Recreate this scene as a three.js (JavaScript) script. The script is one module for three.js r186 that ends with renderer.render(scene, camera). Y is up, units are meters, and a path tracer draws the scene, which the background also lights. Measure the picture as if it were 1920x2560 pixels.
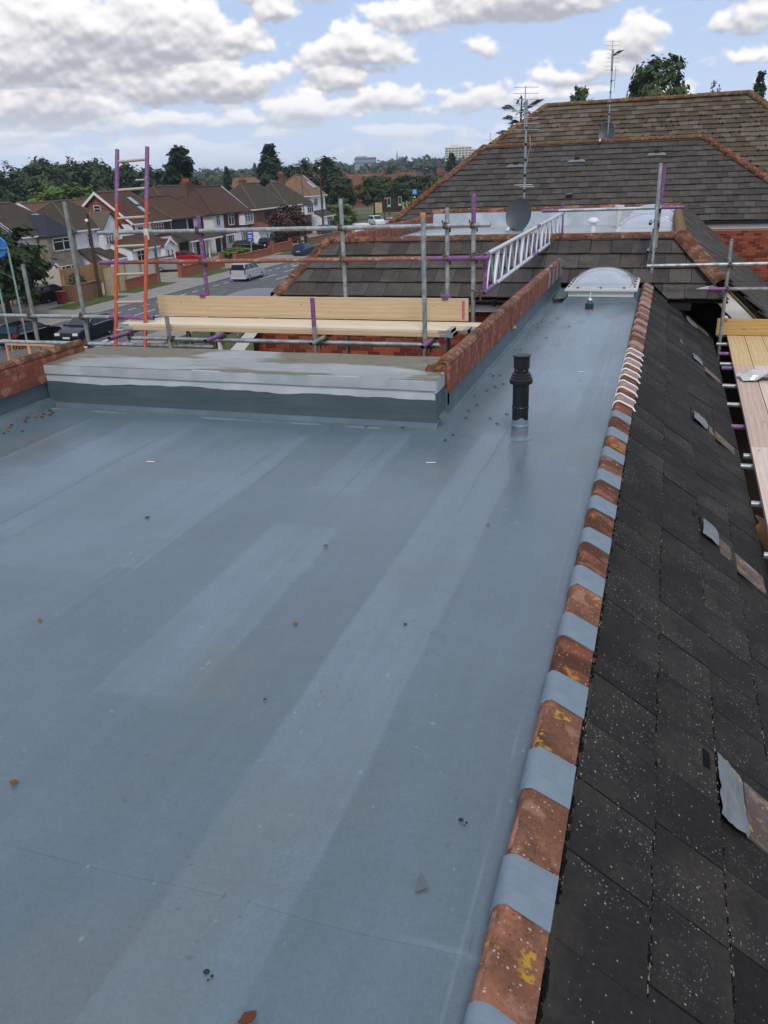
import * as THREE from 'three';
import { mergeGeometries, toCreasedNormals } from 'three/addons/utils/BufferGeometryUtils.js';
import { RoundedBoxGeometry } from 'three/addons/geometries/RoundedBoxGeometry.js';

// ---------------------------------------------------------------- camera
const scene = new THREE.Scene();
const camera = new THREE.PerspectiveCamera(63.996, 768 / 1024, 0.05, 6000);
camera.position.set(0, 1.75, 0);
{
  const yaw = THREE.MathUtils.degToRad(18.709), pitch = THREE.MathUtils.degToRad(22.596), roll = THREE.MathUtils.degToRad(-2.2);
  const F = new THREE.Vector3(-Math.sin(yaw) * Math.cos(pitch), -Math.sin(pitch), -Math.cos(yaw) * Math.cos(pitch));
  const r0 = new THREE.Vector3(Math.cos(yaw), 0, -Math.sin(yaw)), u0 = new THREE.Vector3().crossVectors(r0, F);
  const r = r0.clone().multiplyScalar(Math.cos(roll)).addScaledVector(u0, Math.sin(roll));
  const u = r0.clone().multiplyScalar(-Math.sin(roll)).addScaledVector(u0, Math.cos(roll));
  camera.quaternion.setFromRotationMatrix(new THREE.Matrix4().makeBasis(r, u, F.clone().negate()));
}
const renderer = new THREE.WebGLRenderer({ antialias: true });
renderer.setSize(768, 1024);
renderer.toneMapping = THREE.LinearToneMapping;
renderer.toneMappingExposure = 1.22;
renderer.shadowMap.enabled = true;

// ---------------------------------------------------------------- noise
function mulberry(a) { return () => { a |= 0; a = (a + 0x6d2b79f5) | 0; let t = Math.imul(a ^ (a >>> 15), 1 | a); t = (t + Math.imul(t ^ (t >>> 7), 61 | t)) ^ t; return ((t ^ (t >>> 14)) >>> 0) / 4294967296; }; }
const rnd = mulberry(7);
const rr = (a, b) => a + (b - a) * rnd();
const HT = new Float32Array(65536); { const q = mulberry(4242); for (let i = 0; i < 65536; i++) HT[i] = q(); }
function h2(x, y, s) { return HT[(Math.imul(x, 12289) ^ Math.imul(y, 40503) ^ Math.imul(s, 24593) ^ ((x * y) << 3)) & 65535]; }
function vn(x, y, s, px = 0, py = 0) {
  const ix = Math.floor(x), iy = Math.floor(y), fx = x - ix, fy = y - iy, a = fx * fx * (3 - 2 * fx), b = fy * fy * (3 - 2 * fy);
  let x0 = ix, x1 = ix + 1, y0 = iy, y1 = iy + 1;
  if (px) { x0 = ((x0 % px) + px) % px; x1 = ((x1 % px) + px) % px; y0 = ((y0 % py) + py) % py; y1 = ((y1 % py) + py) % py; }
  const p = h2(x0, y0, s), q = h2(x1, y0, s), r = h2(x0, y1, s), t = h2(x1, y1, s);
  return p + (q - p) * a + (r - p) * b + (p - q - r + t) * a * b;
}
function fbm(x, y, s, o = 4) { let v = 0, a = 0.5, n = 0; for (let i = 0; i < o; i++) { v += a * vn(x, y, s + i * 17); n += a; a *= 0.5; x = x * 2.03 + 11.3; y = y * 2.03 + 5.7; } return v / n; }
function pf(u, v, f, s, o = 4) { let r = 0, a = 0.5, n = 0; for (let i = 0; i < o; i++) { r += a * vn(u * f, v * f, s + i * 17, f, f); n += a; a *= 0.5; f *= 2; } return r / n; }   // tileable
const sst = (a, b, x) => { const t = Math.min(1, Math.max(0, (x - a) / (b - a))); return t * t * (3 - 2 * t); };
const mix = (a, b, t) => a + (b - a) * t;
const mix3 = (a, b, t) => [mix(a[0], b[0], t), mix(a[1], b[1], t), mix(a[2], b[2], t)];

// ---------------------------------------------------------------- sky: hazy blue air with broken cumulus
{
  const W = 4096, H = 2048, data = new Float32Array(W * H * 4);
  // cloud masses: azimuth and elevation of the centre (degrees from -Z towards +X), half sizes, weight
  const lobes = [
    [-33.5, 7.6, 7.4, 2.2, 1.2], [-38, 6.8, 6, 2.5, 1.2], [-29.5, 5.3, 4.6, 1.3, 1.0], [-38, 4.3, 4.5, 1.2, .95], [-35, 5.4, 4, 0.8, .6],
    [-24.0, 8.9, 1.3, .9, .95], [-19.2, 6.8, 2.9, 1.35, 1.0], [-16.2, 8.2, 2.4, .9, .85], [-20.3, 5.4, 1.5, .8, .85], [-9.4, 9.0, 4.8, 1.25, 1.25], [-24.5, 9.8, 3.2, .6, .35], 
    [-23.0, 3.6, 2.2, .8, .85], [-17.2, 4.3, 2.0, .65, .9], [-27.5, 3.2, 2.2, .7, .75], [-11.2, 4.0, 2.6, .8, .7], [-2.4, 6.6, 1.5, 1.3, 1.0], [-4.2, 5.2, 1.6, .7, .7],
    [3.6, 7.2, 1.6, .8, .9], [4.2, 5.2, 1.3, .5, .9], [2.5, 8.8, 3, .8, .8], [0.2, 3.6, 2, .6, .6], [-7.0, 4.9, 1.2, .45, .6], [-33, 3.2, 3, .5, .6], [-12, 6.6, 2.0, .5, .35],
  ];
  const clear = [[-26.7, 9.0, 1.3, .9], [-12.9, 6.0, 1.6, 1.0], [-5.9, 6.9, 1.7, 1.1], [-21.8, 8.0, 1.3, .7], [0.4, 7.6, 1.0, 1.2], [-14.5, 5.4, 1.4, .6]];
  let rise = 0;                                                  // height within the mass that gave the last density
  const dens = (az, el) => {
    let b = -0.25; rise = 0;
    if (el < 14 && az > -55 && az < 20) {
      for (const [a, e, ra, re, w] of lobes) { const dx = (az - a) / (ra * 1.15), dy = (el - e) / (re * 1.25), d = dx * dx + (dy < 0 ? dy * dy * 1.9 : dy * dy); if (d < 2.4) { const q = w * (0.62 - 0.46 * d); if (q > b) { b = q; rise = dy; } } }
      for (const [a, e, ra, re] of clear) { const dx = (az - a) / ra, dy = (el - e) / re, d = dx * dx + dy * dy; if (d < 1) b -= 0.35 * (1 - d); }
    }
    const far = sst(8.5, 15, el);                               // beyond the frame the same broken cumulus goes on
    const k = 60 / Math.max(6, el), bx = az * 0.11 * Math.min(1, 14 / Math.max(el, 3)) * 1.0, by = 18 / Math.max(el, 3);
    const free = (fbm(bx + 3, by * 1.3, 91, 4) - 0.5) * 2.6 + 0.12;
    const low = (fbm(az * 0.36, el * 1.7, 51, 3) - 0.45) * 1.8 * sst(6.2, 2.6, el) - 0.2 * sst(4, 7, el);
    return mix(Math.max(b, low), free, far) + (fbm(az * 0.5, el * 1.1, 11, 3) - 0.5) * 0.7;
  };
  const puff = (az, el) => (fbm(az * 1.6, el * 2.5, 29, 5) - 0.5) * 0.62 + (fbm(az * 0.7, el * 1.3, 37, 3) - 0.5) * 0.42;
  const soft = (az, el) => (fbm(az * 1.6, el * 2.5, 29, 3) - 0.5) * 0.62 + (fbm(az * 0.7, el * 1.3, 37, 3) - 0.5) * 0.42;
  const shade = (az, el) => {
    if (el < -1) return [0.16, 0.17, 0.17];
    const e = Math.max(el, 0), t = Math.pow(Math.min(1, e / 26), 0.6), air = mix3([0.58, 0.65, 0.77], [0.25, 0.42, 0.74], t);
    const az2 = e > 15 || az > 20 || az < -56 ? Math.abs(az) : az;   // no seam behind the camera
    const s = dens(az2, e), ris = Math.max(-1.2, Math.min(1.2, rise)), p = puff(az2, e), d = s + p; if (d <= 0) return air;
    const h = mix(0.55, 2.4, sst(8, 40, e)), ds = s - dens(az2 + 0.1, e + h), dp = soft(az2, e) - soft(az2 + 0.12, e + h * 0.6);
    const a = sst(0.0, 0.26, d) * mix(0.6, 0.985, sst(1.0, 5, e));
    const lit = sst(-0.30, 0.42, ds * 0.8 + dp * 0.6 + 0.11 + 0.22 * ris - Math.max(0, s - 0.30) * 0.35);   // lit crowns, greyer bases
    let cl = mix3([0.385, 0.395, 0.445], [0.88, 0.855, 0.855], lit);
    cl = mix3([0.62, 0.67, 0.76], cl, sst(0.3, 5, e));               // far clouds take the colour of the air
    return mix3(air, cl, a);
  };
  const azOf = (col) => { const ang = ((col + 0.5) / W - 0.5) * 2 * Math.PI; return THREE.MathUtils.radToDeg(Math.atan2(Math.cos(ang), -Math.sin(ang))); };   // x = cos, z = sin; from -Z towards +X
  const put = (row, col, c) => { const i = (row * W + col) * 4; data[i] = c[0]; data[i + 1] = c[1]; data[i + 2] = c[2]; data[i + 3] = 1; };
  const K = 8, lowRow = Math.floor((89 / 180) * H);
  for (let row = 0; row < H; row += K) for (let col = 0; col < W; col += K) {      // coarse where the picture does not look closely
    const el = ((row + K / 2) / H - 0.5) * 180, c = shade(azOf(col + K / 2 - 0.5), el);
    for (let j = 0; j < K; j++) for (let i = 0; i < K; i++) put(row + j, col + i, c);
  }
  for (let row = lowRow; row < H && ((row + 0.5) / H - 0.5) * 180 < 22; row++) for (let col = 0; col < W; col++) { const az = azOf(col); if (az > -66 && az < 34) put(row, col, shade(az, ((row + 0.5) / H - 0.5) * 180)); }
  const sky = new THREE.DataTexture(data, W, H, THREE.RGBAFormat, THREE.FloatType);
  sky.mapping = THREE.EquirectangularReflectionMapping; sky.magFilter = THREE.LinearFilter; sky.minFilter = THREE.LinearFilter; sky.needsUpdate = true;
  scene.background = sky; scene.environment = sky;
}
const sun = new THREE.DirectionalLight(new THREE.Color(1.0, 0.95, 0.87), 1.45);
sun.position.set(17, 58, 40); sun.target.position.set(0, 0, -6);
sun.castShadow = true; sun.shadow.radius = 24; sun.shadow.mapSize.set(2048, 2048);
Object.assign(sun.shadow.camera, { left: -140, right: 140, top: 140, bottom: -140, near: 1, far: 500 });
scene.add(sun, sun.target);

// ---------------------------------------------------------------- helpers
const V = (x, y, z) => new THREE.Vector3(x, y, z);
const GY = -8.2;                                                   // street level; the flat roof is y = 0
const taken = {};
function numbered(n) { const k = taken[n] = (taken[n] ?? -1) + 1; return k ? `${n}_${String(k).padStart(3, '0')}` : n; }
function tag(o, label, category, group) { o.userData.label = label; o.userData.category = category; if (group) o.userData.group = group; return o; }
function thing(name, label, category, pos = [0, 0, 0], turn = 0, group) {
  const o = new THREE.Group(); o.name = numbered(name); o.position.set(...pos); o.rotation.y = turn; scene.add(o); return tag(o, label, category, group);
}
function struct(name, pos) { const o = new THREE.Group(); o.name = numbered(name); if (pos) o.position.set(...pos); o.userData.kind = 'structure'; scene.add(o); return o; }
function uvm(g) {                                                  // non-indexed, uv in metres by the way each face points
  if (g.index) g = g.toNonIndexed();
  const p = g.attributes.position, uv = new Float32Array(p.count * 2), a = V(), b = V(), c = V();
  for (let i = 0; i < p.count; i += 3) {
    a.fromBufferAttribute(p, i); b.fromBufferAttribute(p, i + 1); c.fromBufferAttribute(p, i + 2);
    const n = b.clone().sub(a).cross(c.clone().sub(a)), x = Math.abs(n.x), y = Math.abs(n.y), z = Math.abs(n.z);
    [a, b, c].forEach((q, k) => { const j = (i + k) * 2; if (y >= x && y >= z) { uv[j] = q.x; uv[j + 1] = q.z; } else if (x >= z) { uv[j] = q.z; uv[j + 1] = q.y; } else { uv[j] = q.x; uv[j + 1] = q.y; } });
  }
  g.setAttribute('uv', new THREE.BufferAttribute(uv, 2));
  for (const k of Object.keys(g.attributes)) if (!['position', 'normal', 'uv', 'color'].includes(k)) g.deleteAttribute(k);
  return g;
}
function obj(name, geos, mat, parent = scene) {
  const list = (Array.isArray(geos) ? geos : [geos]).map((g) => (g.userData.ready ? g : uvm(g)));
  const m = new THREE.Mesh(list.length > 1 ? mergeGeometries(list) : list[0], mat);
  m.name = parent === scene ? numbered(name) : name; parent.add(m); return m;
}
function copyOf(root, pos, turn, label, group) { const r = root.clone(); r.name = numbered(root.name.replace(/_\d{3}$/, '')); r.position.set(...pos); r.rotation.y = turn; r.userData = { ...root.userData }; if (label) r.userData.label = label; if (group) r.userData.group = group; scene.add(r); return r; }
const bx = (x0, x1, y0, y1, z0, z1) => new THREE.BoxGeometry(Math.abs(x1 - x0), Math.abs(y1 - y0), Math.abs(z1 - z0)).translate((x0 + x1) / 2, (y0 + y1) / 2, (z0 + z1) / 2);
const rbx = (x0, x1, y0, y1, z0, z1, r = 0.01, s = 2) => new RoundedBoxGeometry(Math.abs(x1 - x0), Math.abs(y1 - y0), Math.abs(z1 - z0), s, r).translate((x0 + x1) / 2, (y0 + y1) / 2, (z0 + z1) / 2);
const toV = (a) => (Array.isArray(a) ? V(...a) : a);
function along(g, a, b) { const d = b.clone().sub(a); g.applyQuaternion(new THREE.Quaternion().setFromUnitVectors(V(0, 1, 0), d.clone().normalize())); return g.translate(a.x, a.y, a.z); }
function rod(a, b, r, seg = 8, r2 = r) { a = toV(a); b = toV(b); const L = a.distanceTo(b); return along(new THREE.CylinderGeometry(r2, r, L, seg).translate(0, L / 2, 0), a, b); }
function pipe(a, b, r = 0.0242, seg = 14, wall = 0.004) {            // open-ended tube with a bore
  a = toV(a); b = toV(b); const L = a.distanceTo(b), q = r - wall;
  return along(new THREE.LatheGeometry([[q, 0.3 * Math.min(1, L)], [q, 0], [r, 0], [r, L], [q, L], [q, L - 0.3 * Math.min(1, L)]].map(([x, y]) => new THREE.Vector2(x, y)), seg), a, b);
}
function hose(pts, r, n = 40, seg = 6) { return new THREE.TubeGeometry(new THREE.CatmullRomCurve3(pts.map(toV)), n, r, seg); }
function lathe(pts, seg = 24) { return toCreasedNormals(new THREE.LatheGeometry(pts.map(([x, y]) => new THREE.Vector2(x, y)), seg), 0.55); }
// a flat polygon (3D points in order, counter-clockwise seen from outside) given thickness t to its inner side
function slab(pts, t = 0.05) {
  const P = pts.map(toV), n = V(); for (let i = 0; i < P.length; i++) n.add(P[i].clone().sub(P[0]).cross(P[(i + 1) % P.length].clone().sub(P[0]))); n.normalize();
  const Q = P.map((p) => p.clone().addScaledVector(n, -t)), v = [], tri = (a, b, c) => v.push(...a.toArray(), ...b.toArray(), ...c.toArray());
  for (let i = 1; i + 1 < P.length; i++) { tri(P[0], P[i], P[i + 1]); tri(Q[0], Q[i + 1], Q[i]); }
  for (let i = 0; i < P.length; i++) { const j = (i + 1) % P.length; tri(P[i], Q[i], Q[j]); tri(P[i], Q[j], P[j]); }
  const g = new THREE.BufferGeometry(); g.setAttribute('position', new THREE.Float32BufferAttribute(v, 3)); g.computeVertexNormals(); return g;
}
function profile(pts, z0, z1) {                                      // closed (x, y) outline swept along z
  const sh = new THREE.Shape(pts.map(([x, y]) => new THREE.Vector2(x, y)));
  return new THREE.ExtrudeGeometry(sh, { depth: Math.abs(z1 - z0), bevelEnabled: false, curveSegments: 8 }).translate(0, 0, Math.min(z0, z1));
}
function quad(a, b, c, d) { const g = new THREE.BufferGeometry(); g.setAttribute('position', new THREE.Float32BufferAttribute([a, b, c, a, c, d].flat(), 3)); g.computeVertexNormals(); return g; }

// ---------------------------------------------------------------- textures and materials
function tex(n, fn, size = 1, srgb = true, m = n) {                  // fn(u, v) -> [r, g, b] 0..255; size: metres the picture spans
  const d = new Uint8Array(n * m * 4);
  for (let y = 0; y < m; y++) for (let x = 0; x < n; x++) { const c = fn((x + 0.5) / n, (y + 0.5) / m), i = (y * n + x) * 4; for (let k = 0; k < 3; k++) d[i + k] = Math.max(0, Math.min(255, c[k])); d[i + 3] = 255; }
  const t = new THREE.DataTexture(d, n, m); t.colorSpace = srgb ? THREE.SRGBColorSpace : THREE.NoColorSpace; t.magFilter = THREE.LinearFilter; t.minFilter = THREE.LinearMipmapLinearFilter; t.generateMipmaps = true;
  t.wrapS = t.wrapT = THREE.RepeatWrapping; const s = Array.isArray(size) ? size : [size, size]; t.repeat.set(1 / s[0], 1 / s[1]); t.needsUpdate = true; return t;
}
const gray = (f) => (u, v) => { const g = f(u, v) * 255; return [g, g, g]; };
function M(color, rough = 0.8, o = {}) { return rough >= 0.75 ? new THREE.MeshPhysicalMaterial({ color, roughness: rough, specularIntensity: 0.35, ...o }) : new THREE.MeshStandardMaterial({ color, roughness: rough, ...o }); }
const spots = (u, v, f, s, r0, r1, thr) => {                          // scattered round marks, tileable
  const x = u * f, y = v * f, ix = Math.floor(x), iy = Math.floor(y); let best = 0;
  for (let j = -1; j <= 1; j++) for (let i = -1; i <= 1; i++) { const cx = (((ix + i) % f) + f) % f, cy = (((iy + j) % f) + f) % f; if (h2(cx, cy, s) > thr) continue; const px = ix + i + 0.2 + 0.6 * h2(cx, cy, s + 1), py = iy + j + 0.2 + 0.6 * h2(cx, cy, s + 2), r = mix(r0, r1, h2(cx, cy, s + 3) ** 2), d = Math.hypot((x - px) * mix(0.7, 1.3, h2(cx, cy, s + 4)), y - py); best = Math.max(best, sst(r, r * 0.6, d)); }
  return best;
};
const grainTex = tex(256, gray((u, v) => 0.35 + 0.5 * pf(u, v, 24, 3, 3)), 0.5, false);
const softTex = (a, b, f, s, size, o = 4) => tex(256, (u, v) => mix3(a, b, sst(0.25, 0.75, pf(u, v, f, s, o))), size);
// ---------------------------------------------------------------- materials of the roofs
const lichenTex = (base, warm, sp, s) => tex(640, (u, v) => {
  let c = mix3(base, warm, sst(0.35, 0.75, pf(u, v, 5, s, 5)));
  const g = 0.86 + 0.28 * pf(u, v, 90, s + 5, 2); c = c.map((x) => x * g);
  const patch = sst(0.36, 0.66, pf(u, v, 6, s + 9, 3));
  c = mix3(c, [196, 194, 186], 0.80 * spots(u, v, 72, s + 20, 0.06, 0.22, 0.15 * sp * (0.35 + patch)));
  c = mix3(c, [150, 150, 146], 0.7 * spots(u, v, 110, s + 30, 0.10, 0.28, 0.16 * sp * patch));
  return c;
}, 1.3);
const slateA = M(0xffffff, 0.82, { map: lichenTex([40, 38, 37], [56, 51, 47], 2.0, 100), bumpMap: grainTex, bumpScale: 0.0012 });
const slateB = M(0xf0efee, 0.85, { map: slateA.map, bumpMap: grainTex, bumpScale: 0.0012 });
const slateC = M(0xd9d8da, 0.8, { map: slateA.map, bumpMap: grainTex, bumpScale: 0.0012 });
const greyTileTex = lichenTex([74, 70, 67], [88, 82, 76], 0.30, 300);
const gtA = M(0xffffff, 0.9, { map: greyTileTex, bumpMap: grainTex, bumpScale: 0.0015 }), gtB = M(0xe2dfdd, 0.9, { map: greyTileTex }), gtC = M(0xf6efe8, 0.92, { map: greyTileTex });
const brownTileTex = lichenTex([98, 89, 78], [110, 99, 83], 0.25, 400);
const btA = M(0xffffff, 0.92, { map: brownTileTex }), btB = M(0xe0d8cc, 0.92, { map: brownTileTex }), btC = M(0xcfccc8, 0.92, { map: brownTileTex });
const underlay = M(0x181716, 0.95);
const clayTex = (a, b, li, yl, s, size = 1.1) => tex(512, (u, v) => {
  let c = mix3(a, b, sst(0.3, 0.7, pf(u, v, 6, s, 5)));
  c = mix3(c, [78, 54, 42], 0.5 * sst(0.42, 0.70, pf(u, v, 9, s + 3, 5)) * li); c = mix3(c, [64, 46, 38], 0.55 * spots(u, v, 90, s + 40, 0.1, 0.32, 0.6 * (0.3 + pf(u, v, 6, s + 41, 2)))); c = mix3(c, [196, 160, 138], 0.35 * sst(0.56, 0.72, pf(u, v, 16, s + 6, 4)));
  c = c.map((x) => x * (0.9 + 0.2 * pf(u, v, 120, s + 5, 2)));
  c = mix3(c, [205, 192, 180], 0.75 * spots(u, v, 80, s + 12, 0.08, 0.30, 0.22 * li * (0.3 + pf(u, v, 5, s + 8, 2))));
  const bl = sst(0.695, 0.745, pf(u, v, 9, s + 21, 4)) * sst(0.50, 0.58, pf(u, v, 70, s + 23, 3));
  return mix3(c, [184, 142, 48], 0.85 * Math.min(1, bl * yl));
}, size);
const clay = M(0xffffff, 0.85, { map: clayTex([154, 102, 80], [112, 76, 58], 1.4, 1.0, 500), bumpMap: grainTex, bumpScale: 0.0012 });
const clayB = M(0xf4e4dc, 0.85, { map: clayTex([138, 90, 70], [92, 62, 48], 1.7, 1.1, 540), bumpMap: grainTex, bumpScale: 0.0012 });
const clayRed = M(0xffffff, 0.8, { map: clayTex([138, 80, 64], [116, 68, 55], 0.5, 0.1, 580) });
const clayMoss = M(0xffffff, 0.93, { map: clayTex([116, 78, 58], [92, 66, 50], 1.6, 0.5, 620), bumpMap: grainTex, bumpScale: 0.003 });
const ochreMoss = M(0xffffff, 0.95, { map: clayTex([122, 98, 64], [100, 78, 52], 1.0, 1.2, 660), bumpMap: grainTex, bumpScale: 0.004 });
const mortar = M(0xffffff, 0.92, { map: softTex([140, 112, 108], [166, 138, 130], 10, 700, 0.6) });
const bandPaint = M(0xffffff, 0.7, { map: tex(256, (u, v) => mix3([108, 122, 131], [122, 136, 145], pf(u, v, 12, 720, 5)).map((x) => x * (0.97 + 0.05 * vn(u * 6, v * 160, 5, 6, 160))), 0.6) });
const sealant = M(0xeceae4, 0.45);
const lead = M(0xffffff, 0.65, { map: tex(256, (u, v) => mix3(mix3([92, 97, 100], [124, 129, 131], pf(u, v, 7, 730, 5)), [206, 138, 30], 0.9 * sst(0.70, 0.74, pf(u, v, 6, 741, 4))), 0.5) });
const darkPaint = M(0xffffff, 0.55, { map: softTex([78, 93, 100], [90, 105, 112], 8, 750, 1.2) }), upstandPaint = M(0xffffff, 0.6, { map: tex(512, (u, v) => mix3([66, 80, 86], [80, 94, 100], pf(u, v, 7, 755, 5)).map((q) => q * (0.95 + 0.1 * vn(u * 5, v * 70, 756, 5, 70))), 1.4) });
const whitePvc = M(0xdcdcda, 0.4), blackPlastic = M(0x141415, 0.42), offWhite = M(0xc9c8c2, 0.55), gutterBlack = M(0x161617, 0.4);

// ---------------------------------------------------------------- tiled slopes, tile by tile
function clipPoly(P, Q) {                                             // Sutherland-Hodgman against a convex counter-clockwise polygon
  let out = P;
  for (let i = 0; i < Q.length && out.length; i++) {
    const a = Q[i], b = Q[(i + 1) % Q.length], side = (p) => (b[0] - a[0]) * (p[1] - a[1]) - (b[1] - a[1]) * (p[0] - a[0]), inp = out; out = [];
    for (let k = 0; k < inp.length; k++) { const p = inp[k], q = inp[(k + 1) % inp.length], sp = side(p), sq = side(q); if (sp >= 0) out.push(p); if (sp * sq < 0) { const t = sp / (sp - sq); out.push([p[0] + (q[0] - p[0]) * t, p[1] + (q[1] - p[1]) * t]); } }
  }
  return out;
}
const areaOf = (p) => { let s = 0; for (let i = 0; i < p.length; i++) { const q = p[(i + 1) % p.length]; s += p[i][0] * q[1] - p[i][1] * q[0]; } return s / 2; };
function tileSlope(parent, O, U, Vv, poly, { w = 0.295, g = 0.295, mats, phase, limit = 290, jit = 1, skip, seed = 1, name = 'roof_tile', base = true, thick = 0.018, lift = 0.038 }) {
  O = toV(O); U = toV(U).normalize(); Vv = toV(Vv).normalize(); const N = U.clone().cross(Vv), R = mulberry(seed * 7919 + 13);
  const mat4 = (u, v, n, t = 0) => { const m = new THREE.Matrix4().makeBasis(U, N, Vv.clone().negate()); m.setPosition(O.clone().addScaledVector(U, u).addScaledVector(Vv, v).addScaledVector(N, n)); if (t) m.multiply(new THREE.Matrix4().makeRotationY(t)); return m; };
  const len = g + 0.07;
  const shape = (P, du, dv) => {                                      // P: outline relative to the tile's lower left corner
    const gm = uvm(slab(P.map(([u, v]) => [u, thick + 0.004 + lift * (1 - v / len), -v]), thick)); const uv = gm.attributes.uv;
    for (let i = 0; i < uv.count; i++) uv.setXY(i, uv.getX(i) + du, uv.getY(i) + dv); gm.userData.ready = true; return gm;
  };
  const gap = 0.003, full = [[gap, 0], [w - gap, 0], [w - gap, len], [gap, len]], variants = [...Array(8)].map(() => shape(full, R() * 3, R() * 3)), tiles = [];
  if (base) { const b = obj('underlay', slab(poly.map(([u, v]) => [u, 0, -v]), 0.03), underlay, parent); b.applyMatrix4(mat4(0, 0, -0.002)); }
  const vmax = Math.max(...poly.map((p) => p[1])), vmin = Math.min(...poly.map((p) => p[1])), umin = Math.min(...poly.map((p) => p[0])), umax = Math.max(...poly.map((p) => p[0]));
  for (let k = 0; vmin + k * g < vmax - 0.02; k++) {
    const v0 = vmin + k * g, ph = phase ? phase[k % phase.length] : (k % 2 ? w / 2 : 0);
    for (let u0 = umin + ph - w; u0 < umax; u0 += w) {
      const P = clipPoly(full.map(([u, v]) => [u + u0, v + v0]), poly), A = P.length > 2 ? areaOf(P) : 0;
      const r = [R(), R(), R(), R(), R()]; if (A < 0.004 || (skip && skip(u0, k))) continue;
      const whole = A > (w - 2 * gap) * len * 0.995, gm = whole ? variants[Math.floor(r[0] * 8)] : shape(P.map(([u, v]) => [u - u0, v - v0]), r[1] * 3, r[2] * 3);
      const m = mat4(u0, v0 + (r[3] - 0.5) * 0.008 * jit, (r[1] - 0.5) * 0.005 * jit, whole ? (r[4] - 0.5) * 0.012 * jit : 0);
      const c = V().setFromMatrixPosition(m); tiles.push({ gm, m, mat: mats[Math.floor(r[2] * mats.length * 0.999)], d: c.distanceTo(camera.position) });
    }
  }
  tiles.sort((a, b) => a.d - b.d);
  const rest = {};
  tiles.forEach((t, i) => {
    if (i < limit) { const q = new THREE.Mesh(t.gm, t.mat); q.name = name; q.applyMatrix4(t.m); parent.add(q); } else (rest[t.mat.uuid] ??= { mat: t.mat, l: [] }).l.push(t.gm.clone().applyMatrix4(t.m));
  });
  for (const { mat, l } of Object.values(rest)) { l.forEach((x) => { x.userData.ready = true; }); const q = obj(name, l, mat, parent); q.userData.kind = 'stuff'; }
}
// capping tiles laid along a line
function rollGeo(L, r, open = 100, n = 8) {
  const o = [], i = []; for (let k = 0; k <= n; k++) { const a = THREE.MathUtils.degToRad(90 - open + (2 * open * k) / n); o.push([r * Math.cos(a), r * Math.sin(a) * 0.85]); i.unshift([(r - 0.018) * Math.cos(a), (r - 0.018) * Math.sin(a) * 0.85]); }
  return uvm(profile([...o, ...i], -L / 2, L / 2));
}
function capRun(parent, a, b, { L = 0.44, r = 0.115, mats, open = 95, seed = 3, name = 'ridge_tile', jit = 0.006, joint }) {
  a = toV(a); b = toV(b); const D = b.clone().sub(a), n = Math.max(1, Math.round(D.length() / L)), s = D.length() / n, R = mulberry(seed * 31 + 5), gs = [0, 1, 2, 3].map(() => { const q = rollGeo(s - 0.006, r, open); const uv = q.attributes.uv, du = R() * 3, dv = R() * 3; for (let i = 0; i < uv.count; i++) uv.setXY(i, uv.getX(i) + du, uv.getY(i) + dv); return q; });
  const z = D.clone().normalize(), x = V(0, 1, 0).cross(z).normalize(), y = z.clone().cross(x);
  for (let i = 0; i < n; i++) {
    const m = new THREE.Mesh(gs[Math.floor(R() * 4)], mats[Math.floor(R() * mats.length)]); m.name = name;
    m.matrix.makeBasis(x, y, z).setPosition(a.clone().addScaledVector(z, s * (i + 0.5)).addScaledVector(y, (R() - 0.5) * 2 * jit).addScaledVector(x, (R() - 0.5) * jit)); m.matrix.decompose(m.position, m.quaternion, m.scale); m.rotateX((R() - 0.5) * 0.02); parent.add(m);
    if (joint && i) { const j = new THREE.Mesh(uvm(rollGeo(0.03, r - 0.004, open)), joint); j.name = 'mortar_joint'; j.matrix.makeBasis(x, y, z).setPosition(a.clone().addScaledVector(z, s * i)); j.matrix.decompose(j.position, j.quaternion, j.scale); parent.add(j); }
  }
}

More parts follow.
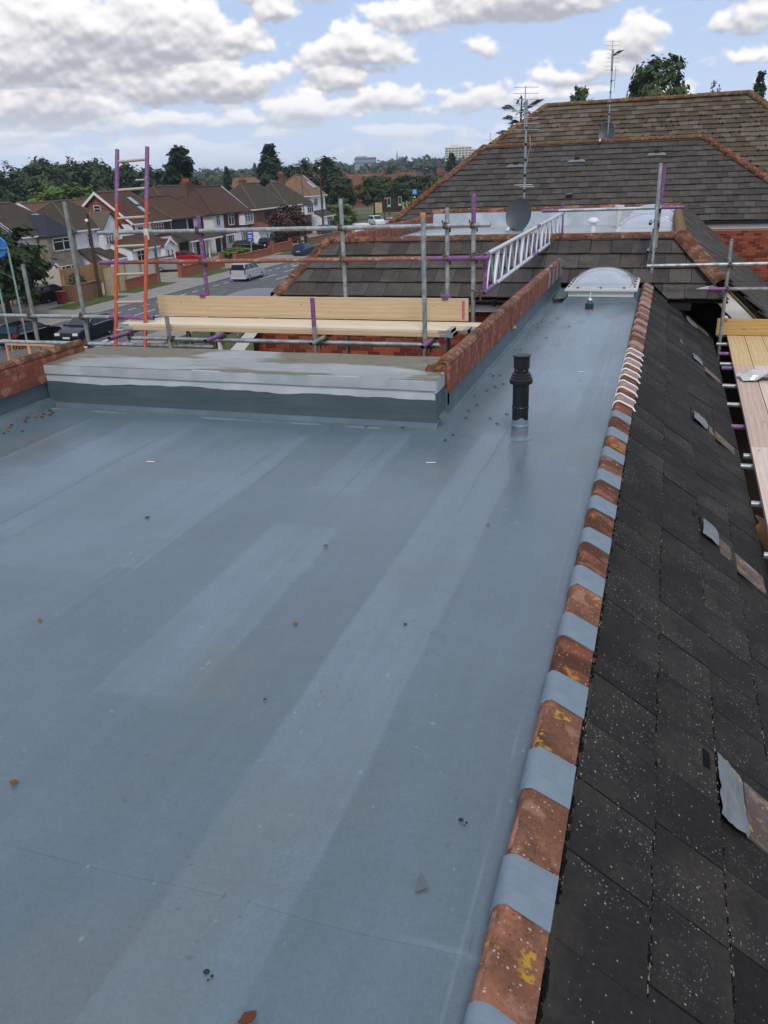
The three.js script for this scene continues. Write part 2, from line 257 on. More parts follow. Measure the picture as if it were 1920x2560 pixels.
// ---------------------------------------------------------------- the flat roof we look over
const felt = (() => {
  // coats of paint rolled on in lanes: x from, x to, z far, z near, how much lighter
  const lanes = [[-1.11, -0.76, -5.55, -0.2, 0.75], [-0.76, -0.62, -2.2, -1.3, -0.12], [-1.88, -1.50, -3.7, -2.1, 0.62], [-1.90, -1.58, -5.42, -4.2, 0.6], [-2.42, -1.9, -3.9, -2.3, -0.05], [-3.2, -2.42, -5.3, -2.9, 0.42],
    [-2.42, -2.30, -5.2, -3.0, 0.6], [-3.85, -3.2, -5.35, -3.2, 0.66], [-4.9, -3.85, -4.2, -2.6, 0.6], [-2.5, -1.6, -1.35, 3, 0.22], [-1.66, -1.25, -1.37, -0.3, -0.18], [-3.6, -2.5, -2.6, -1.0, 0.16], [-4.9, -3.6, -2.6, 3, 0.3], [-2.6, -1.5, -4.3, -3.75, 0.16], [-0.62, -0.32, -5.5, -3.6, 0.2], [-1.5, -1.11, -3.0, -1.9, -0.06]];
  const X0 = -4.95, X1 = -0.2, Z0 = -5.8, Z1 = 3, n = 2048;
  const wob = (x, z, s) => (fbm(x * 3 + s, z * 3, 800 + s, 3) - 0.5) * 0.07;
  const col = (x, z) => {
    let t = 0.28 + (fbm(x * 2.2, z * 2.2, 810, 4) - 0.5) * 0.26;
    lanes.forEach(([a, b, c, d, k], i) => { if (x < a - 0.06 || x > b + 0.06 || z < c - 0.25 || z > d + 0.25) return; const xx = x + wob(x, z, i) * 0.45, zz = z + wob(z, x, i + 30); const e = 0.02 + 0.12 * h2(i, 3, 1), f = sst(a - 0.012, a + 0.012, xx) * sst(b + 0.012, b - 0.012, xx) * sst(c - e, c + e, zz) * sst(d + e, d - e, zz); t += f * k * (0.5 + 0.5 * fbm(x * 9, z * 1.2, 820 + i, 3)) * 0.54; });
    t += (vn(x * 34, z * 1.6, 830) - 0.5) * 0.09 + (fbm(x * 5, z * 26, 835, 2) - 0.5) * 0.07 + (fbm(x * 14, z * 14, 838, 3) - 0.5) * 0.10;      // brush and roller marks
    let c = mix3([84, 98, 105], [117, 135, 146], Math.min(1.1, Math.max(-0.1, t)));
    const lap = Math.abs(x + 0.32) > 0.03 ? 0 : Math.exp(-(((x + 0.32) / 0.004) ** 2)) * sst(0.2, 0.6, fbm(z * 5, 1, 3, 3)); c = mix3(c, [138, 152, 158], lap * 0.3);
    const lz = Math.abs(z + 5.5) > 0.08 || x > -1.47 ? 0 : Math.exp(-(((z + 5.50 + wob(x, 0, 9) * 0.3) / 0.014) ** 2)) * sst(0.35, 0.6, fbm(x * 4, 2, 5, 4)); c = mix3(c, [172, 184, 190], lz * 0.6);
    const cl = Math.abs(z + 1.385) > 0.08 ? 0 : Math.exp(-(((z + 1.385 + wob(x, 0, 12) * 0.4) / 0.012) ** 2)) * sst(0.3, 0.7, fbm(x * 3, 4, 8, 3)); c = mix3(c, [134, 148, 154], cl * 0.35);
    const dirt = sst(0.60, 0.78, fbm(x * 2.1, z * 2.1, 850, 5)); c = mix3(c, [104, 108, 106], dirt * 0.4);
    c = mix3(c, [72, 80, 85], 0.6 * sst(0.84, 0.9, fbm(x * 42, z * 42, 860, 2)) * sst(0.5, 0.7, fbm(x * 3, z * 3, 861, 2)));
    c = mix3(c, [160, 170, 176], 0.5 * sst(0.89, 0.94, fbm(x * 38, z * 30, 866, 2)));
    return c.map((q) => q * (0.955 + 0.09 * vn(x * 190, z * 190, 868)));
  };
  const map = tex(1024, (u, v) => col(X0 + u * (X1 - X0), Z0 + v * (Z1 - Z0)), 1, true, 1600);
  // felt laps, blisters and creases as fine relief
  const rel = (x, z) => {
    let b = 0.42 + (fbm(x * 1.3, z * 1.3, 870, 4) - 0.5) * 0.34 + (fbm(x * 60, z * 60, 871, 2) - 0.5) * 0.05;
    for (const l of [-0.95, -1.7, -2.42, -3.4, -4.3]) { if (x < l - 0.05 || x > l + 0.22) continue; const q = x + wob(x, z, 50) * 0.35 - l; b += 0.15 * sst(-0.004, 0.004, q) * sst(0.16, 0.02, q); b += 0.10 * Math.exp(-(((q - 0.10) / 0.012) ** 2)) * sst(0.45, 0.62, fbm(z * 2.2, l, 880, 3)); }
    for (const [l, a, c] of [[-1.70, -3.55, -2.75], [-1.62, -3.5, -2.8], [-2.25, -4.6, -3.9], [-1.02, -2.9, -2.2]]) if (Math.abs(x - l) < 0.06) b += 0.32 * Math.exp(-(((x - l + wob(z, x, 60) * 0.2) / 0.011) ** 2)) * sst(a - 0.1, a + 0.1, z) * sst(c + 0.1, c - 0.1, z);
    return b;
  };
  const bump = tex(800, gray((u, v) => rel(X0 + u * (X1 - X0), Z0 + v * (Z1 - Z0))), 1, false);
  return { mat: M(0xffffff, 0.46, { map, bumpMap: bump, bumpScale: 0.011, roughnessMap: tex(512, gray((u, v) => 0.72 + 0.5 * (pf(u, v, 10, 890, 5) - 0.5)), 1, false) }), X0, X1, Z0, Z1, col, wob };
})();
// the strip carries on to the rooflight
const stripMat = (() => {
  const X0 = -1.6, X1 = -0.1, Z0 = -13.2, Z1 = -5.5;
  const col = (x, z) => {
    let t = 0.55 + (fbm(x * 1.2, z * 0.9, 905, 4) - 0.5) * 0.7 + (vn(x * 30, z * 2, 906) - 0.5) * 0.07;
    t += 0.26 * sst(-0.95, -0.92, x + felt.wob(x, z, 3)) * sst(-0.50, -0.53, x) - 0.2 * sst(-1.08, -1.14, x) + 0.14 * sst(-8.4, -8.6, z) + 0.12 * sst(-7.0, -7.02, z) * sst(-7.6, -7.58, z);
    let c = mix3([92, 106, 113], [120, 137, 149], Math.min(1.1, Math.max(0, t)));
    for (const l of [-1.06, -0.98, -0.42, -0.36]) if (Math.abs(x - l) < 0.03) c = mix3(c, [156, 166, 172], 0.3 * Math.exp(-(((x - l) / 0.007) ** 2)) * sst(0.35, 0.7, fbm(z * 3, l * 9, 7, 3)));
    c = mix3(c, [100, 102, 100], 0.5 * sst(0.60, 0.75, fbm(x * 3, z * 1.3, 915, 4)));
    c = mix3(c, [70, 76, 80], 0.6 * sst(0.80, 0.87, fbm(x * 30, z * 30, 917, 2))); return z > -6.9 ? mix3(felt.col(x, z), c, sst(-5.75, -6.8, z)) : c;
  };
  const map = tex(320, (u, v) => col(X0 + u * (X1 - X0), Z0 + v * (Z1 - Z0)), 1, true, 1400);
  return { mat: M(0xffffff, 0.46, { map, bumpMap: grainTex, bumpScale: 0.0004, roughnessMap: felt.mat.roughnessMap }), X0, X1, Z0, Z1 };
})();
function sheet(x0, x1, z0, z1, y, box, nx = 24, nz = 24, wav = 0.004) {
  const g = new THREE.PlaneGeometry(x1 - x0, z1 - z0, nx, nz).rotateX(-Math.PI / 2).translate((x0 + x1) / 2, y, (z0 + z1) / 2), p = g.attributes.position, uv = g.attributes.uv;
  for (let i = 0; i < p.count; i++) { p.setY(i, y + (fbm(p.getX(i) * 1.1, p.getZ(i) * 1.1, 77, 3) - 0.5) * 2 * wav); uv.setXY(i, (p.getX(i) - box.X0) / (box.X1 - box.X0), (p.getZ(i) - box.Z0) / (box.Z1 - box.Z0)); }
  g.computeVertexNormals(); g.userData.ready = true; return g;
}
const flatRoof = struct('flat_roof');
obj('membrane', sheet(-4.9, -0.2, -5.66, 3, 0, felt, 60, 100), felt.mat, flatRoof);
obj('membrane', sheet(-1.5, -0.2, -13.1, -5.66, 0, stripMat, 16, 80), stripMat.mat, flatRoof);
for (const [l, w] of [[-0.95, 0.10], [-1.70, 0.11], [-2.42, 0.10], [-3.40, 0.12], [-4.30, 0.10]]) {   // felt laps stand a little proud
  const g = sheet(l, l + w, -5.56, 3, 0.0035, felt, 4, 160, 0.004), p = g.attributes.position; for (let i = 0; i < p.count; i++) { const k = i % 5; p.setY(i, p.getY(i) - 0.0018); p.setX(i, p.getX(i) + (k === 0 ? 0.012 * (fbm(p.getZ(i) * 2.5, l, 71, 3) - 0.5) : 0)); if (k === 4) p.setY(i, p.getY(i) - 0.005); if (k === 0) p.setY(i, p.getY(i) - 0.0018); } g.computeVertexNormals(); obj('felt_lap', g, felt.mat, flatRoof);
}
{ const g = sheet(-4.85, -0.3, -1.46, -1.375, 0.0038, felt, 120, 3, 0.004), p = g.attributes.position; for (let i = 0; i < p.count; i++) { const k = Math.floor(i / 121); if (k === 3) { p.setZ(i, p.getZ(i) + 0.02 * (fbm(p.getX(i) * 3, 4, 72, 3) - 0.5)); p.setY(i, p.getY(i) - 0.0032); } else p.setY(i, p.getY(i) - (k === 0 ? 0.005 : 0.0016)); } g.computeVertexNormals(); obj('felt_lap', g, felt.mat, flatRoof); }
obj('deck', [bx(-4.9, -0.2, -0.3, -0.012, -5.7, 3), bx(-1.5, -0.2, -0.3, -0.012, -13.1, -5.7)], underlay, flatRoof);
obj('angle_fillet', [profile([[-1.5, 0], [-1.425, 0], [-1.46, 0.07], [-1.5, 0.075]], -13.1, -5.66)], darkPaint, flatRoof);
obj('angle_fillet', [new THREE.ExtrudeGeometry(new THREE.Shape([[5.565, 0], [5.63, 0], [5.63, 0.05], [5.60, 0.035]].map(([a, b]) => new THREE.Vector2(a, b))), { depth: 3.405, bevelEnabled: false }).rotateY(Math.PI / 2).translate(-4.86, 0, 0)], darkPaint, flatRoof);
obj('angle_fillet', profile([[-4.9, 0], [-4.78, 0], [-4.83, 0.06], [-4.9, 0.07]], -5.6, 3), darkPaint, flatRoof);
obj('lap_strip', [bx(-0.262, -0.2, 0.0, 0.012, -13, 3)], darkPaint, flatRoof);
// body of the building below
const brickTexFor = (a, b, mo, s) => tex(512, (u, v) => {           // only where bricks are too far to be told apart
  const R = 8, y = v * R, k = Math.floor(y), x = u * 4 + (k % 2) * 0.5, fx = x - Math.floor(x), fy = y - k;
  const c = mix3(a, b, h2(Math.floor(x) % 4, k, s)); return (fx < 0.05 || fy < 0.14 ? mo : c).map((q) => q * (0.88 + 0.24 * pf(u, v, 40, s, 2)));
}, [0.9, 0.6]);
const brickDark = M(0xffffff, 0.92, { map: brickTexFor([126, 62, 46], [148, 80, 60], [150, 134, 120], 41) });
const ownWalls = thing('brick_building', 'brick walls of the building under the grey flat roof', 'building');
obj('wall', [bx(-4.95, 0.3, GY, -0.76, -5.9, 3.2), bx(-1.9, 0.3, GY, -0.76, -13.2, -5.9)], brickDark, ownWalls);
obj('soffit', [bx(0.3, 0.74, -0.80, -0.785, -13.2, 3.2)], M(0x2b2622, 0.9), ownWalls); obj('gutter', [bx(0.74, 0.82, -0.86, -0.79, -13.0, 3.2)], gutterBlack, ownWalls);

// right-hand slope: dark concrete tiles falling away from the ridge
const A0 = THREE.MathUtils.degToRad(39.5), cA = Math.cos(A0), sA = Math.sin(A0);
const slopeR = struct('tiled_roof');
const sp = (L, n = 0) => [-0.12 + L * cA + n * sA, 0.03 - L * sA + n * cA];              // point on the slope L metres below the ridge tiles
{
  const [ex, ey] = sp(1.18, -0.032);
  const holes = { '2_15': 1 };
  tileSlope(slopeR, [ex, ey, 1.49], [0, 0, -1], [-cA, sA, 0], [[0, 0], [15.4, 0], [15.4, 1.185], [0, 1.185]], { mats: [slateA, slateA, slateB, slateC], phase: [0.05, 0.17, 0.11, 0.02, 0.15], seed: 11, jit: 1.2, skip: (u, k) => false });
  // tingles: grey lead patches where tiles were replaced, and a few paler tiles
  const onSlope = (L0, L1, z0, z1, n, t) => { const P = (L, z) => { const [x, y] = sp(L, n); return [x, y, z]; }; return slab([P(L1, z0), P(L1, z1), P(L0, z1), P(L0, z0)], t); };
  const skew = (L0, L1, z0, z1, cut, n, t) => { const P = (L, z) => { const [x, y] = sp(L, n); return [x, y, z]; }; return slab([P(L1, z0 - cut), P(L1, z1), P(L0 + 0.02, z1), P(L0, z1 + 0.02 * Math.sign(z1 - z0) * -1), P(L0, z0), P(L0 + 0.05, z0 - cut * 0.4)], t); };
  for (const [a, b, c, d, k] of [[0.60, 0.725, -2.42, -2.75, 0.0], [0.63, 0.755, -4.9, -5.15, 0.0], [0.64, 0.80, -7.45, -7.72, 0], [0.72, 0.86, -10.17, -10.5, 0], [0.66, 0.88, -12.6, -13.0, 0]]) {
    const P = new THREE.PlaneGeometry(1, 1, 12, 16), q = P.attributes.position; for (let i = 0; i < q.count; i++) { const u = q.getX(i) + 0.5, v = q.getY(i) + 0.5, ed = Math.abs(u - 0.5) > 0.49 || Math.abs(v - 0.5) > 0.49 ? 1 : 0, cor = v > 0.85 && u > 0.5 ? (v - 0.85) * (u - 0.5) * 1.8 : 0, L = a + (b - a) * (u - cor) + ed * 0.012 * (vn(v * 9, a * 50, 31) - 0.5), z = c + (d - c) * (v - cor * 0.3) + ed * 0.018 * (vn(u * 7, c * 9, 32) - 0.5), [x, y] = sp(L, 0.022 + 0.018 * fbm(u * 3 + c, v * 4, 33, 3) + 0.01 * Math.max(0, vn(u * 5, v * 6, 34) - 0.6)); q.setXYZ(i, x, y, z); } P.computeVertexNormals(); obj('lead_patch', P, lead, slopeR); }
  const pale = M(0xffffff, 0.9, { map: clayTex([110, 100, 92], [92, 84, 78], 0.6, 1.6, 680, 0.8) });
  for (const [a, b, c, d] of [[0.735, 0.87, -2.44, -2.73], [0.765, 0.89, -4.84, -5.06], [0.90, 1.13, -4.8, -5.04], [0.82, 1.12, -7.45, -7.66], [0.86, 1.15, -10.1, -10.3], [0.52, 0.6, -10.5, -10.72], [0.9, 1.1, -12.9, -13.15]]) obj('replacement_tile', onSlope(a, b, c, d, 0.025, 0.008), pale, slopeR);
  const brk = M(0x0c0c0c, 0.95); for (const [a, b, c, d] of [[0.53, 0.6, -2.72, -2.62], [0.55, 0.62, -5.14, -5.05], [0.58, 0.63, -13.1, -13.0], [0.57, 0.62, -7.75, -7.68]]) obj('broken_corner', onSlope(a, b, c, d, 0.022, 0.003), brk, slopeR);
}
{ // moss crumbs along tile edges and ridge; near-black ones also paint the shade line
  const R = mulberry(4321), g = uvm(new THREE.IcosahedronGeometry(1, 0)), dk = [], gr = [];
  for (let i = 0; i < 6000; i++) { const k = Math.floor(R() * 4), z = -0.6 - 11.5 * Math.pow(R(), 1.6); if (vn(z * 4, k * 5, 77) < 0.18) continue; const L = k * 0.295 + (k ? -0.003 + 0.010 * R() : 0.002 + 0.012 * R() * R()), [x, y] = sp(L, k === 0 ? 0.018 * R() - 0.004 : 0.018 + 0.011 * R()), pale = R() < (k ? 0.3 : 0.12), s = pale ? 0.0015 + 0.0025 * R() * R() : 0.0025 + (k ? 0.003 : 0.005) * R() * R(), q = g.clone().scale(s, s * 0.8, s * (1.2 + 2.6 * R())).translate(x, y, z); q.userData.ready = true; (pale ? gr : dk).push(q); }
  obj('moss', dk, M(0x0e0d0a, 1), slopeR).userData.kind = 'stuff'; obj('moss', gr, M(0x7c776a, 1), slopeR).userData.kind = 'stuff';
}
// the ridge: clay mono-ridge tiles, joints under painted bands, then fresh sealant, then bare mortar
{
  const out = [[-0.264, -0.01], [-0.262, 0.045], [-0.256, 0.074], [-0.243, 0.088], [-0.226, 0.091], [-0.208, 0.084], [-0.118, 0.036]];
  const prof = (o) => { const q = out.map(([x, y], i) => { const a = out[Math.max(0, i - 1)], b = out[Math.min(out.length - 1, i + 1)], dx = b[0] - a[0], dy = b[1] - a[1], l = Math.hypot(dx, dy); return [[x - (dy / l) * o, y + (dx / l) * o], [x + (dy / l) * 0.013, y - (dx / l) * 0.013]]; }); return [...q.map((k) => k[0]), ...q.map((k) => k[1]).reverse()]; };
  const smooth = (g) => uvm(toCreasedNormals(g, 0.75));
  const RT = mulberry(2024), tiles = [...Array(12)].map(() => { const g = smooth(profile(prof(0), -0.214, 0.214)), uv = g.attributes.uv, du = RT() * 5, dv = RT() * 5, fl = RT() < 0.5 ? -1 : 1; for (let k = 0; k < uv.count; k++) uv.setXY(k, uv.getX(k) + du, uv.getY(k) * fl + dv); return g; });
  const ragged = (g, s, amp) => { const p = g.attributes.position; for (let i = 0; i < p.count; i++) { const z = p.getZ(i); p.setZ(i, z + Math.sign(z) * amp * (vn(p.getX(i) * 60 + s * 7, p.getY(i) * 60 + Math.sign(z) * 5 + 20, s) - 0.5)); } return g; };
  const bands = [1, 2, 3, 4, 5].map((s) => smooth(ragged(profile(prof(0.003 + 0.0006 * s), -0.086, 0.086), s, 0.026))), morts = [1, 2, 3, 4].map((s) => smooth(ragged(profile(prof(0.003 + 0.0012 * s), -0.105, 0.105), s + 9, 0.035))), R = mulberry(99);
  for (let k = -4; k < 27; k++) {
    const z = -1.99 - 0.434 * k, far = Math.max(0, k - 14), mid = z + 0.217;
    const bend = (zz) => 0.004 * Math.max(0, -zz - 4.5);              // the far end wanders a little to the right
    const t = new THREE.Mesh(tiles[(k + 4) % 12], R() < 0.6 ? clay : clayB); t.name = 'ridge_tile'; t.position.set(bend(mid) + (R() - 0.5) * 0.004, (R() - 0.5) * 0.005 + (far ? 0.006 * Math.sin(k * 1.7) : 0), mid); t.rotation.x = far ? 0.02 : 0.004 * (R() - 0.5); slopeR.add(t);
    const j = new THREE.Mesh(z > -6.1 ? bands[(k + 8) % 5] : morts[(k + 8) % 4], z > -6.1 ? bandPaint : mortar); j.name = z > -6.1 ? 'painted_band' : 'mortar_joint'; j.position.set(bend(z), 0, z); j.scale.z = z > -6.1 ? 0.95 + 0.1 * R() : 0.85 + 0.2 * R(); slopeR.add(j);
    if (z < -6.1 && z > -8.4) for (const s of [-1, 1]) {              // beads of white sealant either side of the joint
      const pts = [[-0.266, 0.03], ...out.slice(2), [-0.115, 0.03], [-0.11 + 0.012 * R(), 0.02]].map(([x, y], i) => [x + bend(z) + (i < 2 ? -0.002 : 0.002), y + 0.006, z + s * 0.112 + (R() - 0.5) * 0.012 + (i > 6 ? 0.02 * R() : 0)]);
      obj('sealant_bead', hose(pts, 0.007, 24, 6), sealant, slopeR);
    }
  }
  obj('mortar_bed', [profile([[-0.25, -0.01], [-0.12, -0.01], [-0.105, 0.024], [-0.13, 0.03], [-0.22, 0.07], [-0.25, 0.06]], -13.6, 1.4)], M(0x3a3630, 0.95), slopeR);
}
// ---------------------------------------------------------------- kerbs round the flat roof
const monoTiles = (() => {                                            // tall inner leg, rolled top, short outer leg; inner face at x = 0 looking to +x
  const out = [[0, 0.20], [0.002, 0.385], [-0.006, 0.42], [-0.026, 0.445], [-0.05, 0.450], [-0.075, 0.438], [-0.20, 0.345]];
  const inn = [[-0.212, 0.325], [-0.08, 0.418], [-0.05, 0.428], [-0.03, 0.422], [-0.018, 0.40], [-0.016, 0.20]];
  return [0, 1, 2, 3].map((i) => { const g = uvm(profile([...out, ...inn], -0.2165, 0.2165)), uv = g.attributes.uv; for (let k = 0; k < uv.count; k++) uv.setXY(k, uv.getX(k) + i * 0.43, uv.getY(k) + i * 0.29); return g; });
})();
const rollTop = [0, 1, 2].map((i) => { const g = rollGeo(0.431, 0.052, 80, 8), uv = g.attributes.uv; for (let k = 0; k < uv.count; k++) uv.setXY(k, uv.getX(k) + i * 0.53, uv.getY(k) + i * 0.29); return g; });
function monoRun(parent, x, z0, z1, s, bandsFrom) {
  const n = Math.round((z0 - z1) / 0.438), R = mulberry(s);
  for (let i = 0; i < n; i++) {
    const z = z0 - 0.438 * (i + 0.5), t = new THREE.Mesh(monoTiles[Math.floor(R() * 4)], clayRed); t.name = 'kerb_tile'; t.position.set(x + (R() - 0.5) * 0.006, (R() - 0.5) * 0.008, z); t.rotation.x = (R() - 0.5) * 0.012; parent.add(t);
    const c = new THREE.Mesh(rollTop[Math.floor(R() * 3)], R() < 0.5 ? clayMoss : clay); c.name = 'rolled_top'; c.position.set(x - 0.045, 0.41 + (R() - 0.5) * 0.008, z); parent.add(c);
    if (bandsFrom && z < bandsFrom) { const b = new THREE.Mesh(monoTiles[0], bandPaint); b.name = 'painted_band'; b.scale.z = 0.36; b.position.set(x + 0.004, 0.004, z - 0.219); parent.add(b); }
  }
}
const kerb = thing('tiled_kerb', 'low kerb of red clay tiles with rolled tops beside the narrow roof strip', 'kerb');
monoRun(kerb, -1.425, -5.84, -12.9, 21, -11.2);
obj('upstand', [bx(-1.62, -1.442, -0.3, 0.235, -13.1, -5.845)], darkPaint, kerb);
obj('end_mortar', [new THREE.IcosahedronGeometry(0.055, 2).scale(1.3, 0.7, 0.6).translate(-1.50, 0.385, -5.87), new THREE.IcosahedronGeometry(0.04, 2).scale(1.3, 0.7, 0.8).translate(-1.57, 0.365, -5.88), bx(-1.60, -1.442, 0.1, 0.40, -5.9, -5.846)], clayMoss, kerb);
obj('outer_slope', [slab([[-2.15, -0.20, -6.0], [-1.60, 0.315, -6.0], [-1.60, 0.315, -13.1], [-2.15, -0.20, -13.1]].reverse(), 0.03)], slateB, kerb);
const parapet = thing('tiled_parapet', 'red tiled parapet with brown rolled coping at the far side of the flat roof', 'parapet');
monoRun(parapet, -4.86, 2.6, -6.35, 22);
obj('upstand', [bx(-5.05, -4.877, -0.3, 0.235, -6.35, 3)], darkPaint, parapet);
obj('outer_slope', [slab([[-5.6, -0.16, 3], [-5.04, 0.36, 3], [-5.04, 0.36, -6.35], [-5.6, -0.16, -6.35]].reverse(), 0.03)], slateB, parapet);

// upstand across the front of the roof
const upst = thing('roof_upstand', 'light grey roof upstand with a stained flat top and wavy dark paint line', 'upstand');
{
  const capTex = tex(512, (u, v) => {
    const x = u * 3.6, z = v * 0.9; let c = mix3([130, 132, 128], [172, 175, 174], fbm(x * 2.6, z * 4, 930, 5));
    const al = sst(0.43, 0.57, fbm(x * 1.3 + 2, z * 3.4, 940, 5) + 0.14 * sst(0.55, 0.1, z) - 0.03); c = mix3(c, mix3([104, 90, 58], [88, 80, 58], fbm(x * 9, z * 9, 941, 3)), al * 0.7);
    c = mix3(c, [88, 82, 68], 0.5 * sst(0.62, 0.8, fbm(x * 16, z * 16, 945, 3)) * al);
    return mix3(c, [98, 98, 94], 0.8 * sst(0.60, 0.72, fbm(x * 30, 3, 950, 3)) * Math.exp(-(((z - 0.80) / 0.010) ** 2)));
  }, 1);
  const g = new THREE.PlaneGeometry(3.42, 0.78, 60, 10).rotateX(-Math.PI / 2).translate(-3.17, 0.342, -5.985), p = g.attributes.position, uv = g.attributes.uv;
  for (let i = 0; i < p.count; i++) { uv.setXY(i, (p.getX(i) + 4.9) / 3.6, (p.getZ(i) + 6.4) / 0.9); p.setY(i, 0.352 + (fbm(p.getX(i) * 2, p.getZ(i) * 2, 60, 3) - 0.5) * 0.012); }
  g.computeVertexNormals(); g.userData.ready = true;
  obj('top_sheet', g, M(0xffffff, 0.7, { map: capTex, bumpMap: grainTex, bumpScale: 0.001 }), upst);
  const pale = M(0xffffff, 0.55, { map: softTex([158, 163, 166], [180, 184, 186], 7, 960, 1.6) });
  obj('core', [bx(-4.86, -1.47, -0.3, 0.34, -6.36, -5.62)], pale, upst);
  // edge trim with a wavering lower lip
  const lip = (x) => 0.276 + 0.010 * (fbm(x * 1.7, 3, 970, 3) - 0.5), N = 60, sh = [];
  for (let i = 0; i <= N; i++) { const x = -4.86 + (3.392 * i) / N; sh.push([x, lip(x)]); } for (let i = N; i >= 0; i--) { const x = -4.86 + (3.392 * i) / N; sh.push([x, 0.351 + 0.006 * (fbm(x * 2.4, 9, 971, 3) - 0.5)]); }
  obj('edge_trim', [profile(sh, -5.62, -5.592), bx(-1.485, -1.462, 0.255, 0.352, -6.36, -5.6)], pale, upst);
  obj('pale_panel', [bx(-4.86, -1.468, 0.15, 0.275, -5.622, -5.606)], M(0xffffff, 0.5, { map: softTex([178, 182, 185], [196, 199, 201], 5, 975, 1.4) }), upst);
  const low = []; for (let i = 0; i <= 90; i++) { const x = -4.86 + (3.394 * i) / 90; low.push([x, 0.214 + 0.05 * (fbm(x * 1.15, 5, 980, 3) - 0.5) + 0.02 * (fbm(x * 6, 5, 981, 3) - 0.5) - 0.008 * (x + 4.8) / 3.4]); }
  obj('paint_coat', [profile([[-1.466, -0.01], [-4.86, -0.01], ...low].reverse(), -5.612, -5.598), bx(-1.472, -1.463, -0.01, 0.256, -6.3, -5.6)], upstandPaint, upst);
  obj('wall_below', [bx(-4.86, -1.6, GY, -0.3, -6.36, -5.95)], brickDark, upst);
}

// ---------------------------------------------------------------- vent pipe
{
  const t = thing('vent_pipe', 'black soil vent pipe with stepped collar, grey painted at its foot', 'vent pipe', [-0.838, 0, -5.48]);
  obj('painted_sleeve', [lathe([[0.0, 0.135], [0.0565, 0.135], [0.0572, 0.105], [0.061, 0.100], [0.061, 0.086], [0.0575, 0.08], [0.0575, 0.02], [0.062, 0.008], [0.085, 0.001]], 32)], M(0xffffff, 0.45, { map: softTex([104, 116, 124], [120, 132, 140], 9, 990, 0.4) }), t);
  const wavy = lathe([[0.0572, 0.1], [0.0572, 0.15]], 40), wp = wavy.attributes.position; for (let i = 0; i < wp.count; i++) if (wp.getY(i) > 0.12) { const a = Math.atan2(wp.getX(i), wp.getZ(i)); wp.setY(i, 0.138 + 0.012 * Math.sin(a * 2 + 1) + 0.006 * Math.sin(a * 5)); } obj('paint_edge', wavy, bandPaint, t);
  obj('pipe', [lathe([[0.055, 0.1], [0.055, 0.21], [0.0575, 0.214], [0.0575, 0.224], [0.055, 0.228], [0.055, 0.40]], 32)], blackPlastic, t);
  obj('storm_collar', [lathe([[0.055, 0.385], [0.076, 0.388], [0.079, 0.394], [0.077, 0.418], [0.070, 0.424], [0.069, 0.438], [0.063, 0.442], [0.062, 0.455], [0.052, 0.462]], 36)], blackPlastic, t);
  const cap = obj('cap', [lathe([[0.048, 0.45], [0.048, 0.49], [0.054, 0.495], [0.054, 0.565], [0.061, 0.57], [0.061, 0.578], [0.052, 0.581], [0.0, 0.579]], 32)], blackPlastic, t);
  for (let i = 0; i < 6; i++) { const a = i * Math.PI / 3; obj('rivet', new THREE.SphereGeometry(0.004, 8, 6).translate(0.0485 * Math.cos(a), 0.482, 0.0485 * Math.sin(a)), M(0x8d8d8d, 0.4), cap); }
}
// ---------------------------------------------------------------- domed rooflight
const domeMat = new THREE.MeshPhysicalMaterial({ color: 0xeef1f7, roughness: 0.1, transmission: 0.72, thickness: 0, ior: 1.49, side: THREE.DoubleSide });
function pillow(w, d, h, y0) {
  const n = 28, g = new THREE.PlaneGeometry(w, d, n, n).rotateX(-Math.PI / 2), p = g.attributes.position;
  for (let i = 0; i < p.count; i++) { const a = Math.min(1, Math.abs((2 * p.getX(i)) / w)), b = Math.min(1, Math.abs((2 * p.getZ(i)) / d)); p.setY(i, y0 + h * Math.pow(1 - Math.pow(a, 2.2), 0.62) * Math.pow(1 - Math.pow(b, 2.2), 0.62)); }
  g.computeVertexNormals(); return g;
}
function rooflight(label, pos, w, d, h, kerbH, flare) {
  const t = thing('rooflight', label, 'rooflight', pos), a = w / 2, b = d / 2, f = flare;
  obj('kerb', [slab([[-a - f, 0, b + f], [a + f, 0, b + f], [a - 0.05, kerbH, b - 0.05], [-a + 0.05, kerbH, b - 0.05]], 0.02), slab([[a + f, 0, b + f], [a + f, 0, -b - f], [a - 0.05, kerbH, -b + 0.05], [a - 0.05, kerbH, b - 0.05]], 0.02), slab([[-a - f, 0, -b - f], [-a - f, 0, b + f], [-a + 0.05, kerbH, b - 0.05], [-a + 0.05, kerbH, -b + 0.05]], 0.02), slab([[a + f, 0, -b - f], [-a - f, 0, -b - f], [-a + 0.05, kerbH, -b + 0.05], [a - 0.05, kerbH, -b + 0.05]], 0.02)], darkPaint, t);
  const ring = (o, y0, y1, i) => [bx(-a - o, a + o, y0, y1, b - i, b + o), bx(-a - o, a + o, y0, y1, -b - o, -b + i), bx(-a - o, -a + i, y0, y1, -b + i, b - i), bx(a - i, a + o, y0, y1, -b + i, b - i)];
  obj('skirt', ring(-0.015, kerbH - 0.055, kerbH + 0.035, 0.05), whitePvc, t);
  obj('frame', [...ring(0.03, kerbH + 0.035, kerbH + 0.055, 0.05), ...ring(0.018, kerbH + 0.055, kerbH + 0.07, 0.05)], offWhite, t);
  obj('dome', pillow(w - 0.03, d - 0.03, h, kerbH + 0.071), domeMat, t); obj('inner_dome', pillow(w - 0.14, d - 0.14, h * 0.86, kerbH + 0.06), domeMat, t);
  obj('shaft', [bx(-a + 0.06, a - 0.06, kerbH - 0.35, kerbH - 0.33, -b + 0.06, b - 0.06)], M(0xbfc0be, 0.8), t);
  return t;
}
